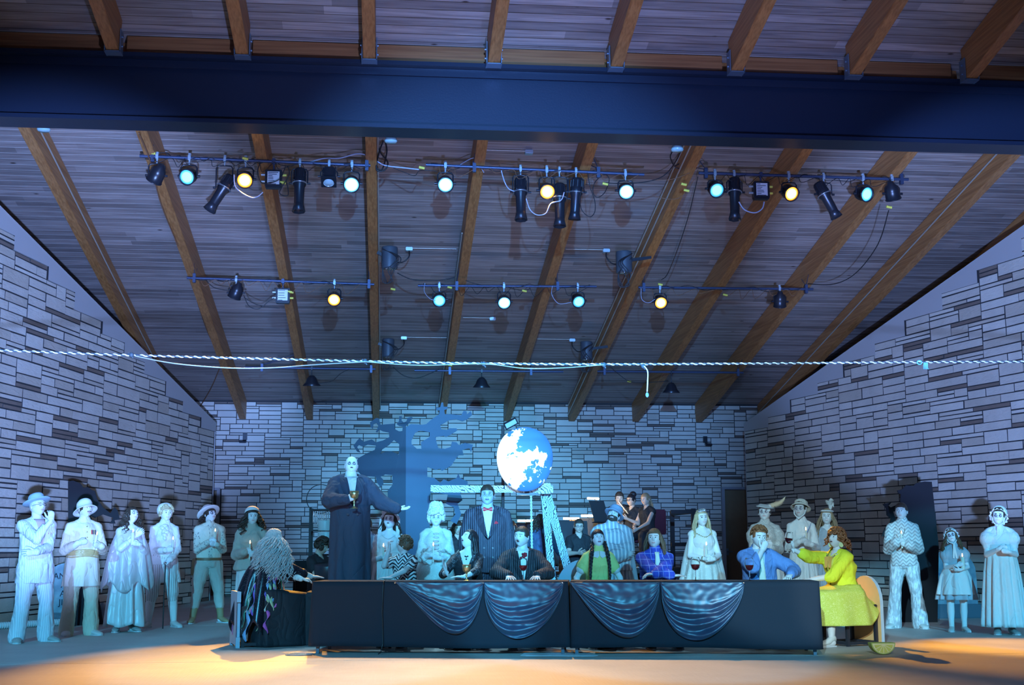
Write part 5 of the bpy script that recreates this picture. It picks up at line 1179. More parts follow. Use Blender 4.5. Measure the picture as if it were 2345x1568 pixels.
# ------------------------------------------------------------------ end-of-table figures
def reach(pos, yaw, H, seatz, px, py, Y):
    w = at(px, py, Y)-V3(pos); l = Matrix.Rotation(-math.radians(yaw), 3, 'Z') @ w; dz = 0 if seatz is None else seatz+.10-.52*H
    return (l.x/H, l.y/H, (l.z-dz)/H)
def ldir(yaw, d): return Matrix.Rotation(-math.radians(yaw), 3, 'Z') @ V3(d)
def tomb_chair(name, label, pos, rz, board, bmat, edge, bw=.50, bh=.80, extra=None):
    t = thing(name, label, 'chair', pos, math.radians(rz)); fr = mat('chair_black', (.02, .022, .03), .45)
    for sx in (-1, 1):
        for sy in (-1, 1):
            mb = MB(); mb.box((sx*.21, sy*.21, .22), (.04, .04, .44), bev=.004); mb.build('leg', fr, t)
    mb = MB()
    for sx in (-1, 1): mb.box((sx*.21, 0, .035), (.035, .38, .035)); mb.box((sx*.21, 0, .40), (.03, .38, .05))
    for sy in (-1, 1): mb.box((0, sy*.21, .035), (.38, .035, .035)); mb.box((0, sy*.21, .40), (.38, .03, .05))
    mb.build('rail', fr, t)
    mb = MB(); mb.box((0, 0, .455), (.47, .47, .035), bev=.01); mb.build('seat', fr, t)
    mb = MB(); poly = board; mb.prism(poly, lambda u, v, w: V3((u, .25+w, v)), 0, .045, 0, 1); mb.build('back_board', [bmat, edge], t)
    return t
arch = [(-.26, .0), (.26, .0), (.26, .50)]+[(.26*math.cos(a), .50+.30*math.sin(a)) for a in [PI*i/12 for i in range(1, 12)]]+[(-.26, .50)]
fence = [(-.28, .0), (-.20, 0), (-.20, .03), (.20, .03), (.20, 0), (.28, 0), (.28, .12), (.24, .12), (.24, .52), (.28, .52), (.28, .64), (-.28, .64), (-.28, .52), (-.24, .52), (-.24, .12), (-.28, .12)]
PB = mat('board_pale_blue', (.40, .52, .62), .7, var=.12); ORG = mat('board_orange', (.78, .42, .16), .7, var=.1)
# grey-haired figure on the left chair
gp = floor_at(602, 1478); gy = 108; gp.z = 0; H_ = 1.64
tomb_chair('black_framed_chair', 'black framed chair with pale blue stepped board on its back, left end of table', (gp.x-.06, gp.y, 0), gy-4, fence, PB, PB)
T = Fig('person with huge wavy grey hair and ribboned black shawl, seated at left table end', gp, H_, gy, 'f', seat=.47, w=1.2, head=(10, 8, 0), face='live', skin='pale', lean=(0, -.10),
    L=dict(to=reach(gp, gy, H_, .47, 722, 1324, gp.y+.15), d=ldir(gy, (1, 0, -.05)), n=(0, 0, -1), pose='flat'), R=dict(to=reach(gp, gy, H_, .47, 700, 1332, gp.y-.12), d=ldir(gy, (1, .1, -.05)), n=(0, 0, -1), pose='relax'))
SEQ = pattern('sequin_black', (.012, .012, .02), (.65, .70, .80), f_dots(75, .13), .3, .2)
T.top('blouse', SEQ, .024, z0=.47, sleeve='34', disp=.02, sr=1.2); wr = T.arm[1]; wl_ = T.arm[-1]
for a_ in (wr, wl_):
    mb = MB(); rcone(mb, a_['E'].lerp(a_['W'], .35), a_['W'], .05, .032); T.child(mb, 'white_sleeve', C_WHITE)
# long black skirt over the knees, down to the floor
mb = MB(); hp = T.leg[1][0]; kn = T.leg[1][1]; rings = []
for i in range(20):
    t = i/19; zt2 = .66-.655*t; fr = .12+(-kn.y+.10)*ss(0, .10, t)+.04*t; bk = .16; rx = .28+.02*t
    rings.append([V3((rx*math.cos(a)*(1+.05*math.sin(9*a)*t), (fr if math.sin(a) < 0 else bk)*math.sin(a)*(1+.05*math.sin(7*a)*t), zt2)) for a in [2*PI*j/72 for j in range(72)]])
mb.loft(rings, 0, False); o = T.child(mb, 'long_skirt', C_BLACK); o.modifiers.new('t', 'SOLIDIFY').thickness = .006; T.shoes(SHOE_B)
T.skirt('shawl', SEQ, z0=.815, hem=.19, r0=.05, r1=.19, folds=8, amp=.020, seed=9, ry=.85, expo=.36, jag=.12, ease=.03, cx=(0, .10))
rnd = random.Random(12); cols = [('violet', (.24, .10, .62)), ('magenta', (.62, .10, .42)), ('teal', (.08, .42, .48)), ('sky', (.22, .42, .70)), ('rose', (.70, .22, .34)), ('lime', (.44, .54, .30)), ('ivory', (.62, .60, .52)), ('emerald', (.03, .22, .14))]
RIB = [mat('ribbon_'+n_, c_, .38, bump=.4, bscale=40, sheen=.3) for n_, c_ in cols]
for i in range(100):
    a = rnd.uniform(0, 2*PI); z0_ = rnd.uniform(.40, 1.12); L = rnd.uniform(.18, .42); w_ = rnd.uniform(.008, .024); mb = MB(); pts = []
    base = T.sp(.80); zt_ = base.z
    for k in range(10):
        z = max(.03, z0_-L*k/9); t = ss(0, 1, (zt_-z)/(zt_-.15))**.45; rx, ry_ = .06+(.245*t), .05+(.21*t); aa = a+.08*math.sin(k*.9+i)
        c = V3((base.x, base.y+.14*t, 0))*1; pts.append(V3((c.x+(rx+.045)*math.cos(aa), c.y+(ry_+.05)*math.sin(aa), z)))
    vs = []
    for k, q in enumerate(pts):
        tn = V3((-math.sin(a), math.cos(a), 0)); f_ = .6+.4*math.sin(k*1.3+i); vs += [q-tn*w_*f_, q+tn*w_*f_+V3((0, 0, .01))]
    mb.add(vs, [(2*k, 2*k+1, 2*k+3, 2*k+2) for k in range(9)], 0, True); o = T.child(mb, 'ribbon_strip', RIB[i % 8]); o.modifiers.new('t', 'SOLIDIFY').thickness = .004
mb = MB(); c = T.sp(.84)
mb.loft([[c+V3((r*math.cos(a), r*.9*math.sin(a)+.02, z)) for a in [2*PI*j/30 for j in range(30)]] for r, z in ((.07, .0), (.12, -.03), (.19, -.10), (.23, -.20))], 0, False); o = T.child(mb, 'green_collar', RIB[7]); o.modifiers.new('t', 'SOLIDIFY').thickness = .008
T.hair(H_GREY, line=.55, bulk=.24, noise=.10, low=-.6, strands=[dict(n=420, length=.50, wav=.020, freq=3.4, r=.0065, ph0=.9, ph1=5.38, v0=.98, v1=.0, curl=1, out=.15, spread=1.45), dict(n=260, length=.34, wav=.020, freq=3.2, r=.0065, ph0=.8, ph1=5.48, v0=1.0, v1=.4, curl=1, out=.10, spread=1.55), dict(n=90, length=.42, wav=.018, freq=3, r=.0065, ph0=1.4, ph1=4.9, v0=.9, v1=.2, curl=1, out=.06, spread=1.2)])
mb = MB(); rnd = random.Random(3)
for i in range(9):
    a0 = i*.7; mb.ball(T.hh((.38*math.cos(a0)*.5+.2, -.35, .15-.1*i)), .02, 6)
T.child(mb, 'hair_beads', RIB[4])
# figure in yellow
yp = floor_at(1938, 1476); yp.z = 0; yy = -66; H_ = 1.64
tomb_chair('arch_backed_chair', 'black framed chair with tall orange arched back board, right end of table', (yp.x+.05, yp.y, 0), yy-4, arch, ORG, PB)
K = Fig('person in yellow cardigan and flowered dress raising a wine glass, seated at right table end', yp, H_, yy, 'f', seat=.47, w=1.28, head=(4, 14, 0), face='live', skin='pale', mouth='open', lean=(0, -.09), gaze=(0, .2), fat=.08,
    L=dict(to=reach(yp, yy, H_, .47, 1789, 1252, yp.y-.10), d=ldir(yy, (-.1, -.1, 1)), n=ldir(yy, (-1, 0, 0)), pose='cup', hint=ldir(yy, (-.4, -.2, -1))), R=dict(to=reach(yp, yy, H_, .47, 1858, 1327, yp.y-.10), d=ldir(yy, (-1, 0, -.05)), n=(0, 0, -1), pose='relax', hint=ldir(yy, (1, -.6, -.3))))
K.top('dress_bodice', FLOR, .012, z0=.48, sleeve='none', collar=False, vneck=(.05, .05), flare=.01)
K.top('cardigan', CARD, .028, z0=.50, sleeve='34', collar=False, disp=.016, sr=1.1, cut=lambda x, y, z: (abs(x) < .065) & (y < K.lean[1]*.4))
mb = MB(); hp, kn = K.leg[1][0], K.leg[1][1]; rings = []
for i in range(22):
    t = i/21; zt2 = .70-.46*t; fr = .13+(-kn.y+.07)*ss(0, .20, t); bk = .14+.30*ss(.1, 1, t); rx = .22+.07*ss(0, .2, t)+.05*t
    rings.append([V3((rx*math.cos(a)*(1+.05*math.sin(11*a+1)*t), (fr if math.sin(a) < 0 else bk)*math.sin(a)*(1+.04*math.sin(8*a)*t), zt2+.24*t*t*ss(.2, 1, math.sin(a)))) for a in [2*PI*j/88 for j in range(88)]])
mb.loft(rings, 0, False); o = K.child(mb, 'full_skirt', FLOR); o.modifiers.new('t', 'SOLIDIFY').thickness = .008
K.shoes(SHOE_W, heel=.05); K.hair(H_AUB, line=.45, bulk=.10, noise=.06, low=-.55, strands=dict(n=40, length=.10, wav=.02, freq=2, r=.014, ph0=1.3, ph1=5.0)); curls(K, H_AUB, 80, .011, 1.12, .0, 1, .36, 'curly_hair', 6, 1.2)
for q in (-1, 1):
    mb = MB(); c = K.hh((q*.37, .0, -.32)); mb.tube([c+V3((-.006, 0, 0)), c+V3((.006, 0, 0))], .030, 14); K.child(mb, 'disc_earring', mat('earring_lime', (.70, .78, .42), .4))
necklace(K, SILV, .815, .03, .010, 12, e=.03, wid=.06)
mb = MB(); c = chest(K, 0, .79, .04)
for dx in (-.035, .035): mb.add([c+V3((0, 0, .02)), c+V3((dx*1.8, -.01, .012)), c+V3((dx*1.5, -.02, -.12)), c+V3((dx*.4, -.02, -.11))], [(0, 1, 2, 3)])
o = K.child(mb, 'neck_bow', mat('bow_orange', (.80, .40, .10), .5)); o.modifiers.new('t', 'SOLIDIFY').thickness = .006

# ------------------------------------------------------------------ tables, cloths and tableware
tl = floor_at(712, 1497); tr = floor_at(1882, 1501); tdir = (tr-tl).normalized(); trz = math.atan2(tdir.y, tdir.x); tn_ = V3((-tdir.y, tdir.x, 0))
def tx(px):    # distance along the table front for a picture column
    r = ray(px, 1400); r = V3((r.x, r.y)); a = tdir.x; b = tdir.y
    # solve s*r = tl + u*tdir
    det = r.x*(-b)+r.y*a; u = (r.x*tl.y-r.y*tl.x)/(-(r.x*b-r.y*a)); return -u if False else (tl.x*r.y-tl.y*r.x)/(r.x*b-r.y*a)
def tp(u, off=0.0, z=0.0): return tl+tdir*u+tn_*off+V3((0, 0, z))
CLOTH = mat('table_cloth_black', (.011, .015, .026), .9, bump=.12, bscale=300); SATB = mat('satin_black', (.024, .040, .085), .38, sheen=.2, spec=.7)
LEG = mat('table_leg_steel', (.12, .15, .19), .4, .5)
Ltot = (tr-tl).length; us = [(0, tx(1300.5)), (tx(1307), Ltot)]
for i, (u0, u1) in enumerate(us):
    o0 = tp((u0+u1)/2, .38); t = thing('folding_table', ['long folding table under black cloth on the left, its steel legs showing below', 'long folding table under black cloth on the right, beside the yellow dress'][i], 'table', (o0.x, o0.y, 0), trz)
    w = u1-u0; mb = MB(); mb.box((0, 0, TZ-.02), (w-.02, .74, .035), bev=.006); mb.build('tabletop', mat('table_top_brown', (.16, .08, .05), .5), t)
    for sx in (-1, 1):
        for sy in (-1, 1):
            mb = MB(); mb.box((sx*(w/2-.06), sy*.31, TZ/2-.02), (.035, .035, TZ-.04), bev=.003); mb.build('leg', LEG, t)
    # cloth
    mb = MB(); n = 120; rows = []; rnd = random.Random(i+4); P_h = [rnd.uniform(0, 6.28) for _ in range(5)]
    path = [(-.008, .70+.06*0), (-.008, .35)]
    per = [(0, .76)]; ncol = 150
    def ring(v, zz):
        pts = []
        for k in range(ncol+1):
            s_ = k/ncol*(w+1.2)-.6      # wraps round both front corners
            if s_ < 0: x, y, fx, fy = -w/2, -.38-s_*1.0, -1, 0
            elif s_ > w: x, y, fx, fy = w/2, -.38+(s_-w), 1, 0
            else: x, y, fx, fy = s_-w/2, -.38, 0, -1
            r_ = v*(.006*math.sin(s_*9+P_h[0])+.008*math.sin(s_*4.1+P_h[1])+.004*math.sin(s_*21+P_h[2])+.006)+.004
            if abs(s_) < .12 or abs(s_-w) < .12: r_ += .012*v
            pts.append(V3((x+fx*r_, y+fy*r_, zz+v*.010*math.sin(s_*2.1+P_h[3]))))
        return pts
    rr = [ring(v, TZ-(TZ-.075)*v) for v in [j/12 for j in range(13)]]
    mb.loft(rr, 0, False, True, closed=False)
    mb.add([(-w/2-.004, -.384, TZ+.002), (w/2+.004, -.384, TZ+.002), (w/2+.004, .26, TZ+.002), (-w/2-.004, .26, TZ+.002)], [(0, 1, 2, 3)])
    o = mb.build('tablecloth', CLOTH); o.location = (o0.x, o0.y, 0); o.rotation_euler = (0, 0, trz); md = o.modifiers.new('t', 'SOLIDIFY'); md.thickness = .004; md.offset = 1
    tag(o, ['plain black cloth over the left table, hanging almost to the floor', 'plain black cloth over the right table, hanging almost to the floor'][i], 'tablecloth', 'black tablecloths')
sw = [(905, 1107, 1046, 1448, 'first from the left, under the black gowned figure'), (1109, 1291, 1186, 1457, 'second from the left, under the red rosette'), (1306, 1512, 1440, 1452, 'third from the left, below the black plaits'), (1514, 1706, 1590, 1456, 'rightmost of the four')]
for i, (x0, x1, xm, ym, lb) in enumerate(sw):
    u0, u1, um = tx(x0), tx(x1), (tx(xm)-tx(x0))/(tx(x1)-tx(x0)); zlow = at(xm, ym, tl.y-.03).z; D_ = TZ-.01-zlow; nu, nv = 56, 46; rnd = random.Random(i+20); ph = [rnd.uniform(0, 6.28) for _ in range(6)]; g2 = []
    for a in range(nv+1):
        row = []
        for b in range(nu+1):
            u = b/nu; v = a/nv; uu = u**(math.log(.5)/math.log(um)); cv = (4*uu*(1-uu))**.62
            z = TZ-.006-D_*cv*v; fold = .5+.5*math.sin(v*2*PI*5.5+1.6*math.sin(u*PI)+ph[0]+.7*math.sin(u*7+ph[1])); fold = fold**1.4
            offs = .012+(.036*fold+.012*math.sin(v*23+u*9+ph[2]))*ss(.25, .7, v)*(cv**.6)+.004*ss(.1, .4, v)*math.sin(u*13+v*6+ph[3])*(cv)+.02*v*cv+.006*mnoise.noise(V3((u*14, v*9, i)))
            row.append(tp(u0+(u1-u0)*u*(1)+.012*math.sin(v*9+ph[4])*cv*v, -.008-offs, z))
        g2.append(row)
    mb = MB(); mb.loft(g2, 0, False, True, closed=False); o = mb.build('satin_swag', SATB); o.modifiers.new('t', 'SOLIDIFY').thickness = .004
    tag(o, 'dark satin swag on the table front, '+lb, 'drape', 'satin swags on the table front')
rnd = random.Random(9)
for px_, py_, lb in ((905, 1333, 'pinning the leftmost corner of the satin swags'), (1107, 1332, 'pinning the gather between the two left swags'), (1289, 1332, 'pinning the last corner of the left table swags'), (1705, 1335, 'pinning the rightmost corner of the satin swags')):
    mb = MB(); c = tp(tx(px_), -.035, TZ-.012); mb.ball(c, .009, 8); tag(mb.build('push_pin', SILV), 'small shiny pin '+lb, 'pin', 'pins on the swags')
# cord down the left cloth
mb = MB(); u_ = tx(879); mb.tube([tp(u_, .05, TZ+.012), tp(u_, -.02, TZ+.008), tp(u_-.005, -.035, TZ-.05), tp(u_-.012, -.04, .45), tp(u_+.002, -.04, .12), tp(u_-.02, -.06, .02), tp(u_-.04, -.09, .01)], .006, 6)
tag(mb.build('cable', SHOE_B), 'thin black cord hanging down the front of the left tablecloth', 'cable')
mb = MB(); a0, a1 = tx(1193), tx(1368)
mb.add([tp(a0, -.10, .004), tp(a0+.06, -.17, .004), tp(a1-.05, -.17, .004), tp(a1, -.10, .004), tp(a1-.10, .30, .004), tp(a0+.03, .30, .004)], [(0, 1, 2, 3, 4, 5)]); o = mb.build('floor_board', mat('board_white', (.66, .68, .70), .4)); md = o.modifiers.new('t', 'SOLIDIFY'); md.thickness = .004; md.offset = -1
tag(o, 'flat white board on the floor under the gap between the two tables', 'board')

GLASS = None
def glass_mat():
    M, n, b = nt('clear_glass'); b.inputs['Base Color'].default_value = (1, 1, 1, 1); b.inputs['Roughness'].default_value = .02; b.inputs['Transmission Weight'].default_value = 1; b.inputs['IOR'].default_value = 1.12; return M
GLASS = glass_mat(); WINE = mat('red_wine', (.16, .008, .018), .15)
def wine_glass(label, loc, tilt=0, s=1.0):
    t = thing('wine_glass', label, 'glass', loc, 0, 'wine glasses'); t.rotation_euler = (0, math.radians(tilt), 0); t.scale = (s, s, s)
    mb = MB(); mb.lathe([(.001, .098), (.018, .101), (.034, .118), (.042, .145), (.042, .17), (.036, .20), (.032, .215)], 24); o = mb.build('bowl', GLASS, t); md = o.modifiers.new('t', 'SOLIDIFY'); md.thickness = .0015; md.offset = 1
    mb = MB(); mb.lathe([(.001, .100), (.017, .103), (.032, .119), (.0395, .143), (.0395, .150), (.001, .150)], 24); mb.build('wine', WINE, t)
    mb = MB(); mb.lathe([(.036, .0), (.036, .003), (.010, .006), (.004, .014), (.0038, .09), (.010, .10)], 20, caps=True); mb.build('stem', GLASS, t); return t
def goblet(label, loc, s=1.0, tilt=0):
    t = thing('goblet', label, 'goblet', loc, 0); t.scale = (s, s, s); t.rotation_euler = (0, math.radians(tilt), 0)
    mb = MB(); mb.lathe([(.001, .088), (.022, .09), (.038, .105), (.043, .135), (.044, .165), (.041, .165), (.038, .14), (.03, .112), (.001, .10)], 24); mb.build('cup', GOLDM, t)
    mb = MB(); mb.lathe([(.038, .0), (.038, .004), (.018, .010), (.009, .022), (.007, .05), (.012, .058), (.007, .066), (.012, .085), (.02, .092)], 20, caps=True); mb.build('stem', GOLDM, t); return t
goblet('gilt goblet standing on the table before the black gowned figure', tp(tx(1066), .10, TZ+.003), 1.1)
wine_glass('wine glass of red wine in front of the pinstriped sitter with the rosette', tp(tx(1197), .12, TZ+.003), s=1.15); wine_glass('wine glass standing alone on the table below the tiara figure', tp(tx(1597), .14, TZ+.003), s=1.2); wine_glass('wine glass in front of the blue suited sitter', tp(tx(1722), .12, TZ+.003), s=1.15)
gh = G.hand_at(-1, .5, .05); goblet('large gilt goblet held up by the bald figure', (gh.x, gh.y-.03, gh.z-.135), 1.28)
kh = K.hand_at(-1, .55, .045); wine_glass('wine glass raised by the figure in the yellow cardigan', (kh.x-.02, kh.y, kh.z-.13), 8, 1.15)
candle(Q, -1, 'taper', 'x') if False else None

# floor odds and ends
lw = floor_at(2024, 1499); t = thing('lemon_wedge', 'painted lemon wedge cutout standing on the floor beside the arched chair', 'prop', (lw.x, lw.y, 0), math.radians(-4))
def half(r, n=20): return [(-r, .22), ]+[(-r*math.cos(a), .22-r*math.sin(a)*.92) for a in [PI*i/n for i in range(1, n)]]+[(r, .22)]
off_ = -.01
mb = MB(); mb.prism(half(.13), lambda u, v, w: V3((u, w, v-.095)), 0, .13); mb.build('rind', mat('rind_lime', (.34, .50, .12), .6), t)
mb = MB(); mb.prism([(a*.92, .213 if b > .21 else b*.92+.018) for a, b in half(.13)], lambda u, v, w: V3((u, w, v-.095)), -.006, 0.001); mb.build('pith', mat('pith', (.70, .74, .50), .7), t)
for i in range(6):
    a0, a1 = PI+PI*(i+.10)/6, PI+PI*(i+.90)/6; c = (0, .205); r_ = .098; mb = MB(); mb.prism([(c[0]+.018*math.cos((a0+a1)/2), c[1]+.018*math.sin((a0+a1)/2)), (r_*math.cos(a0), c[1]+r_*math.sin(a0)*.92), (r_*math.cos((a0+a1)/2), c[1]+r_*math.sin((a0+a1)/2)*.92), (r_*math.cos(a1), c[1]+r_*math.sin(a1)*.92)], lambda u, v, w: V3((u, w, v-.095)), -.012, -.005)
    mb.build('segment', mat('lemon_flesh', (.55, .62, .16), .5), t)
for i, (px_, py_, px2, py2, ln_) in enumerate(((0, 1441, 140, 1432, 'at the foot of the left wall behind the blue fedora figure'), (385, 1385, 455, 1378, 'lying by the left wall near the cowboy boots'))):
    a, b = floor_at(px_-10 if i == 0 else px_, py_), floor_at(px2, py2); a.z = b.z = .05; n = int((b-a).length/.012); pts = [a.lerp(b, k/n) for k in range(n+1)]
    mb = MB(); mb.tube(pts, [.050 if k % 3 else .040 for k in range(n+1)], 14); tag(mb.build('corrugated_hose', mat('hose_white', (.66, .68, .70), .5)), 'white corrugated hose '+ln_, 'hose')
c = floor_at(684, 1500); mb = MB()
for k in range(2): mb.tube([c+V3((.14*math.cos(a)+.02*k, .10*math.sin(a), .008+.006*k)) for a in [2*PI*j/28 for j in range(29)]], .006, 6, caps=False)
tag(mb.build('coiled_cable', mat('cable_grey', (.20, .28, .34), .4)), 'coiled grey cable on the floor by the black skirt', 'cable')

# ------------------------------------------------------------------ tree, moon, gallows, gravestones
from mathutils.geometry import tessellate_polygon
def cutout(mb, outer, holes, fmap, t0, t1, mi=0):
    loops = [[V3((x, y, 0)) for x, y in outer]]+[[V3((x, y, 0)) for x, y in h] for h in holes]; flat = [p for l in loops for p in l]
    tris = tessellate_polygon(loops); a = [fmap(p.x, p.y, t0) for p in flat]; b = [fmap(p.x, p.y, t1) for p in flat]
    mb.add(a, [tuple(t) for t in tris], mi); mb.add(b, [tuple(t)[::-1] for t in tris], mi); o = 0
    for l in loops:
        n = len(l); mb.add(a[o:o+n]+b[o:o+n], [(i, (i+1) % n, n+(i+1) % n, n+i) for i in range(n)], mi); o += n
    return mb
def CR(x, y): return (700+x/3.733, 920+y/3.733)
TREE_SHADED = mat('tree_board_shaded', (.030, .050, .075), .8, var=.15, vscale=3); TREE_LIT = mat('tree_board_blue', (.07, .11, .16), .8, var=.10, vscale=2)  # one board colour, darker copy where the left panel turns from the light
Lp = [(857, 205), (885, 180), (915, 135), (905, 128), (870, 135), (862, 165), (838, 175), (820, 160), (822, 122), (800, 122), (797, 165), (778, 190), (800, 205), (830, 210), (826, 248), (800, 252), (762, 232), (762, 185), (700, 190), (640, 195), (625, 140), (600, 138), (550, 175), (555, 215), (575, 228), (580, 190), (605, 180), (622, 205), (600, 255), (612, 262), (628, 235), (660, 250), (712, 262), (715, 300), (660, 330), (600, 345), (565, 320), (500, 340), (460, 310), (440, 330), (408, 375), (440, 425), (468, 432), (440, 385), (455, 368), (490, 382), (530, 365), (600, 372), (590, 410), (520, 440), (450, 480), (430, 520), (445, 590), (470, 620), (530, 635), (600, 640), (610, 690), (640, 730), (665, 700), (660, 660), (640, 640), (680, 620), (742, 625), (742, 710), (700, 760), (705, 900), (690, 1600), (857, 1600)]
Lh = [(640, 445), (655, 405), (710, 370), (755, 325), (800, 360), (797, 450), (730, 420), (680, 425)]
Rp = [(857, 215), (900, 190), (1000, 195), (1030, 190), (1075, 150), (1140, 105), (1145, 75), (1120, 70), (1112, 50), (1150, 45), (1160, 5), (1175, 5), (1180, 40), (1215, 42), (1210, 60), (1185, 70), (1190, 105), (1250, 105), (1330, 115), (1350, 75), (1375, 80), (1380, 105), (1410, 78), (1425, 110), (1380, 150), (1340, 165), (1290, 150), (1230, 155), (1150, 200), (1160, 235), (1210, 240), (1230, 225), (1290, 225), (1295, 245), (1240, 280), (1200, 300), (1180, 290), (1110, 300), (1120, 350), (1135, 395), (1190, 400), (1240, 385), (1250, 340), (1290, 345), (1310, 370), (1360, 350), (1430, 365), (1415, 430), (1400, 395), (1340, 410), (1350, 455), (1310, 455), (1280, 490), (1245, 545), (1200, 570), (1165, 590), (1150, 570), (1110, 580), (1040, 555), (1040, 640), (1100, 650), (1150, 690), (1180, 660), (1220, 680), (1290, 650), (1305, 610), (1320, 650), (1385, 680), (1385, 770), (1320, 775), (1340, 840), (1300, 870), (1330, 960), (1290, 1045), (1235, 1015), (1280, 960), (1265, 900), (1200, 870), (1215, 790), (1070, 775), (1060, 900), (1070, 1600), (857, 1600)]
Rh = [(905, 330), (935, 265), (980, 245), (1060, 260), (1060, 300), (985, 345), (990, 400), (950, 400), (905, 360)]
tf = at(929, 1300, 18.9); t = thing('tree_cutout', 'tall bare tree cut from two slate blue boards, behind the white gowned figures', 'stage prop', (tf.x, 18.9, 0))
for nm, pl, hl, sgn, M in (('left_board', Lp, Lh, -1, TREE_SHADED), ('right_board', Rp, Rh, 1, TREE_LIT)):
    def fm(x, y, w, sgn=sgn):
        px, py = CR(x, y); Yq = 18.9+abs(px-929)*.0028; q = at(px, py, Yq); q.z = max(q.z, .0); return q-V3((tf.x, 18.9, 0))+V3((0, w, 0))
    mb = MB(); pl2 = [(a, b) for a, b in pl]; cutout(mb, pl2, [hl], fm, 0, .025); o = mb.build(nm, M, t)
    zs = [v.co.z for v in o.data.vertices]; zm = min(zs)
    for v in o.data.vertices:
        if v.co.z < zm+.06: v.co.z = 0.0
GAL = pattern('painted_plank', (.70, .76, .74), (.03, .05, .08), lambda n, x, y, z, v: mth(n, 'LESS_THAN', mth(n, 'FRACT', mth(n, 'ADD', mth(n, 'MULTIPLY', mth(n, 'ADD', x, z), 22.0), mth(n, 'MULTIPLY', f_noise(5, .3, .7)(n, x, y, z, v), 3.0))), .22), .7)
GP = pattern('painted_post', (.46, .58, .60), (.02, .03, .05), lambda n, x, y, z, v: mth(n, 'LESS_THAN', mth(n, 'FRACT', mth(n, 'ADD', mth(n, 'MULTIPLY', mth(n, 'SUBTRACT', x, mth(n, 'MULTIPLY', z, .2)), 40.0), mth(n, 'MULTIPLY', f_noise(6, .3, .7)(n, x, y, z, v), 3.5))), .30), .7)
gb = at(1262, 1300, 18.3); g0 = V3((gb.x, 18.3, 0)); t = thing('wooden_gallows', 'painted gallows with white grained plank and two leaning posts, under the moon', 'stage prop', g0)
q0, q1 = at(986, 1119, 18.25)-g0, at(1266, 1120, 18.25)-g0; mb = MB(); mb.beam(q0, q1, .06, .10, bev=.006); mb.build('plank', GAL, t)
for px0, py0, px1, w_ in ((1244, 1112, 1264, .10), (1247, 1112, 1306, .115)):
    a = at(px0, py0, 18.35)-g0; b = at(px1, 1325, 18.30)-g0; d = b-a; b = a+d*(a.z/(a.z-b.z)); b.z = .005; mb = MB(); mb.beam(a, b, w_, .07, up=(0, 1, 0), bev=.005); mb.build('post', GP, t)
mb = MB(); mb.box(at(1246, 1118, 18.15)-g0, (.18, .05, .15), bev=.006); mb.build('bracket_plate', GAL, t)
mb = MB(); a, b = at(1216, 1128, 18.2), at(1219, 1318, 18.2); n = 90
for ph in (0, PI): mb.tube([a.lerp(b, k/n)+V3((.010*math.cos(k*.9+ph), .010*math.sin(k*.9+ph), 0)) for k in range(n+1)], .009, 6)
tag(mb.build('hanging_rope', mat('rope_pale', (.60, .64, .62), .8)), 'pale twisted rope hanging from the gallows plank below the moon', 'rope')
# moon
def moon_mat():
    M, n, b = nt('moon_glow_paint'); tc = node(n, 'ShaderNodeTexCoord'); sp = node(n, 'ShaderNodeSeparateXYZ'); n.links.new(tc.outputs['Object'], sp.inputs[0])
    t = node(n, 'ShaderNodeTexNoise'); t.inputs['Scale'].default_value = 5.5; t.inputs['Detail'].default_value = 5; t.inputs['Roughness'].default_value = .62; n.links.new(tc.outputs['Object'], t.inputs['Vector'])
    g = mth(n, 'ADD', mth(n, 'MULTIPLY', sp.outputs[0], -.42), mth(n, 'MULTIPLY', mth(n, 'ABSOLUTE', mth(n, 'ADD', sp.outputs[2], .12)), -.34)); s_ = mth(n, 'ADD', mth(n, 'ADD', t.outputs['Fac'], g), .06)
    r = node(n, 'ShaderNodeMapRange'); r.inputs[1].default_value = .465; r.inputs[2].default_value = .48; n.links.new(s_, r.inputs[0])
    mx = node(n, 'ShaderNodeMix', data_type='RGBA'); mx.inputs[6].default_value = (.045, .17, .44, 1); mx.inputs[7].default_value = (1, .99, .96, 1); n.links.new(r.outputs[0], mx.inputs[0])
    n.links.new(mx.outputs[2], b.inputs['Base Color']); n.links.new(mx.outputs[2], b.inputs['Emission Color']); b.inputs['Emission Strength'].default_value = .5; return M  # emission put into the paint so the whole disc looks bright
mc = at(1202, 1051, 18.0); t = thing('moon_disc', 'large round moon disc with blue blotches and self-glowing paint above the gallows', 'stage prop', mc)
rx, rz_ = 64*18.2/2950, 74.5*18.2/2950; mb = MB(); rings = []
for r_, d_ in ((.02, -.105), (.3, -.10), (.6, -.085), (.85, -.055), (.97, -.025), (1, 0), (1, .03), (.97, .05), (.5, .07), (.02, .075)):
    rings.append([V3((rx*r_*math.cos(a)*(1+.05*math.sin(a)), d_, rz_*r_*math.sin(a)*(1+.02*math.cos(2*a)))) for a in [2*PI*j/56 for j in range(56)]])
mb.loft(rings, 0, True); mb.build('shell', moon_mat(), t)
mb = MB(); mb.beam((0.05, .06, .2), (0.05, .20, -rz_-.02), .06, .03, up=(0, 1, 0)); mb.box((.05, .22, -rz_-.02), (.3, .10, .03)); mb.build('support_bracket', SHOE_B, t)
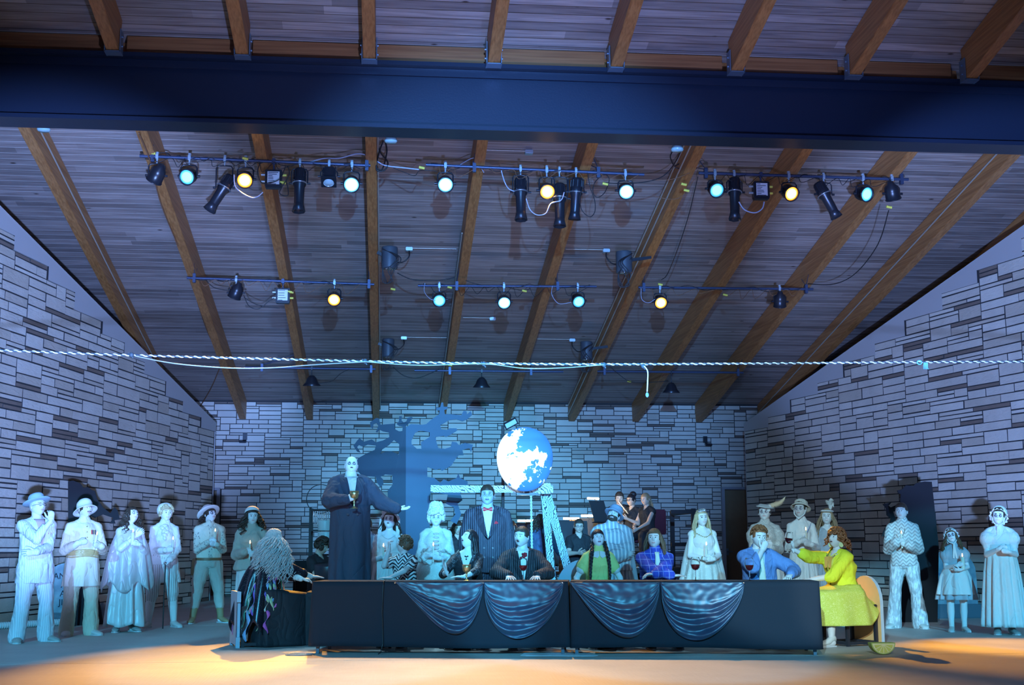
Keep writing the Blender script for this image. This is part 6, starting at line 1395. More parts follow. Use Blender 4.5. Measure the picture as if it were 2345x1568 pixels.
# small side trees and gravestones
BLK = mat('board_black', (.012, .013, .018), .85)
def side_tree(label, pts, ox, oy, sc, Y0, dY, base):
    c = at(ox+pts[0][0]/sc, 1300, Y0); t = thing('small_tree_cutout', label, 'stage prop', (c.x, Y0, 0))
    def fm(x, y, w): px, py = ox+x/sc, oy+y/sc; q = at(px, py, Y0+(px-ox)*dY); q.z = max(0, q.z); return q-V3((c.x, Y0, 0))+V3((0, w, 0))
    mb = MB(); cutout(mb, pts, [], fm, 0, .02); o = mb.build('board', BLK, t); zm = min(v.co.z for v in o.data.vertices)
    for v in o.data.vertices:
        if v.co.z < zm+.05: v.co.z = 0
    mb = MB(); mb.beam((0.02, .02, .8), (.02, .5, .01), .03, .03); mb.build('brace', BLK, t)
side_tree('small black tree cutout against the left wall behind the pith helmet figure', [(595, 45), (640, 38), (700, 60), (730, 100), (770, 95), (800, 120), (830, 130), (850, 200), (900, 270), (965, 325), (1000, 270), (1030, 300), (1048, 380), (1000, 385), (1010, 415), (960, 415), (990, 365), (900, 335), (830, 365), (790, 345), (820, 420), (850, 560), (940, 570), (945, 610), (860, 660), (850, 850), (905, 900), (860, 930), (850, 1000), (880, 1150), (905, 1300), (600, 1310)], 0, 1090, 3.824, 19.5, .004, 0)
side_tree('small black tree cutout against the right wall behind the chevron shirt figure', [(500, 85), (440, 82), (370, 95), (340, 120), (280, 115), (245, 150), (205, 160), (215, 185), (235, 190), (230, 270), (150, 305), (130, 290), (155, 262), (110, 270), (80, 275), (110, 310), (115, 370), (150, 400), (140, 450), (100, 480), (70, 550), (130, 560), (180, 520), (190, 400), (170, 340), (240, 330), (250, 500), (300, 640), (210, 700), (150, 740), (160, 810), (200, 800), (180, 750), (300, 720), (290, 850), (240, 1000), (200, 1180), (545, 1200), (560, 640)], 2000, 1080, 3.733, 19.4, -.001, 0)
STONE = pattern('gravestone_paint', (.20, .27, .33), (.34, .42, .48), f_noise(5, .4, .65), .8)
INK = mat('lettering_dark', (.02, .03, .05), .8)
def text_part(txt, size, M, parent, loc, rot=(PI/2, 0, 0), name='lettering', depth=.003):
    cu = bpy.data.curves.new(name, 'FONT'); cu.body = txt; cu.size = size; cu.extrude = depth; cu.align_x = 'CENTER'; cu.align_y = 'CENTER'
    o = bpy.data.objects.new('tmp', cu); C.objects.link(o); dg = bpy.context.evaluated_depsgraph_get(); me = bpy.data.meshes.new_from_object(o.evaluated_get(dg)); bpy.data.objects.remove(o)
    me.materials.clear(); me.materials.append(M); me.name = name; o = bpy.data.objects.new(name, me); C.objects.link(o); o.parent = parent; o.location = loc; o.rotation_euler = rot; return o
ga = floor_at(140, 1432); t = thing('gravestone', 'arched grey gravestone with dark lettering behind the pith helmet figure', 'stage prop', (ga.x, ga.y+.2, 0), math.radians(-4))
mb = MB(); mb.prism([(-.33, .16), (.33, .16), (.33, .62)]+[(.33*math.cos(a), .62+.30*math.sin(a)) for a in [PI*i/14 for i in range(1, 14)]]+[(-.33, .62)], lambda u, v, w: V3((u, w, v)), 0, .05); mb.build('slab', STONE, t)
mb = MB(); mb.box((0, .02, .09), (.74, .16, .18), bev=.01); mb.build('plinth', mat('plinth_speckle', (.13, .16, .20), .8, var=.5, vscale=30), t)
for k, s_ in enumerate(('ANN', 'A', 'AS', 'JILT')): text_part(s_, .13, INK, t, (-.06+.02*k, -.004, .72-.13*k))
gr = floor_at(2170, 1415); t = thing('skull_gravestone', 'pale gravestone painted with a skull and crossed bones, left of the bonneted child', 'stage prop', (gr.x+.1, gr.y, 0), math.radians(5))
mb = MB(); mb.prism([(-.42, .22), (.44, .22), (.44, .62)]+[(.01+.43*math.cos(a), .70+.38*math.sin(a)) for a in [PI*i/14 for i in range(1, 14)]]+[(-.42, .62)], lambda u, v, w: V3((u, w, v)), 0, .05); mb.build('slab', STONE, t)
mb = MB(); mb.box((.15, .02, .11), (1.15, .18, .22), bev=.01); mb.build('plinth', mat('plinth_slate', (.10, .14, .18), .8), t)
SK = mat('skull_blue', (.11, .20, .30), .7); mb = MB(); mb.lathe([(.001, -.002), (.12, -.002), (.12, -.006), (.001, -.006)], 20, (-.08, 0, .84), Matrix.Rotation(PI/2, 3, 'X')); mb.box((-.08, -.004, .73), (.12, .006, .09)); mb.build('skull', SK, t)
mb = MB()
for q in (-1, 1): mb.tube([(-.08+q*.045, -.006, .84), (-.08+q*.045, -.010, .84)], .03, 12)
mb.tube([(-.08, -.006, .78), (-.08, -.010, .78)], .015, 8); mb.build('eye_socket', STONE, t)
mb = MB()
for q in (-1, 1): mb.beam((-.08-q*.2, -.005, .58), (-.08+q*.2, -.005, .72), .008, .04, up=(0, 0, 1)); [mb.tube([(-.08+q*x, -.003, .65+x*.35), (-.08+q*x, -.009, .65+x*.35)], .032, 10) for x in (-.2, .2)]
mb.build('crossed_bone', SK, t)
for k, s_ in enumerate(('BLACK', 'BEARD', 'ADDA')): text_part(s_, .12, INK, t, (-.16+.02*k, -.004, .52-.10*k))
mb = MB(); c = floor_at(225, 1428); mb.lathe([(.12, 0), (.11, .12), (.08, .22), (.03, .30), (.001, .31)], 9, (c.x, c.y+.25, 0), caps=True); tag(mb.build('foam_rock', STONE), 'small jagged grey rock on the floor between the pith helmet and shawl figures', 'rock')
# ------------------------------------------------------------------ orchestra at the back
RIS = mat('riser_black', (.03, .03, .035), .7); CAR = mat('riser_carpet', (.06, .055, .06), .9)
def riser(label, x0, x1, y0, y1, h, group=None):
    t = thing('stage_riser', label, 'platform', ((x0+x1)/2, (y0+y1)/2, 0), 0, group); w, d = x1-x0, y1-y0
    mb = MB(); mb.box((0, 0, h-.04), (w, d, .08), bev=.006); mb.build('deck_panel', CAR, t)
    for sx in (-1, 1):
        for sy in (-1, 1): mb = MB(); mb.box((sx*(w/2-.05), sy*(d/2-.05), (h-.08)/2), (.05, .05, h-.08)); mb.build('leg', RIS, t)
    mb = MB(); mb.box((0, d/2-.1, (h-.08)/2), (w-.1, .02, h-.1)); mb.build('back_skirt', RIS, t); return t
xa, xb = at(1385, 1300, 22).x, at(1548, 1300, 22).x
riser('high black riser carrying the woodwind players at right of the orchestra', xa, xb, 20.7, 23.0, .80)
t = thing('safety_rail', 'black post rail at the right end of the high riser', 'railing', (xb+.04, 21.6, 0)); ztop = at(1535, 1167, 21.6).z
for yy_ in (-.8, .8): mb = MB(); mb.box((0, yy_, ztop/2), (.07, .07, ztop), bev=.004); mb.build('post', RIS, t)
for zz in (.25, .5, .8): mb = MB(); mb.box((0, 0, ztop*zz+ztop*.17), (.05, 1.55, .06)); mb.box((-.2, -.8, ztop*zz+ztop*.17), (.35, .05, .06)); mb.build('rail', RIS, t)
SH = mat('shirt_black', (.02, .02, .024), .8, bump=.2)
def player(label, px, ytop, Y, yaw, base=0.0, seat=.45, hair=None, sex='f', skin='warm', sleeve='short', strands=None, head=(0, -12, 0), glass=False, L=None, R=None, chair=True, w=1.05, bun=False, face='live', clab=''):
    zt = at(px, ytop, Y).z-base; H_ = (zt-seat-.10)/.48 if seat is not None else zt; p = P(px, Y, base)
    f = Fig(label, p, H_, yaw, sex, seat=seat, w=w, head=head, face=face, skin=skin, L=L or dict(to=(-.06, -.24, .66)), R=R or dict(to=(.06, -.24, .64)))
    f.top('black_top', SH, .018, z0=.46, sleeve=sleeve, collar=False, vneck=(.05, .04)); f.trousers('black_trousers', SH, .018, hem=.05); f.shoes(SHOE_B)
    f.hair(hair or H_DARK, line=.44, bulk=.08, low=-.35, noise=.03, strands=strands)
    if bun: mb = MB(); mb.ball(f.hh((0, .25, .52)), .06, 10, sc=(1, 1, .9)); f.child(mb, 'hair_bun', hair or H_DARK)
    if glass: glasses(f, mat('rim_black', (.02, .02, .02), .3))
    if seat is not None and chair:
        ch = thing('orchestra_chair', clab, 'chair', p, math.radians(yaw)); FB = mat('chair_burgundy', (.16, .03, .05), .8) if label.startswith('person in sleeveless black with a long') else mat('chair_dark_cloth', (.02, .02, .025), .8)
        mb = MB(); mb.box((0, 0, seat-.015), (.44, .42, .05), bev=.015); mb.build('seat', FB, ch); mb = MB(); mb.box((0, .25, seat+.30), (.42, .05, .42), bev=.02); mb.build('backrest', FB, ch)
        for sx in (-1, 1):
            for sy in (-1, 1): mb = MB(); mb.tube([(sx*.2, sy*.19, 0), (sx*.19, sy*.18, seat-.03)], .012, 6); mb.build('leg', RIS, ch)
    return f
m8 = player('person in sleeveless black with hair in a high bun and spectacles, playing a flute', 1450, 1132, 21.7, -38, .80, hair=H_BLACK, sleeve='none', bun=True, glass=True, w=1.35, head=(-12, 0, 0), L=dict(to=(-.06, -.17, .76), pose='cup'), R=dict(to=(.03, -.19, .70), pose='cup'), chair=False)
m9 = player('person in sleeveless black with a long brown ponytail seated on the high riser', 1484, 1129, 21.5, -46, .80, hair=hairmat('hair_light_brown', (.34, .22, .12)), sleeve='none', w=1.1, head=(-6, -4, 0), strands=dict(n=36, length=.38, ph0=2.3, ph1=4.0, wav=.010, freq=1.6, r=.012), L=dict(to=(-.05, -.20, .60)), R=dict(to=(.02, -.22, .58)), clab='burgundy chair on the high riser under the ponytailed player')
m7 = player('person in black collared shirt behind the flute player on the high riser', 1421, 1124, 22.3, -10, .80, sex='m', hair=H_DARK, w=1.1, chair=False)
a = at(1417, 1148, 21.35); b = at(1440, 1177, 21.2); mb = MB(); mb.tube([a, a.lerp(b, .5), b], [.010, .011, .012], 10)
for k in range(7): mb.ball(a.lerp(b, .25+.1*k)+V3((.0, -.01, .004)), .011, 6)
tag(mb.build('silver_flute', SILV), 'slim silver flute in the hands of the player with the bun', 'flute')
m6 = player('person in black polo shirt and spectacles seated right of the leaning gallows post', 1326, 1187, 20.2, 4, .28, sex='m', hair=H_DARK, glass=True, w=1.0, head=(-4, -4, 0), clab='dark chair under the bespectacled player in the polo shirt'); m5 = player('person in black leaning over a lit music stand, left of the bespectacled player', 1307, 1184, 21.4, 10, .28, hair=H_BROWN, head=(0, -34, 0), strands=dict(n=40, length=.18, wav=.008, r=.012), clab='dark chair under the player leaning over a lit music stand')
riser('low black riser under the middle players of the orchestra', at(1275, 1300, 20.8).x, at(1375, 1300, 20.8).x, 19.7, 22.2, .28)
cd = player('conductor in blue denim jacket seen from behind, left of the gallows posts'.replace('conductor', 'person'), 1238, 1176, 19.6, 175, 0, seat=None, hair=H_DARK, sex='f', w=1.1, head=(0, 0, 0), L=dict(to=(-.2, -.18, .66)), R=dict(to=(.2, -.18, .66)), strands=dict(n=40, length=.14, wav=.01, r=.012))
cd.top('denim_jacket', mat('denim_blue', (.06, .11, .20), .85, bump=.4, bscale=30), .034, z0=.42, flare=.03, disp=.03, sr=1.1)
m2 = player('person in black peering out just right of the tall suited figure', 1170, 1190, 21.0, 0, 0, seat=None, hair=H_DARK, strands=dict(n=30, length=.2, r=.012)); m3 = player('person in black with short hair just left of the hanging rope', 1186, 1196, 22.0, 10, 0, seat=None, sex='m', hair=H_DARK)
m10 = player('person in black with dark hair between the wigged figure and the tall suited figure', 1046, 1190, 20.5, 10, 0, seat=None, hair=H_DARK, strands=dict(n=40, length=.2, r=.012))
m1 = player('person in black tee with dark bushy hair seated at the percussion rack, far left', 728, 1229, 17.9, 50, 0, seat=.46, sex='m', hair=H_DARK, w=1.0, head=(10, -20, 0), clab='dark chair under the seated percussionist at left'); curls(m1, H_DARK, 90, .012, 1.15, -.1, 1, .35, 'bushy_hair', 4, 1.2)
LGT = emit('stand_light', (1.0, .86, .62), 7.0)
def music_stand(label, px, py, Y, yaw, base=0.0, light=True, w=.5, h=.34):
    c = at(px, py, Y); t = thing('music_stand', label, 'music stand', (c.x, c.y, base), math.radians(yaw)); z = c.z-base
    R = Matrix.Rotation(math.radians(-20), 3, 'X'); mb = MB(); mb.box((0, 0, z), (w, .015, h), R, bev=.004); mb.box(V3((0, 0, z))+R @ V3((0, .03, -h/2)), (w, .06, .012), R); mb.build('desk', RIS, t)
    mb = MB(); mb.tube([(0, .02, z-.1), (0, .02, .25)], .012, 8); mb.build('pole', RIS, t)
    for k in range(3): a = k*2.1; mb = MB(); mb.tube([(0, .02, .27), (.25*math.cos(a), .02+.25*math.sin(a), .008)], .009, 6); mb.build('leg', RIS, t)
    if light:
        q = V3((0, 0, z))+R @ V3((0, .05, h/2+.06)); mb = MB(); mb.tube([q+V3((-.13, 0, 0)), q+V3((.13, 0, 0))], .018, 8); mb.build('light_bar', LGT, t); mb = MB(); mb.tube([q, V3((0, .01, z+h/2-.03))], .006, 6); mb.build('clip_arm', RIS, t)
        d = bpy.data.lights.new('stand_lamp', 'POINT'); d.energy = 9; d.color = (1, .78, .45); d.shadow_soft_size = .06; o = bpy.data.objects.new('stand_lamp', d); C.objects.link(o); o.location = (c.x, c.y+.25, c.z+h/2+.02)
    return t
music_stand('black music stand with glowing light bar at the left of the high riser', 1372, 1170, 21.0, 38, .80, w=.36, h=.36); music_stand('music stand with light bar before the leaning player', 1311, 1215, 20.9, 0, .28); music_stand('music stand with light bar between the bespectacled player and the striped coat', 1350, 1208, 21.3, -6, 0)
music_stand('small lit music stand by the hanging rope', 1205, 1212, 21.2, 0, 0, w=.36, h=.22)
# percussion rack
pr = at(735, 1300, 18.4); t = thing('percussion_rack', 'black percussion rack with shelves and hanging chimes left of the bald figure', 'rack', (pr.x, 18.4, 0)); zt_ = at(735, 1162, 18.4).z
for sx in (-.16, .16):
    for sy in (0, .4): mb = MB(); mb.box((sx, sy, zt_/2), (.035, .035, zt_), bev=.003); mb.build('post', RIS, t)
for zz in (.35, .62, .82, .99): mb = MB(); mb.box((0, .2, zt_*zz-.01), (.36, .44, .02)); mb.build('shelf', RIS, t)
for k in range(9): mb = MB(); mb.tube([(-.12+.03*k, -.03, zt_*.97), (-.12+.03*k, -.03, zt_*.97-.16-.02*k)], .007, 8); mb.build('chime', SILV, t)
for (px, py, r_, lb) in ((745, 1203, .10, 'upper'), (748, 1229, .12, 'lower')):
    c = at(px, py, 18.3); mb = MB(); mb.lathe([(.001, -.07), (r_, -.07), (r_*1.03, -.06), (r_*1.03, .06), (r_, .07), (.001, .07)], 24, c); o = mb.build('hand_drum', mat('drum_pale', (.55, .62, .62), .4)); tag(o, 'pale %s hand drum on the percussion rack shelf' % lb, 'drum')
c = at(735, 1142, 18.38); mb = MB(); mb.tube([c+V3((.20*math.cos(a), 0, .20*math.sin(a))) for a in [2*PI*i/30+.6 for i in range(28)]], .006, 6); tag(mb.build('cable_loop', SHOE_B), 'thin black loop of cable above the percussion rack', 'cable')
mb = MB(); c = at(752, 1306, 17.7); mb.lathe([(.001, -.09), (.19, -.09), (.195, -.08), (.195, .08), (.19, .09), (.001, .09)], 28, c, Matrix.Rotation(.15, 3, 'X')); mb.tube([c+V3((0, 0, -.09)), V3((c.x, c.y, 0.0))], .014, 8); tag(mb.build('snare_drum', mat('drum_dark', (.03, .03, .04), .35)), 'dark drum in front of the seated percussionist', 'drum')

# ------------------------------------------------------------------ lighting rig
STL = mat('pipe_steel', (.06, .08, .15), .4, .5); CLM = mat('clamp_aluminium', (.50, .60, .68), .35, .6); LB = mat('lamp_black', (.022, .024, .034), .34, .3); YEL = mat('tape_yellow', (.75, .68, .10), .5)
pipes = [('front left lighting pipe, crowded with cables and eight lamps', 320, 357, 848, 379, 18.2, (350, 840)), ('front middle lighting pipe with the brightest amber lamp', 975, 377, 1475, 400, 18.2, (1086, 1370)), ('front right lighting pipe with seven lamps', 1600, 396, 2080, 411, 18.2, (1616, 2064)),
         ('second row left lighting pipe with one amber lamp', 428, 636, 857, 651, 22.3, (445, 845)), ('second row middle lighting pipe with three pale lamps', 957, 654, 1366, 656, 22.3, (1046, 1277)), ('second row right lighting pipe with one amber lamp', 1462, 658, 1862, 662, 22.3, (1474, 1846)),
         ('rear left lighting pipe above the back wall', 560, 841, 860, 845, 26.8, (600, 850)), ('rear middle lighting pipe above the back wall', 949, 848, 1290, 851, 26.8, (1030, 1216)), ('rear right lighting pipe above the back wall', 1368, 850, 1702, 853, 26.8, (1384, 1690))]
def pipe_y(i, px): _, x0, y0, x1, y1, Y, _ = pipes[i]; return y0+(y1-y0)*(px-x0)/(x1-x0)
for lb, x0, y0, x1, y1, Y, hang in pipes:
    a, b = at(x0, y0, Y), at(x1, y1, Y); t = thing('lighting_pipe', lb, 'pipe', (a+b)/2, 0, 'lighting pipes under the roof'); c = (a+b)/2
    mb = MB(); mb.tube([a-c, b-c], .024, 10); mb.build('pipe', STL, t)
    for hx in hang:
        p = at(hx, y0+(y1-y0)*(hx-x0)/(x1-x0), Y)-c; up = z_beam(Y)-(p+c).z; mb = MB(); mb.box(p+V3((0, 0, .0)), (.05, .07, .16), bev=.004); mb.build('pipe_clamp', STL, t)
        mb = MB(); bx = min(BX, key=lambda q: abs(q-(p+c).x))-c.x
        for dy in (-.18, .22): mb.tube([p+V3((0, 0, .06)), V3((bx+math.copysign(.078, p.x-bx), dy, p.z+up+.10))], .007, 6)
        mb.build('hanger_cable', STL, t)
def orient(d, upv=(0, 0, 1)):
    z = V3(d).normalized(); x = V3(upv).cross(z); x = x.normalized() if x.length > 1e-3 else V3((1, 0, 0)); y = z.cross(x); return Matrix((x, y, z)).transposed()
AMB_E = emit('lens_amber', (1.0, .50, .10), 12); CY_E = emit('lens_cyan', (.22, .66, .85), 1.5); WH_E = emit('lens_white', (.45, .82, 1.0), 5)
MIDS = {'lens_amber': emit('lens_amber_mid', (1.0, .40, .04), 4.0), 'lens_cyan': emit('lens_cyan_mid', (.10, .50, .74), 1.0), 'lens_white': emit('lens_white_mid', (.22, .66, 1.0), 2.4)}
RIMS = {'lens_amber': emit('lens_amber_rim', (1.0, .26, .01), 1.7), 'lens_cyan': emit('lens_cyan_rim', (.04, .36, .60), .7), 'lens_white': emit('lens_white_rim', (.10, .50, .95), 1.4)}
LENS_D = mat('lens_dark', (.10, .14, .18), .1, .2)
def clamp(t, top, drop, yw=.10):
    mb = MB(); mb.box((0, 0, 0), (.035, .06, .075), bev=.006); mb.tube([(0, 0, -.03), (0, 0, -.09)], .012, 8); mb.tube([(0, 0, .04), (0, 0, .06)], .022, 8); mb.build('clamp', CLM, t)
    mb = MB(); R_ = yw; pts = [V3((-R_, 0, -drop)), V3((-R_, 0, -.13)), V3((-R_*.8, 0, -.10)), V3((0, 0, -.09)), V3((R_*.8, 0, -.10)), V3((R_, 0, -.13)), V3((R_, 0, -drop))]; mb.tube(pts, .010, 6)
    for q in (-1, 1): mb.tube([(q*R_, 0, -drop), (q*(R_+.04), 0, -drop)], .016, 8)
    mb.build('yoke', LB, t)
def par(label, row, px, py, d, lens, grp=None):
    Y = pipes[row][5]; top = at(px, pipe_y(row, px), Y); c = at(px, py, Y); t = thing('par_lamp', label, 'stage light', top, 0, 'round stage lamps'); dr = max(.12, top.z-c.z)*.9
    clamp(t, top, dr); R = orient(d); ce = V3((0, 0, -dr)); d = V3(d).normalized(); mb = MB()
    mb.lathe([(.001, -.17), (.035, -.17), (.05, -.13), (.088, -.09), (.098, -.04), (.100, .07), (.108, .072), (.108, .082), (.094, .082), (.094, .06)], 24, ce, R); mb.build('housing', LB, t)
    mb = MB(); mb.lathe([(.093, .060), (.082, .066)], 24, ce, R, mi=1); mb.lathe([(.082, .066), (.066, .070)], 24, ce, R, mi=2); mb.lathe([(.066, .070), (.05, .074), (.02, .0765), (.001, .077)], 24, ce, R); mb.build('lens', [lens, RIMS.get(lens.name, lens), MIDS.get(lens.name, lens)], t); t.scale = (1.12, 1.12, 1.12)
    mb = MB()
    for k in range(4): a = k*PI/2+PI/4; mb.box(ce+R @ V3((.105*math.cos(a), .105*math.sin(a), .085)), (.03, .03, .012), R)
    mb.build('gel_clip', LB, t) if False else None; return ce+top, d
def ers(label, row, px, py, d, L=.62):
    Y = pipes[row][5]; top = at(px, pipe_y(row, px), Y); t = thing('profile_spotlight', label, 'stage light', top, 0, 'long profile spotlights'); dr = max(.16, min(.42, top.z-at(px, py, Y).z)); clamp(t, top, dr, .115)
    R = orient(d, (0, 1, .2)); ce = V3((0, 0, -dr)); mb = MB()
    mb.lathe([(.001, -.34*L), (.07, -.34*L), (.085, -.30*L), (.085, -.12*L), (.095, -.10*L), (.095, .04*L), (.075, .10*L), (.070, .48*L)], 20, ce, R)
    for k in range(8): a = k*PI/4; mb.box(ce+R @ V3((.088*math.cos(a), .088*math.sin(a), -.20*L)), (.012, .012, .16*L), R)
    mb.build('barrel', LB, t); mb = MB(); mb.lathe([(.070, .46*L), (.074, .50*L), (.098, .66*L), (.094, .66*L), (.068, .50*L)], 8, ce, R); mb.build('top_hat', LB, t)
    mb = MB(); mb.lathe([(.097, -.015*L), (.112, -.01*L), (.112, .012*L), (.097, .015*L)], 20, ce, R)
    for k in range(3): a = 1+k*2.1; mb.box(ce+R @ V3((.14*math.cos(a), .14*math.sin(a), 0)), (.05, .012, .004), R @ Matrix.Rotation(a, 3, 'Z'))
    mb.build('shutter_ring', mat('ring_steel', (.38, .42, .5), .3, .8), t); mb = MB(); mb.lathe([(.068, .42*L), (.001, .43*L)], 16, ce, R); mb.build('lens', LENS_D, t); return t
def fresnel(label, row, px, py):
    Y = pipes[row][5]; top = at(px, pipe_y(row, px), Y); t = thing('fresnel_lamp', label, 'stage light', top, 0); clamp(t, top, .19, .12); R = orient((0, -.5, -1)); ce = V3((0, 0, -.2)); mb = MB()
    mb.box(ce+R @ V3((0, 0, -.04)), (.19, .19, .22), R, bev=.03); mb.box(ce+R @ V3((0, 0, .09)), (.22, .22, .03), R, bev=.005); mb.build('housing', LB, t)
    mb = MB(); mb.lathe([(.08, .10), (.05, .125), (.001, .13)], 20, ce, R)
    for k in range(4): mb.lathe([(.02+.017*k, .118-.003*k), (.026+.017*k, .124-.003*k)], 16, ce, R)
    mb.build('lens', mat('lens_clear', (.42, .55, .62), .12, .1), t); return t
def dimmer(label, row, px, py, nl=9, lab=(.62, .66, .72)):
    Y = pipes[row][5]; top = at(px, pipe_y(row, px), Y); c = at(px, py, Y)-top; t = thing('dimmer_box', label, 'box', top, 0); mb = MB(); mb.box(c+V3((0, 0, 0)), (.24, .13, .25), bev=.008); mb.box(c+V3((0, 0, -.13)), (.22, .11, .02)); mb.build('case', LB, t)
    mb = MB(); mb.tube([(0, 0, 0), c+V3((0, 0, .1))], .014, 8); mb.box((0, 0, 0), (.05, .06, .08), bev=.005); mb.build('bracket', STL, t)
    mb = MB(); mb.box(c+V3((.0, -.067, .0)), (.17, .004, .19)); o = mb.build('label_plate', mat('label_pale', lab, .6), t); mb = MB()
    rnd = random.Random(px)
    for k in range(nl): w_ = rnd.uniform(.05, .15); mb.box(c+V3((-.075+w_/2, -.070, .08-.17*k/(nl-1))), (w_, .002, .009))
    mb.build('label_line', INK, t)
    for q in (-1, 1):
        for zz in (-.04, .06): mb = MB(); mb.tube([c+V3((q*.12, 0, zz)), c+V3((q*.18, 0, zz))], .018, 8); mb.build('plug', YEL if q > 0 else CLM, t)
    return t
F_ = (0, -1, -.55)
D2 = (.15, -1, -.9)
par('black par lamp seen from behind at the far left end of the front rig', 0, 360, 402, (-.5, .5, -.8), LENS_D); par('par lamp with dim blue-green lens, second from left on the front rig', 0, 434, 403, (-.25, -1, -.5), CY_E)
ers('long spotlight tilted down to the left beside the left amber lamp', 0, 515, 430, (-.55, -.1, -1), .60); la = par('amber glowing par lamp on the front left pipe', 0, 563, 410, F_, AMB_E)
dimmer('black dimmer box with white label sheet on the front left pipe', 0, 627, 410, 8); ers('long spotlight pointing straight down on the front left pipe', 0, 687, 420, (0, -.12, -1), .66); fresnel('square-front black lamp with clear lens on the front left pipe', 0, 754, 405); lb1 = par('bright cyan-white par lamp at the right end of the front left pipe', 0, 806, 420, F_, WH_E)
lb2 = par('bright blue-white par lamp alone at the left of the front middle pipe', 1, 1020, 420, F_, WH_E); ers('straight hanging spotlight left of the brightest amber lamp', 1, 1192, 440, (0, -.12, -1), .66); lc = par('brightest amber par lamp in the middle of the front rig', 1, 1252, 436, F_, AMB_E)
ers('lowest hanging long spotlight, right of the brightest amber lamp', 1, 1281, 505, (-.02, -.12, -1), .66); ers('dark spotlight right of and behind the lowest hanging one', 1, 1319, 440, (-.06, .12, -1), .62); par('green-white par lamp at the right end of the front middle pipe', 1, 1432, 436, F_, WH_E)
par('pale green par lamp first on the front right pipe', 2, 1637, 432, (.1, -1, -.6), CY_E); ers('long straight spotlight on the front right pipe', 2, 1681, 440, (-.05, -.12, -1), .66); dimmer('black dimmer box with white lettered label on the front right pipe', 2, 1742, 436, 8); ld = par('amber glowing par lamp on the front right pipe', 2, 1806, 440, (.2, -1, -.6), AMB_E)
ers('long spotlight tilted down to the right on the front right pipe', 2, 1886, 445, (.45, -.12, -1), .60); par('pale blue par lamp turned right, near the end of the front right pipe', 2, 1976, 443, (.35, -1, -.4), CY_E); par('black par lamp seen from behind at the far right end of the front rig', 2, 2042, 443, (.3, .4, -.9), LENS_D)
par('dark par lamp hanging at the left of the second rig', 3, 541, 670, (-.4, .4, -.9), LENS_D); dimmer('dimmer box with blue stickers on the second rig at left', 3, 648, 677, 5, (.20, .34, .70)); le = par('amber glowing par lamp on the second rig at left', 3, 766, 683, F_, AMB_E)
par('teal-lensed par lamp, left one on the second middle pipe', 4, 1006, 685, F_, CY_E); par('white glowing par lamp in the centre of the second middle pipe', 4, 1154, 690, F_, WH_E); par('teal-lensed par lamp, right one on the second middle pipe', 4, 1323, 687, (.1, -1, -.6), CY_E)
lf = par('amber glowing par lamp on the second rig at right', 5, 1511, 690, F_, AMB_E); par('dark par lamp turned away on the second rig at far right', 5, 1785, 690, (.1, .5, -.9), LENS_D)
def scoop(label, row, px, py):
    Y = pipes[row][5]; top = at(px, pipe_y(row, px), Y); c = at(px, py, Y)-top; t = thing('scoop_lamp', label, 'stage light', top, 0); mb = MB(); mb.lathe([(.001, .12), (.05, .11), (.10, .05), (.13, -.03), (.19, -.10), (.185, -.105), (.125, -.04), (.001, .04)], 24, c, Matrix.Rotation(.12, 3, 'X')); mb.build('reflector', LB, t)
    mb = MB(); mb.tube([(0, 0, .02), (0, 0, c.z+.11)], .010, 6); mb.box((0, 0, 0), (.03, .05, .07)); mb.build('stem', LB, t)
scoop('black scoop lamp at the left over the back wall', 6, 714, 872); scoop('black scoop lamp in the middle over the back wall', 7, 1103, 876); scoop('black scoop lamp at the right over the back wall', 8, 1537, 888)
# their light: amber from the rig towards the audience, cold back light from the white lamps
for (p_, d_), tgt, pw, sz_ in ((la, (-1.0, 12.0, 0), 2800, 42), (lc, (1.9, 11.4, 0), 2600, 42), (ld, (7.4, 14.6, 0), 3200, 24), (le, (-2.0, 14.3, 0), 4200, 19), (lf, (6.2, 13.4, 0), 3600, 16)):
    q = p_+(V3(tgt)-p_).normalized()*.14; spot('rig_lamp_amber', q, tgt, pw, AMBER, sz_, .8, .05)
for (p_, d_), tgt, pw in ((lb1, (-.6, 13.5, 0), 700), (lb2, (1.6, 12.5, 0), 800)):
    q = p_+(V3(tgt)-p_).normalized()*.14; spot('rig_lamp_cold', q, tgt, pw, PALE, 50, .9, .05)

# ------------------------------------------------------------------ cables, speakers, conduits
CB = mat('cable_black', (.012, .012, .016), .5); CW = mat('cable_pale', (.42, .48, .66), .5); CBR = mat('cable_brown', (.22, .10, .05), .6); CON = mat('conduit_pale', (.50, .46, .40), .4, .3)
def spline(pts, n=8):
    out = []
    for i in range(len(pts)-1):
        p0, p1, p2, p3 = pts[max(i-1, 0)], pts[i], pts[i+1], pts[min(i+2, len(pts)-1)]
        for k in range(n):
            t = k/n; out.append(.5*((2*p1)+(p2-p0)*t+(2*p0-5*p1+4*p2-p3)*t*t+(3*p1-p0-3*p2+p3)*t**3))
    return out+[pts[-1]]
def cable(label, pts, Y, r=.006, M=None, name='cable', Ys=None, group=None):
    P_ = [at(x, y, (Y if Ys is None else Ys[i])) for i, (x, y) in enumerate(pts)]; mb = MB(); mb.tube(spline(P_), r, 6)
    return tag(mb.build(name, M or CB), label, 'cable', group)
y1 = 18.32
cable('pale blue cable looping over the right half of the front left pipe', [(700, 374), (740, 363), (778, 362), (820, 352), (850, 360), (880, 378), (925, 384), (960, 388)], y1, .010, CW)
cable('black cable bundle hanging beside the end-on beam near the front left pipe', [(862, 322), (872, 350), (888, 372), (880, 390), (862, 388), (868, 350), (878, 322)], y1, .011)
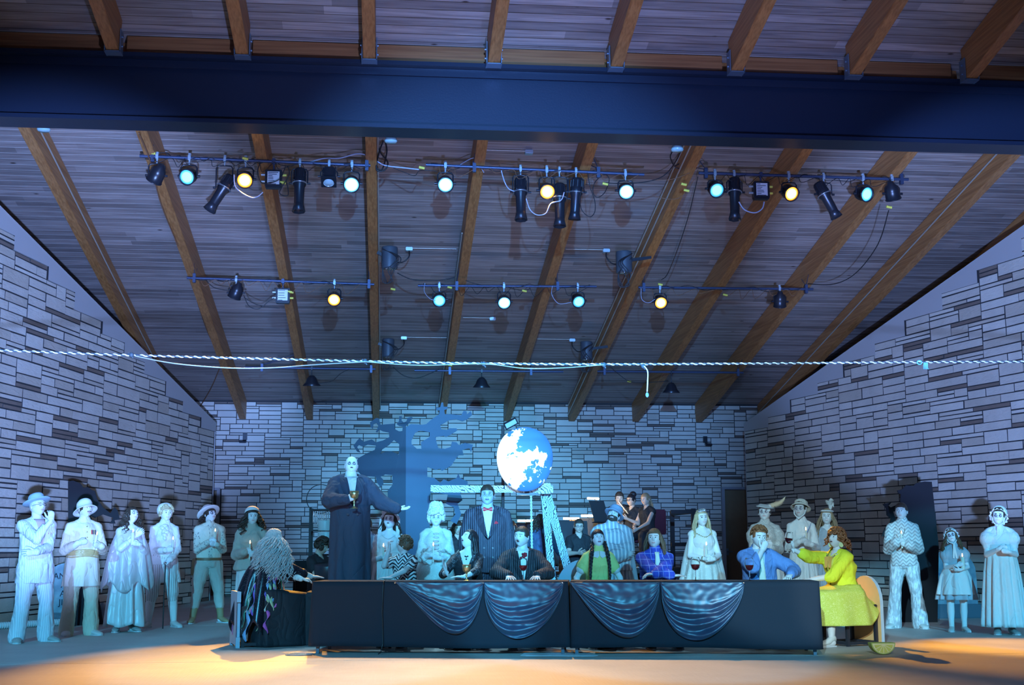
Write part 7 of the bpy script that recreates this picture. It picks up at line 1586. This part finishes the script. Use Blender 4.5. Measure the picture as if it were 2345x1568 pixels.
cable('black cable hanging tight beside the pale conduit at the front left', [(882, 322), (886, 345), (880, 375), (872, 390), (858, 380), (852, 372)], 18.5, .011)
cable('thin cable wound along the front left pipe from its left end', [(352, 352), (380, 350), (400, 362), (440, 368), (470, 360), (510, 368), (560, 372), (600, 366)], y1, .007)
cable('tangle of thin black cable around the left dimmer box', [(596, 372), (590, 395), (602, 420), (640, 410), (655, 380), (662, 400), (640, 440), (660, 446), (655, 412)], 18.05, .007)
cable('thin brown cable looping behind the tilted spotlight at left', [(520, 372), (535, 362), (560, 368), (596, 360), (628, 372)], y1, .006, CBR)
cable('pale cable drooping under the left amber lamp', [(536, 400), (538, 425), (552, 440), (575, 452), (590, 450), (602, 440)], 18.0, .008, CW)
cable('black cable joining the left and middle front pipes', [(900, 384), (930, 396), (950, 402), (963, 390), (1000, 392)], y1, .006)
cable('pale cable rising over the hanger of the middle pipe', [(1052, 378), (1082, 362), (1096, 368), (1100, 380), (1108, 395)], y1, .007, CW)
cable('pale cable drooping left of the straight hanging spotlight', [(1148, 390), (1155, 415), (1165, 432), (1178, 438)], 18.05, .008, CW)
cable('pale cable slung between the hanging spotlights under the brightest amber lamp', [(1205, 455), (1214, 480), (1230, 492), (1250, 488), (1262, 466), (1285, 458), (1292, 440)], 17.95, .008, CW)
cable('thin black cable loop below the blue clips on the middle pipe', [(1345, 395), (1352, 430), (1362, 460), (1362, 485), (1350, 496), (1332, 480), (1328, 450), (1335, 430)], 18.0, .006)
cable('round black cable coil with yellow tape on the middle pipe', [(1365, 400), (1380, 395), (1395, 410), (1385, 440), (1368, 452), (1358, 440), (1362, 418), (1378, 402)], y1, .006)
cable('black cable sweeping from the middle pipe to the right hand beams', [(1380, 418), (1420, 420), (1480, 416), (1520, 402), (1546, 372), (1560, 345)], 18.3, .007, Ys=None)
cable('thin brown cable arcing from the right hanger down to the beam', [(1500, 412), (1540, 410), (1580, 395), (1612, 374)], 18.3, .005, CBR); cable('second thin brown cable below the first near the right beam', [(1500, 450), (1540, 456), (1565, 446), (1590, 410)], 18.3, .005, CBR)
cable('black cable bundle hanging by the pale conduits under the girder at right', [(1545, 340), (1535, 360), (1550, 385), (1575, 375), (1585, 345), (1570, 340), (1560, 370), (1545, 380)], 18.6, .008); cable('thick pale cable looping between right hanging spotlight and dimmer box', [(1692, 462), (1705, 480), (1728, 487), (1745, 478), (1750, 462)], 18.0, .010, CW)
cable('long thin black cable from the right pipe down to the second right pipe', [(1598, 405), (1590, 440), (1575, 500), (1552, 570), (1528, 628), (1515, 640)], 18.3, .007, Ys=[18.2, 18.6, 19.4, 20.6, 22, 22.3]); cable('long black cable sagging from the far right lamp to the second right pipe', [(2035, 482), (2010, 560), (1960, 625), (1910, 650), (1850, 650)], 18.2, .008, Ys=[18.2, 19.4, 20.8, 21.8, 22.3])
cable('black cables slung from the left side beam across the second rig', [(470, 640), (490, 658), (520, 664), (535, 660)], 22.3, .007); cable('black cable drooping between the dark lamp and the dimmer box on the second rig', [(558, 675), (570, 700), (592, 707), (615, 690), (628, 682)], 22.2, .007); cable('second drooping black cable left of the dimmer box with stickers', [(558, 680), (590, 698), (640, 705)], 22.2, .006)
cable('black cable from the left loudspeaker along to the middle pipe', [(910, 625), (945, 640), (1000, 642), (1040, 636)], 22.2, .009); cable('thin black cable looping from the rear left speaker to the rear middle pipe', [(900, 840), (925, 860), (955, 865), (985, 855), (1005, 845)], 26.7, .008)
cable('brown cable pair draped down the left side beam', [(318, 305), (345, 372), (370, 470), (420, 590), (440, 640), (455, 700), (480, 770), (510, 815)], 18, .010, CBR, Ys=[17.3, 18.2, 19.6, 21.8, 22.8, 24.0, 25.6, 26.6]); cable('black and brown cables swooping from the left beam to the corner of the back wall', [(514, 812), (500, 850), (480, 895), (452, 940)], 27, .012, CBR, Ys=[26.6, 27.6, 28.8, 30.2])
cable('thin white cable looped beside the left teal lamp on the second rig', [(973, 648), (972, 668), (985, 684), (998, 688)], 22.2, .005, CW); cable('thin white cable looped beside the right teal lamp on the second rig', [(1265, 655), (1264, 675), (1280, 695), (1308, 692)], 22.2, .005, CW); cable('thin white cable looped by the right amber lamp of the second rig', [(1468, 660), (1470, 685), (1485, 693), (1500, 685)], 22.2, .005, CW)
cable('black cable along the second middle pipe with yellow plugs', [(1066, 642), (1100, 652), (1150, 655), (1195, 665), (1215, 660)], 22.35, .006); cable('thin cable from the rear right pipe down to a yellow plug', [(1396, 838), (1415, 855), (1440, 872), (1470, 876), (1530, 872)], 26.7, .007); cable('thin cable from the rear left pipe to its scoop lamp', [(728, 878), (760, 872), (780, 855), (800, 845)], 26.7, .007)
for i, (px, py, row) in enumerate(((349, 350, 0), (562, 363, 0), (1386, 421, 1), (1566, 422, 2), (1572, 436, 2), (648, 418, 0), (664, 668, 3), (1030, 658, 4), (1201, 666, 4), (1512, 651, 5), (1661, 675, 5), (900, 662, 3), (1031, 836, 7), (1441, 873, 8), (2036, 474, 2), (966, 384, 0))):
    Y = pipes[row][5]-.05; c = at(px, py, Y); mb = MB(); mb.tube([c+V3((-.04, 0, .008)), c+V3((.04, 0, -.008))], .020, 8)
    tag(mb.build('yellow_plug', YEL), ['yellow plug at the left end of the front rig', 'yellow plug on the pipe over the left amber lamp', 'long yellow plug in the coil on the middle pipe', 'upper yellow plug left of the front right pipe', 'lower yellow plug left of the front right pipe', 'yellow plug beside the left dimmer box', 'yellow plug by the dimmer box with stickers', 'yellow plug left on the second middle pipe', 'yellow plug hanging under the second middle pipe', 'yellow plug over the right amber lamp of the second rig', 'yellow plug hanging mid second right pipe', 'yellow plug near the upper left loudspeaker', 'yellow plug over the rear middle pipe', 'yellow plug beside the rear right scoop lamp', 'yellow plug dangling from the far right lamp', 'yellow plug between the left and middle front pipes'][i], 'plug', 'yellow cable plugs')
SPK = mat('speaker_grey', (.06, .075, .095), .5, .1)
for px, py, Y, r_, lb in ((892, 592, 20.8, .13, 'upper left'), (1429, 602, 20.8, .13, 'upper right'), (889, 798, 25.2, .115, 'lower left'), (1343, 804, 25.2, .115, 'lower right')):
    c = at(px, py, Y); s_ = -1 if 'left' in lb else 1; bx = min(BX, key=lambda q: abs(q-c.x)); t = thing('pendant_speaker', 'grey cylindrical ceiling speaker, %s one of the four' % lb, 'speaker', c)
    mb = MB(); mb.lathe([(.001, .19), (r_, .19), (r_*1.04, .17), (r_*1.04, -.15), (r_, -.17), (.001, -.165)], 24); mb.build('case', SPK, t); mb = MB(); mb.lathe([(r_*.5, -.168), (r_*.5, -.18), (.001, -.185)], 16); mb.build('tweeter', SILV, t)
    mb = MB(); d = bx-c.x; d = math.copysign(max(.05, abs(d)-.078), d); mb.beam((math.copysign(r_*.8, d), .0, .05), (d, 0, .10), .05, .05); mb.build('wall_bracket', LB, t)
    for j in range(3):
        k = .25 if j == 0 else -.15*j; mb = MB(); mb.tube(spline([V3((math.copysign(.12, d), -.10, .14)), V3((.12*s_*-1+.03*j, -.17, -.02)), V3((-.02+.05*j, -.15, -.22)), V3((.06-.03*j, -.12, -.40)), V3((-.10+.03*j, -.1, -.42)), V3((-.11, -.12, -.2)), V3((math.copysign(.12, d), -.10, .08))]), .008, 6); mb.build('speaker_lead', CB, t)
for i, (px, py, x2, Y, lb) in enumerate(((937, 568, 1045, 20.9, 'upper left speaker'), (1388, 572, 1295, 20.9, 'upper right speaker'), (925, 772, 1023, 25.2, 'lower left speaker'), (1310, 777, 1230, 25.2, 'lower right speaker'), (1211, 346, 1112, 17.0, 'girder, above the straight spotlight'), (1128, 728, 1060, 23.3, 'white glowing lamp of the second rig'))):
    pass
    # find the depth where the sight line meets the deck
    r_ = ray(px, py); Yq = (z_deck(0)-.03-CAM_H)/(r_.z/r_.y+SL); c = at(px, py, Yq); c2 = at(x2, py-1, Yq); t = thing('outlet_box', 'small junction box on the ceiling by the %s' % lb, 'outlet', c, 0, 'junction boxes on the ceiling')
    mb = MB(); mb.box((0, 0, -.02), (.12, .12, .06), bev=.008); mb.build('box_body', CLM, t); mb = MB(); mb.tube([(0, 0, .0), (c2.x-c.x, 0, .0)], .010, 6); mb.build('conduit_pipe', CON, t)
    if i < 4: mb = MB(); s_ = -1 if i in (0, 2) else 1; mb.tube(spline([V3((0, 0, -.05)), V3((0, -.06, -.16)), V3((s_*.10, -.05, -.26)), V3((s_*.22, 0, -.26))]), .012, 6); mb.build('power_lead', CB, t)
for i, (pts, lb) in enumerate(([((868, 322), (866, 640), (872, 910)), 'running down beside the end-on beam'], [((1572, 345), (1420, 600), (1300, 935)), 'left of the two down the twin-conduit beam'], [((1590, 345), (1440, 600), (1312, 935)), 'right of the two down the twin-conduit beam'], [((85, 295), (222, 575), (370, 860)), 'down the leftmost lit beam'], [((2270, 365), (2060, 610), (1760, 930)), 'down the rightmost lit beam'], [((1048, 600), (1030, 760), (1010, 925)), 'bent down beside the beam right of the left speakers'])):
    mb = MB(); bm_i = [2, 5, 5, -1, 8, 3][i]; side_ = [1, -1, -1, 1, -1, -1][i]; x = BX[bm_i+4]+side_*.092; z0_ = [.25, .14, .36, .22, .22, .2][i]; y_a, y_b = (16.3, 30.9) if i != 5 else (21.0, 30.9)
    mb.tube([(x, y_a, z_beam(y_a)+z0_), (x, y_b, z_beam(y_b)+z0_)], .013, 8); tag(mb.build('conduit', CON), 'thin pale conduit '+lb, 'conduit', 'pale conduits on the beams')
# twisted light rope across the front
CG_ = mat('cable_greyish', (.30, .36, .40), .6); RW = mat('rope_white', (.80, .84, .86), .6); RD = mat('rope_dark', (.05, .08, .10), .6)
key = [at(x, y, 13.0) for x, y in ((-500, 790), (-60, 800), (300, 813), (835, 827), (1108, 832), (1382, 834), (1750, 832), (2118, 829), (2420, 828), (2750, 828))]; path = spline(key, 60); mb = MB(); n = len(path); tot = [0]
for i in range(1, n): tot.append(tot[-1]+(path[i]-path[i-1]).length)
def along(s_):
    import bisect; i = min(n-2, max(0, bisect.bisect(tot, s_)-1)); return path[i].lerp(path[i+1], (s_-tot[i])/(tot[i+1]-tot[i]))
t = thing('twisted_rope', 'black and white twisted rope stretched across the whole stage front, high up', 'rope', path[0]); step = .0125; N_s = int(tot[-1]/step)
for nm, ph, M in (('pale_strand', 0, RW), ('dark_strand', PI, RD)):
    mb = MB(); mb.tube([along(k*step)+V3((0, .007*math.cos(k*.9+ph), .007*math.sin(k*.9+ph)))-path[0] for k in range(N_s)], .0068, 6); mb.build(nm, M, t)
cable('pale cable sagging below the twisted rope on the left', [(310, 815), (400, 832), (520, 842), (620, 842), (720, 835), (835, 828)], 12.95, .006, CG_); cable('pale cable sagging below the twisted rope in the middle', [(835, 828), (960, 836), (1108, 833), (1200, 843), (1290, 842), (1382, 835)], 12.95, .005, CG_)
for px, py, lb in ((301, 812, 'at the left wall corner'), (836, 827, 'above the bald figure'), (1108, 833, 'in front of the middle scoop lamp'), (1383, 835, 'in front of the twin-conduit beam'), (1473, 838, 'holding the hanging microphone')):
    mb = MB(); c = at(px, py, 12.98); mb.ball(c, .026, 8, sc=(1, .8, 1)); mb.tube([c+V3((-.03, 0, .02)), c+V3((.02, 0, -.035))], .007, 6); tag(mb.build('rope_clip', RD), 'dark clip on the twisted rope '+lb, 'clip', 'clips on the twisted rope')
t = thing('hanging_microphone', 'small pale microphone dangling from the twisted rope above the beams at right', 'microphone', at(1475, 838, 12.95)); o3 = at(1475, 838, 12.95)
mb = MB(); mb.tube(spline([V3((0, 0, 0)), at(1483, 850, 12.95)-o3, at(1483, 875, 12.95)-o3, at(1482, 897, 12.95)-o3]), .007, 6); mb.build('lead', RW, t); mb = MB(); mb.ball(at(1482, 904, 12.95)-o3, .021, 12, sc=(.85, .85, 1.25)); mb.build('windscreen', mat('foam_blue', (.25, .42, .55), .9), t)
mb = MB(); c = at(2112, 834, 12.95); mb.tube([c+V3((-.03+.025*math.cos(a), 0, .02+.02*math.sin(a))) for a in [k*.5 for k in range(14)]], .007, 6)
for k in range(4): mb.tube([c+V3((.02+.012*k, 0, .02)), c+V3((.014+.014*k, 0, -.05)), c+V3((.03+.012*k, 0, -.045))], .006, 6)
tag(mb.build('cable', mat('cord_teal', (.20, .62, .66), .5)), 'small teal coil of cord hung on the twisted rope at the right wall', 'cable')
# wall fittings
for px, py, lb in ((561, 1003, 'left'), (1615, 1010, 'right')):
    c = at(px, py, YB-.06); t = thing('wall_speaker', 'tiny black box on the back wall, %s side' % lb, 'speaker', c); mb = MB(); mb.box((0, 0, .04), (.10, .06, .16), bev=.006); mb.build('case', LB, t); mb = MB(); mb.box((.06 if lb == 'right' else -.04, -.07, -.08), (.16, .12, .05), Matrix.Rotation(.3, 3, 'X')); mb.build('bracket', LB, t)
c = at(1161, 985, 18.6); t = thing('flood_light', 'black floodlight on a pole standing behind the moon disc', 'stage light', (c.x, 18.6, 0)); z1_ = at(1161, 975, 18.6).z
mb = MB(); mb.tube([(-.06, 0, .02), (-.06, 0, z1_)], .022, 8); mb.lathe([(.22, 0), (.22, .02), (.03, .03)], 14, (-.06, 0, 0), caps=True); mb.build('pole', RIS, t); mb = MB(); mb.box((.05, -.05, z1_+.03), (.20, .05, .10), Matrix.Rotation(-.5, 3, 'Y') @ Matrix.Rotation(.4, 3, 'X'), bev=.006); mb.build('lamp_head', LB, t); mb = MB(); mb.box((.05, -.082, z1_+.025), (.17, .006, .07), Matrix.Rotation(-.5, 3, 'Y') @ Matrix.Rotation(.4, 3, 'X')); mb.build('lamp_glass', mat('lens_clear', (.42, .55, .62), .12, .1), t)
for px, lb in ((100, 'left'), (895, 'middle'), (1551, 'right')):
    gz = at(px, 300, 16.3).z; c = at(px, [297, 323, 343][[100, 895, 1551].index(px)], 16.4); mb = MB(); mb.lathe([(.001, .05), (.07, .05), (.085, .0), (.07, -.02), (.001, -.025)], 18, c); tag(mb.build('round_ceiling_lamp', mat('lamp_glass_teal', (.30, .50, .55), .2)), 'small round lamp tucked behind the girder, %s one' % lb, 'lamp')
for f_, off in ((U, .25), (Vv, .25), (Ww, .25), (Yy, .25), (Z, .25), (X, .25)):
    pp = f_.root.location; sz = f_.seat
    ch = thing('round_back_chair' if f_ is X else 'stage_chair', '', 'chair', (pp.x, pp.y+.02, 0)); M_ = mat('chair_pale_blue', (.34, .50, .62), .6) if f_ is X else mat('chair_black', (.02, .022, .03), .45)
    ch['label'] = {id(U): 'black chair under the sitter in the striped tee', id(Vv): 'black chair under the black gowned sitter', id(Ww): 'black chair under the pinstriped sitter with rosette', id(Yy): 'black chair under the sitter in blue plaid', id(Z): 'black chair under the blue suited sitter', id(X): 'chair with large round pale blue back behind the lime shirt'}[id(f_)]
    mb = MB(); mb.box((0, 0, sz-.02), (.44, .42, .04), bev=.01); mb.build('seat', M_, ch)
    for sx in (-1, 1):
        for sy in (-1, 1): mb = MB(); mb.box((sx*.19, sy*.18, (sz-.04)/2), (.035, .035, sz-.04)); mb.build('leg', M_, ch)
    mb = MB()
    if f_ is X: mb.prism([(.34*math.cos(a)-.12, .66+.34*math.sin(a)) for a in [2*PI*i/40 for i in range(40)]], lambda u, v, w: V3((u, .27+w, v)), 0, .03); mb.box((0, .25, .42), (.1, .03, .3))
    else: mb.box((0, .24, sz+.16), (.38, .03, .14), bev=.01); [mb.box((sx*.17, .235, sz+.05), (.03, .03, .22)) for sx in (-1, 1)]
    mb.build('backrest', M_, ch)

# thin leads wound along the pipes
rnd = random.Random(77)
for i, lb in enumerate(('front left', 'front middle', 'front right', 'second left', 'second middle', 'second right')):
    _, x0, y0, x1, y1, Y, hang = pipes[i]; mb = MB(); x = x0+12; pts = []
    while x < x1-10:
        pts.append(at(x, pipe_y(i, x)+rnd.uniform(-5, 9 if i < 3 else 6), Y+rnd.uniform(-.05, .03))); x += rnd.uniform(12, 30)
    mb.tube(spline(pts, 5), .006, 5); tag(mb.build('cable', CB), 'thin black lead wound along the whole %s lighting pipe' % lb, 'cable')
    pts = []; x = x0+30
    while x < x1-40:
        pts += [at(x, pipe_y(i, x)+2, Y-.03), at(x+rnd.uniform(8, 16), pipe_y(i, x)+rnd.uniform(12, 26), Y-.06)]; x += rnd.uniform(28, 60)
    pts.append(at(x, pipe_y(i, x), Y-.03)); mb = MB(); mb.tube(spline(pts, 6), .0045, 5); tag(mb.build('cable', CBR if i % 2 else CB), 'thin %s lead looping in swags under the %s lighting pipe' % ('brown' if i % 2 else 'black', lb), 'cable')
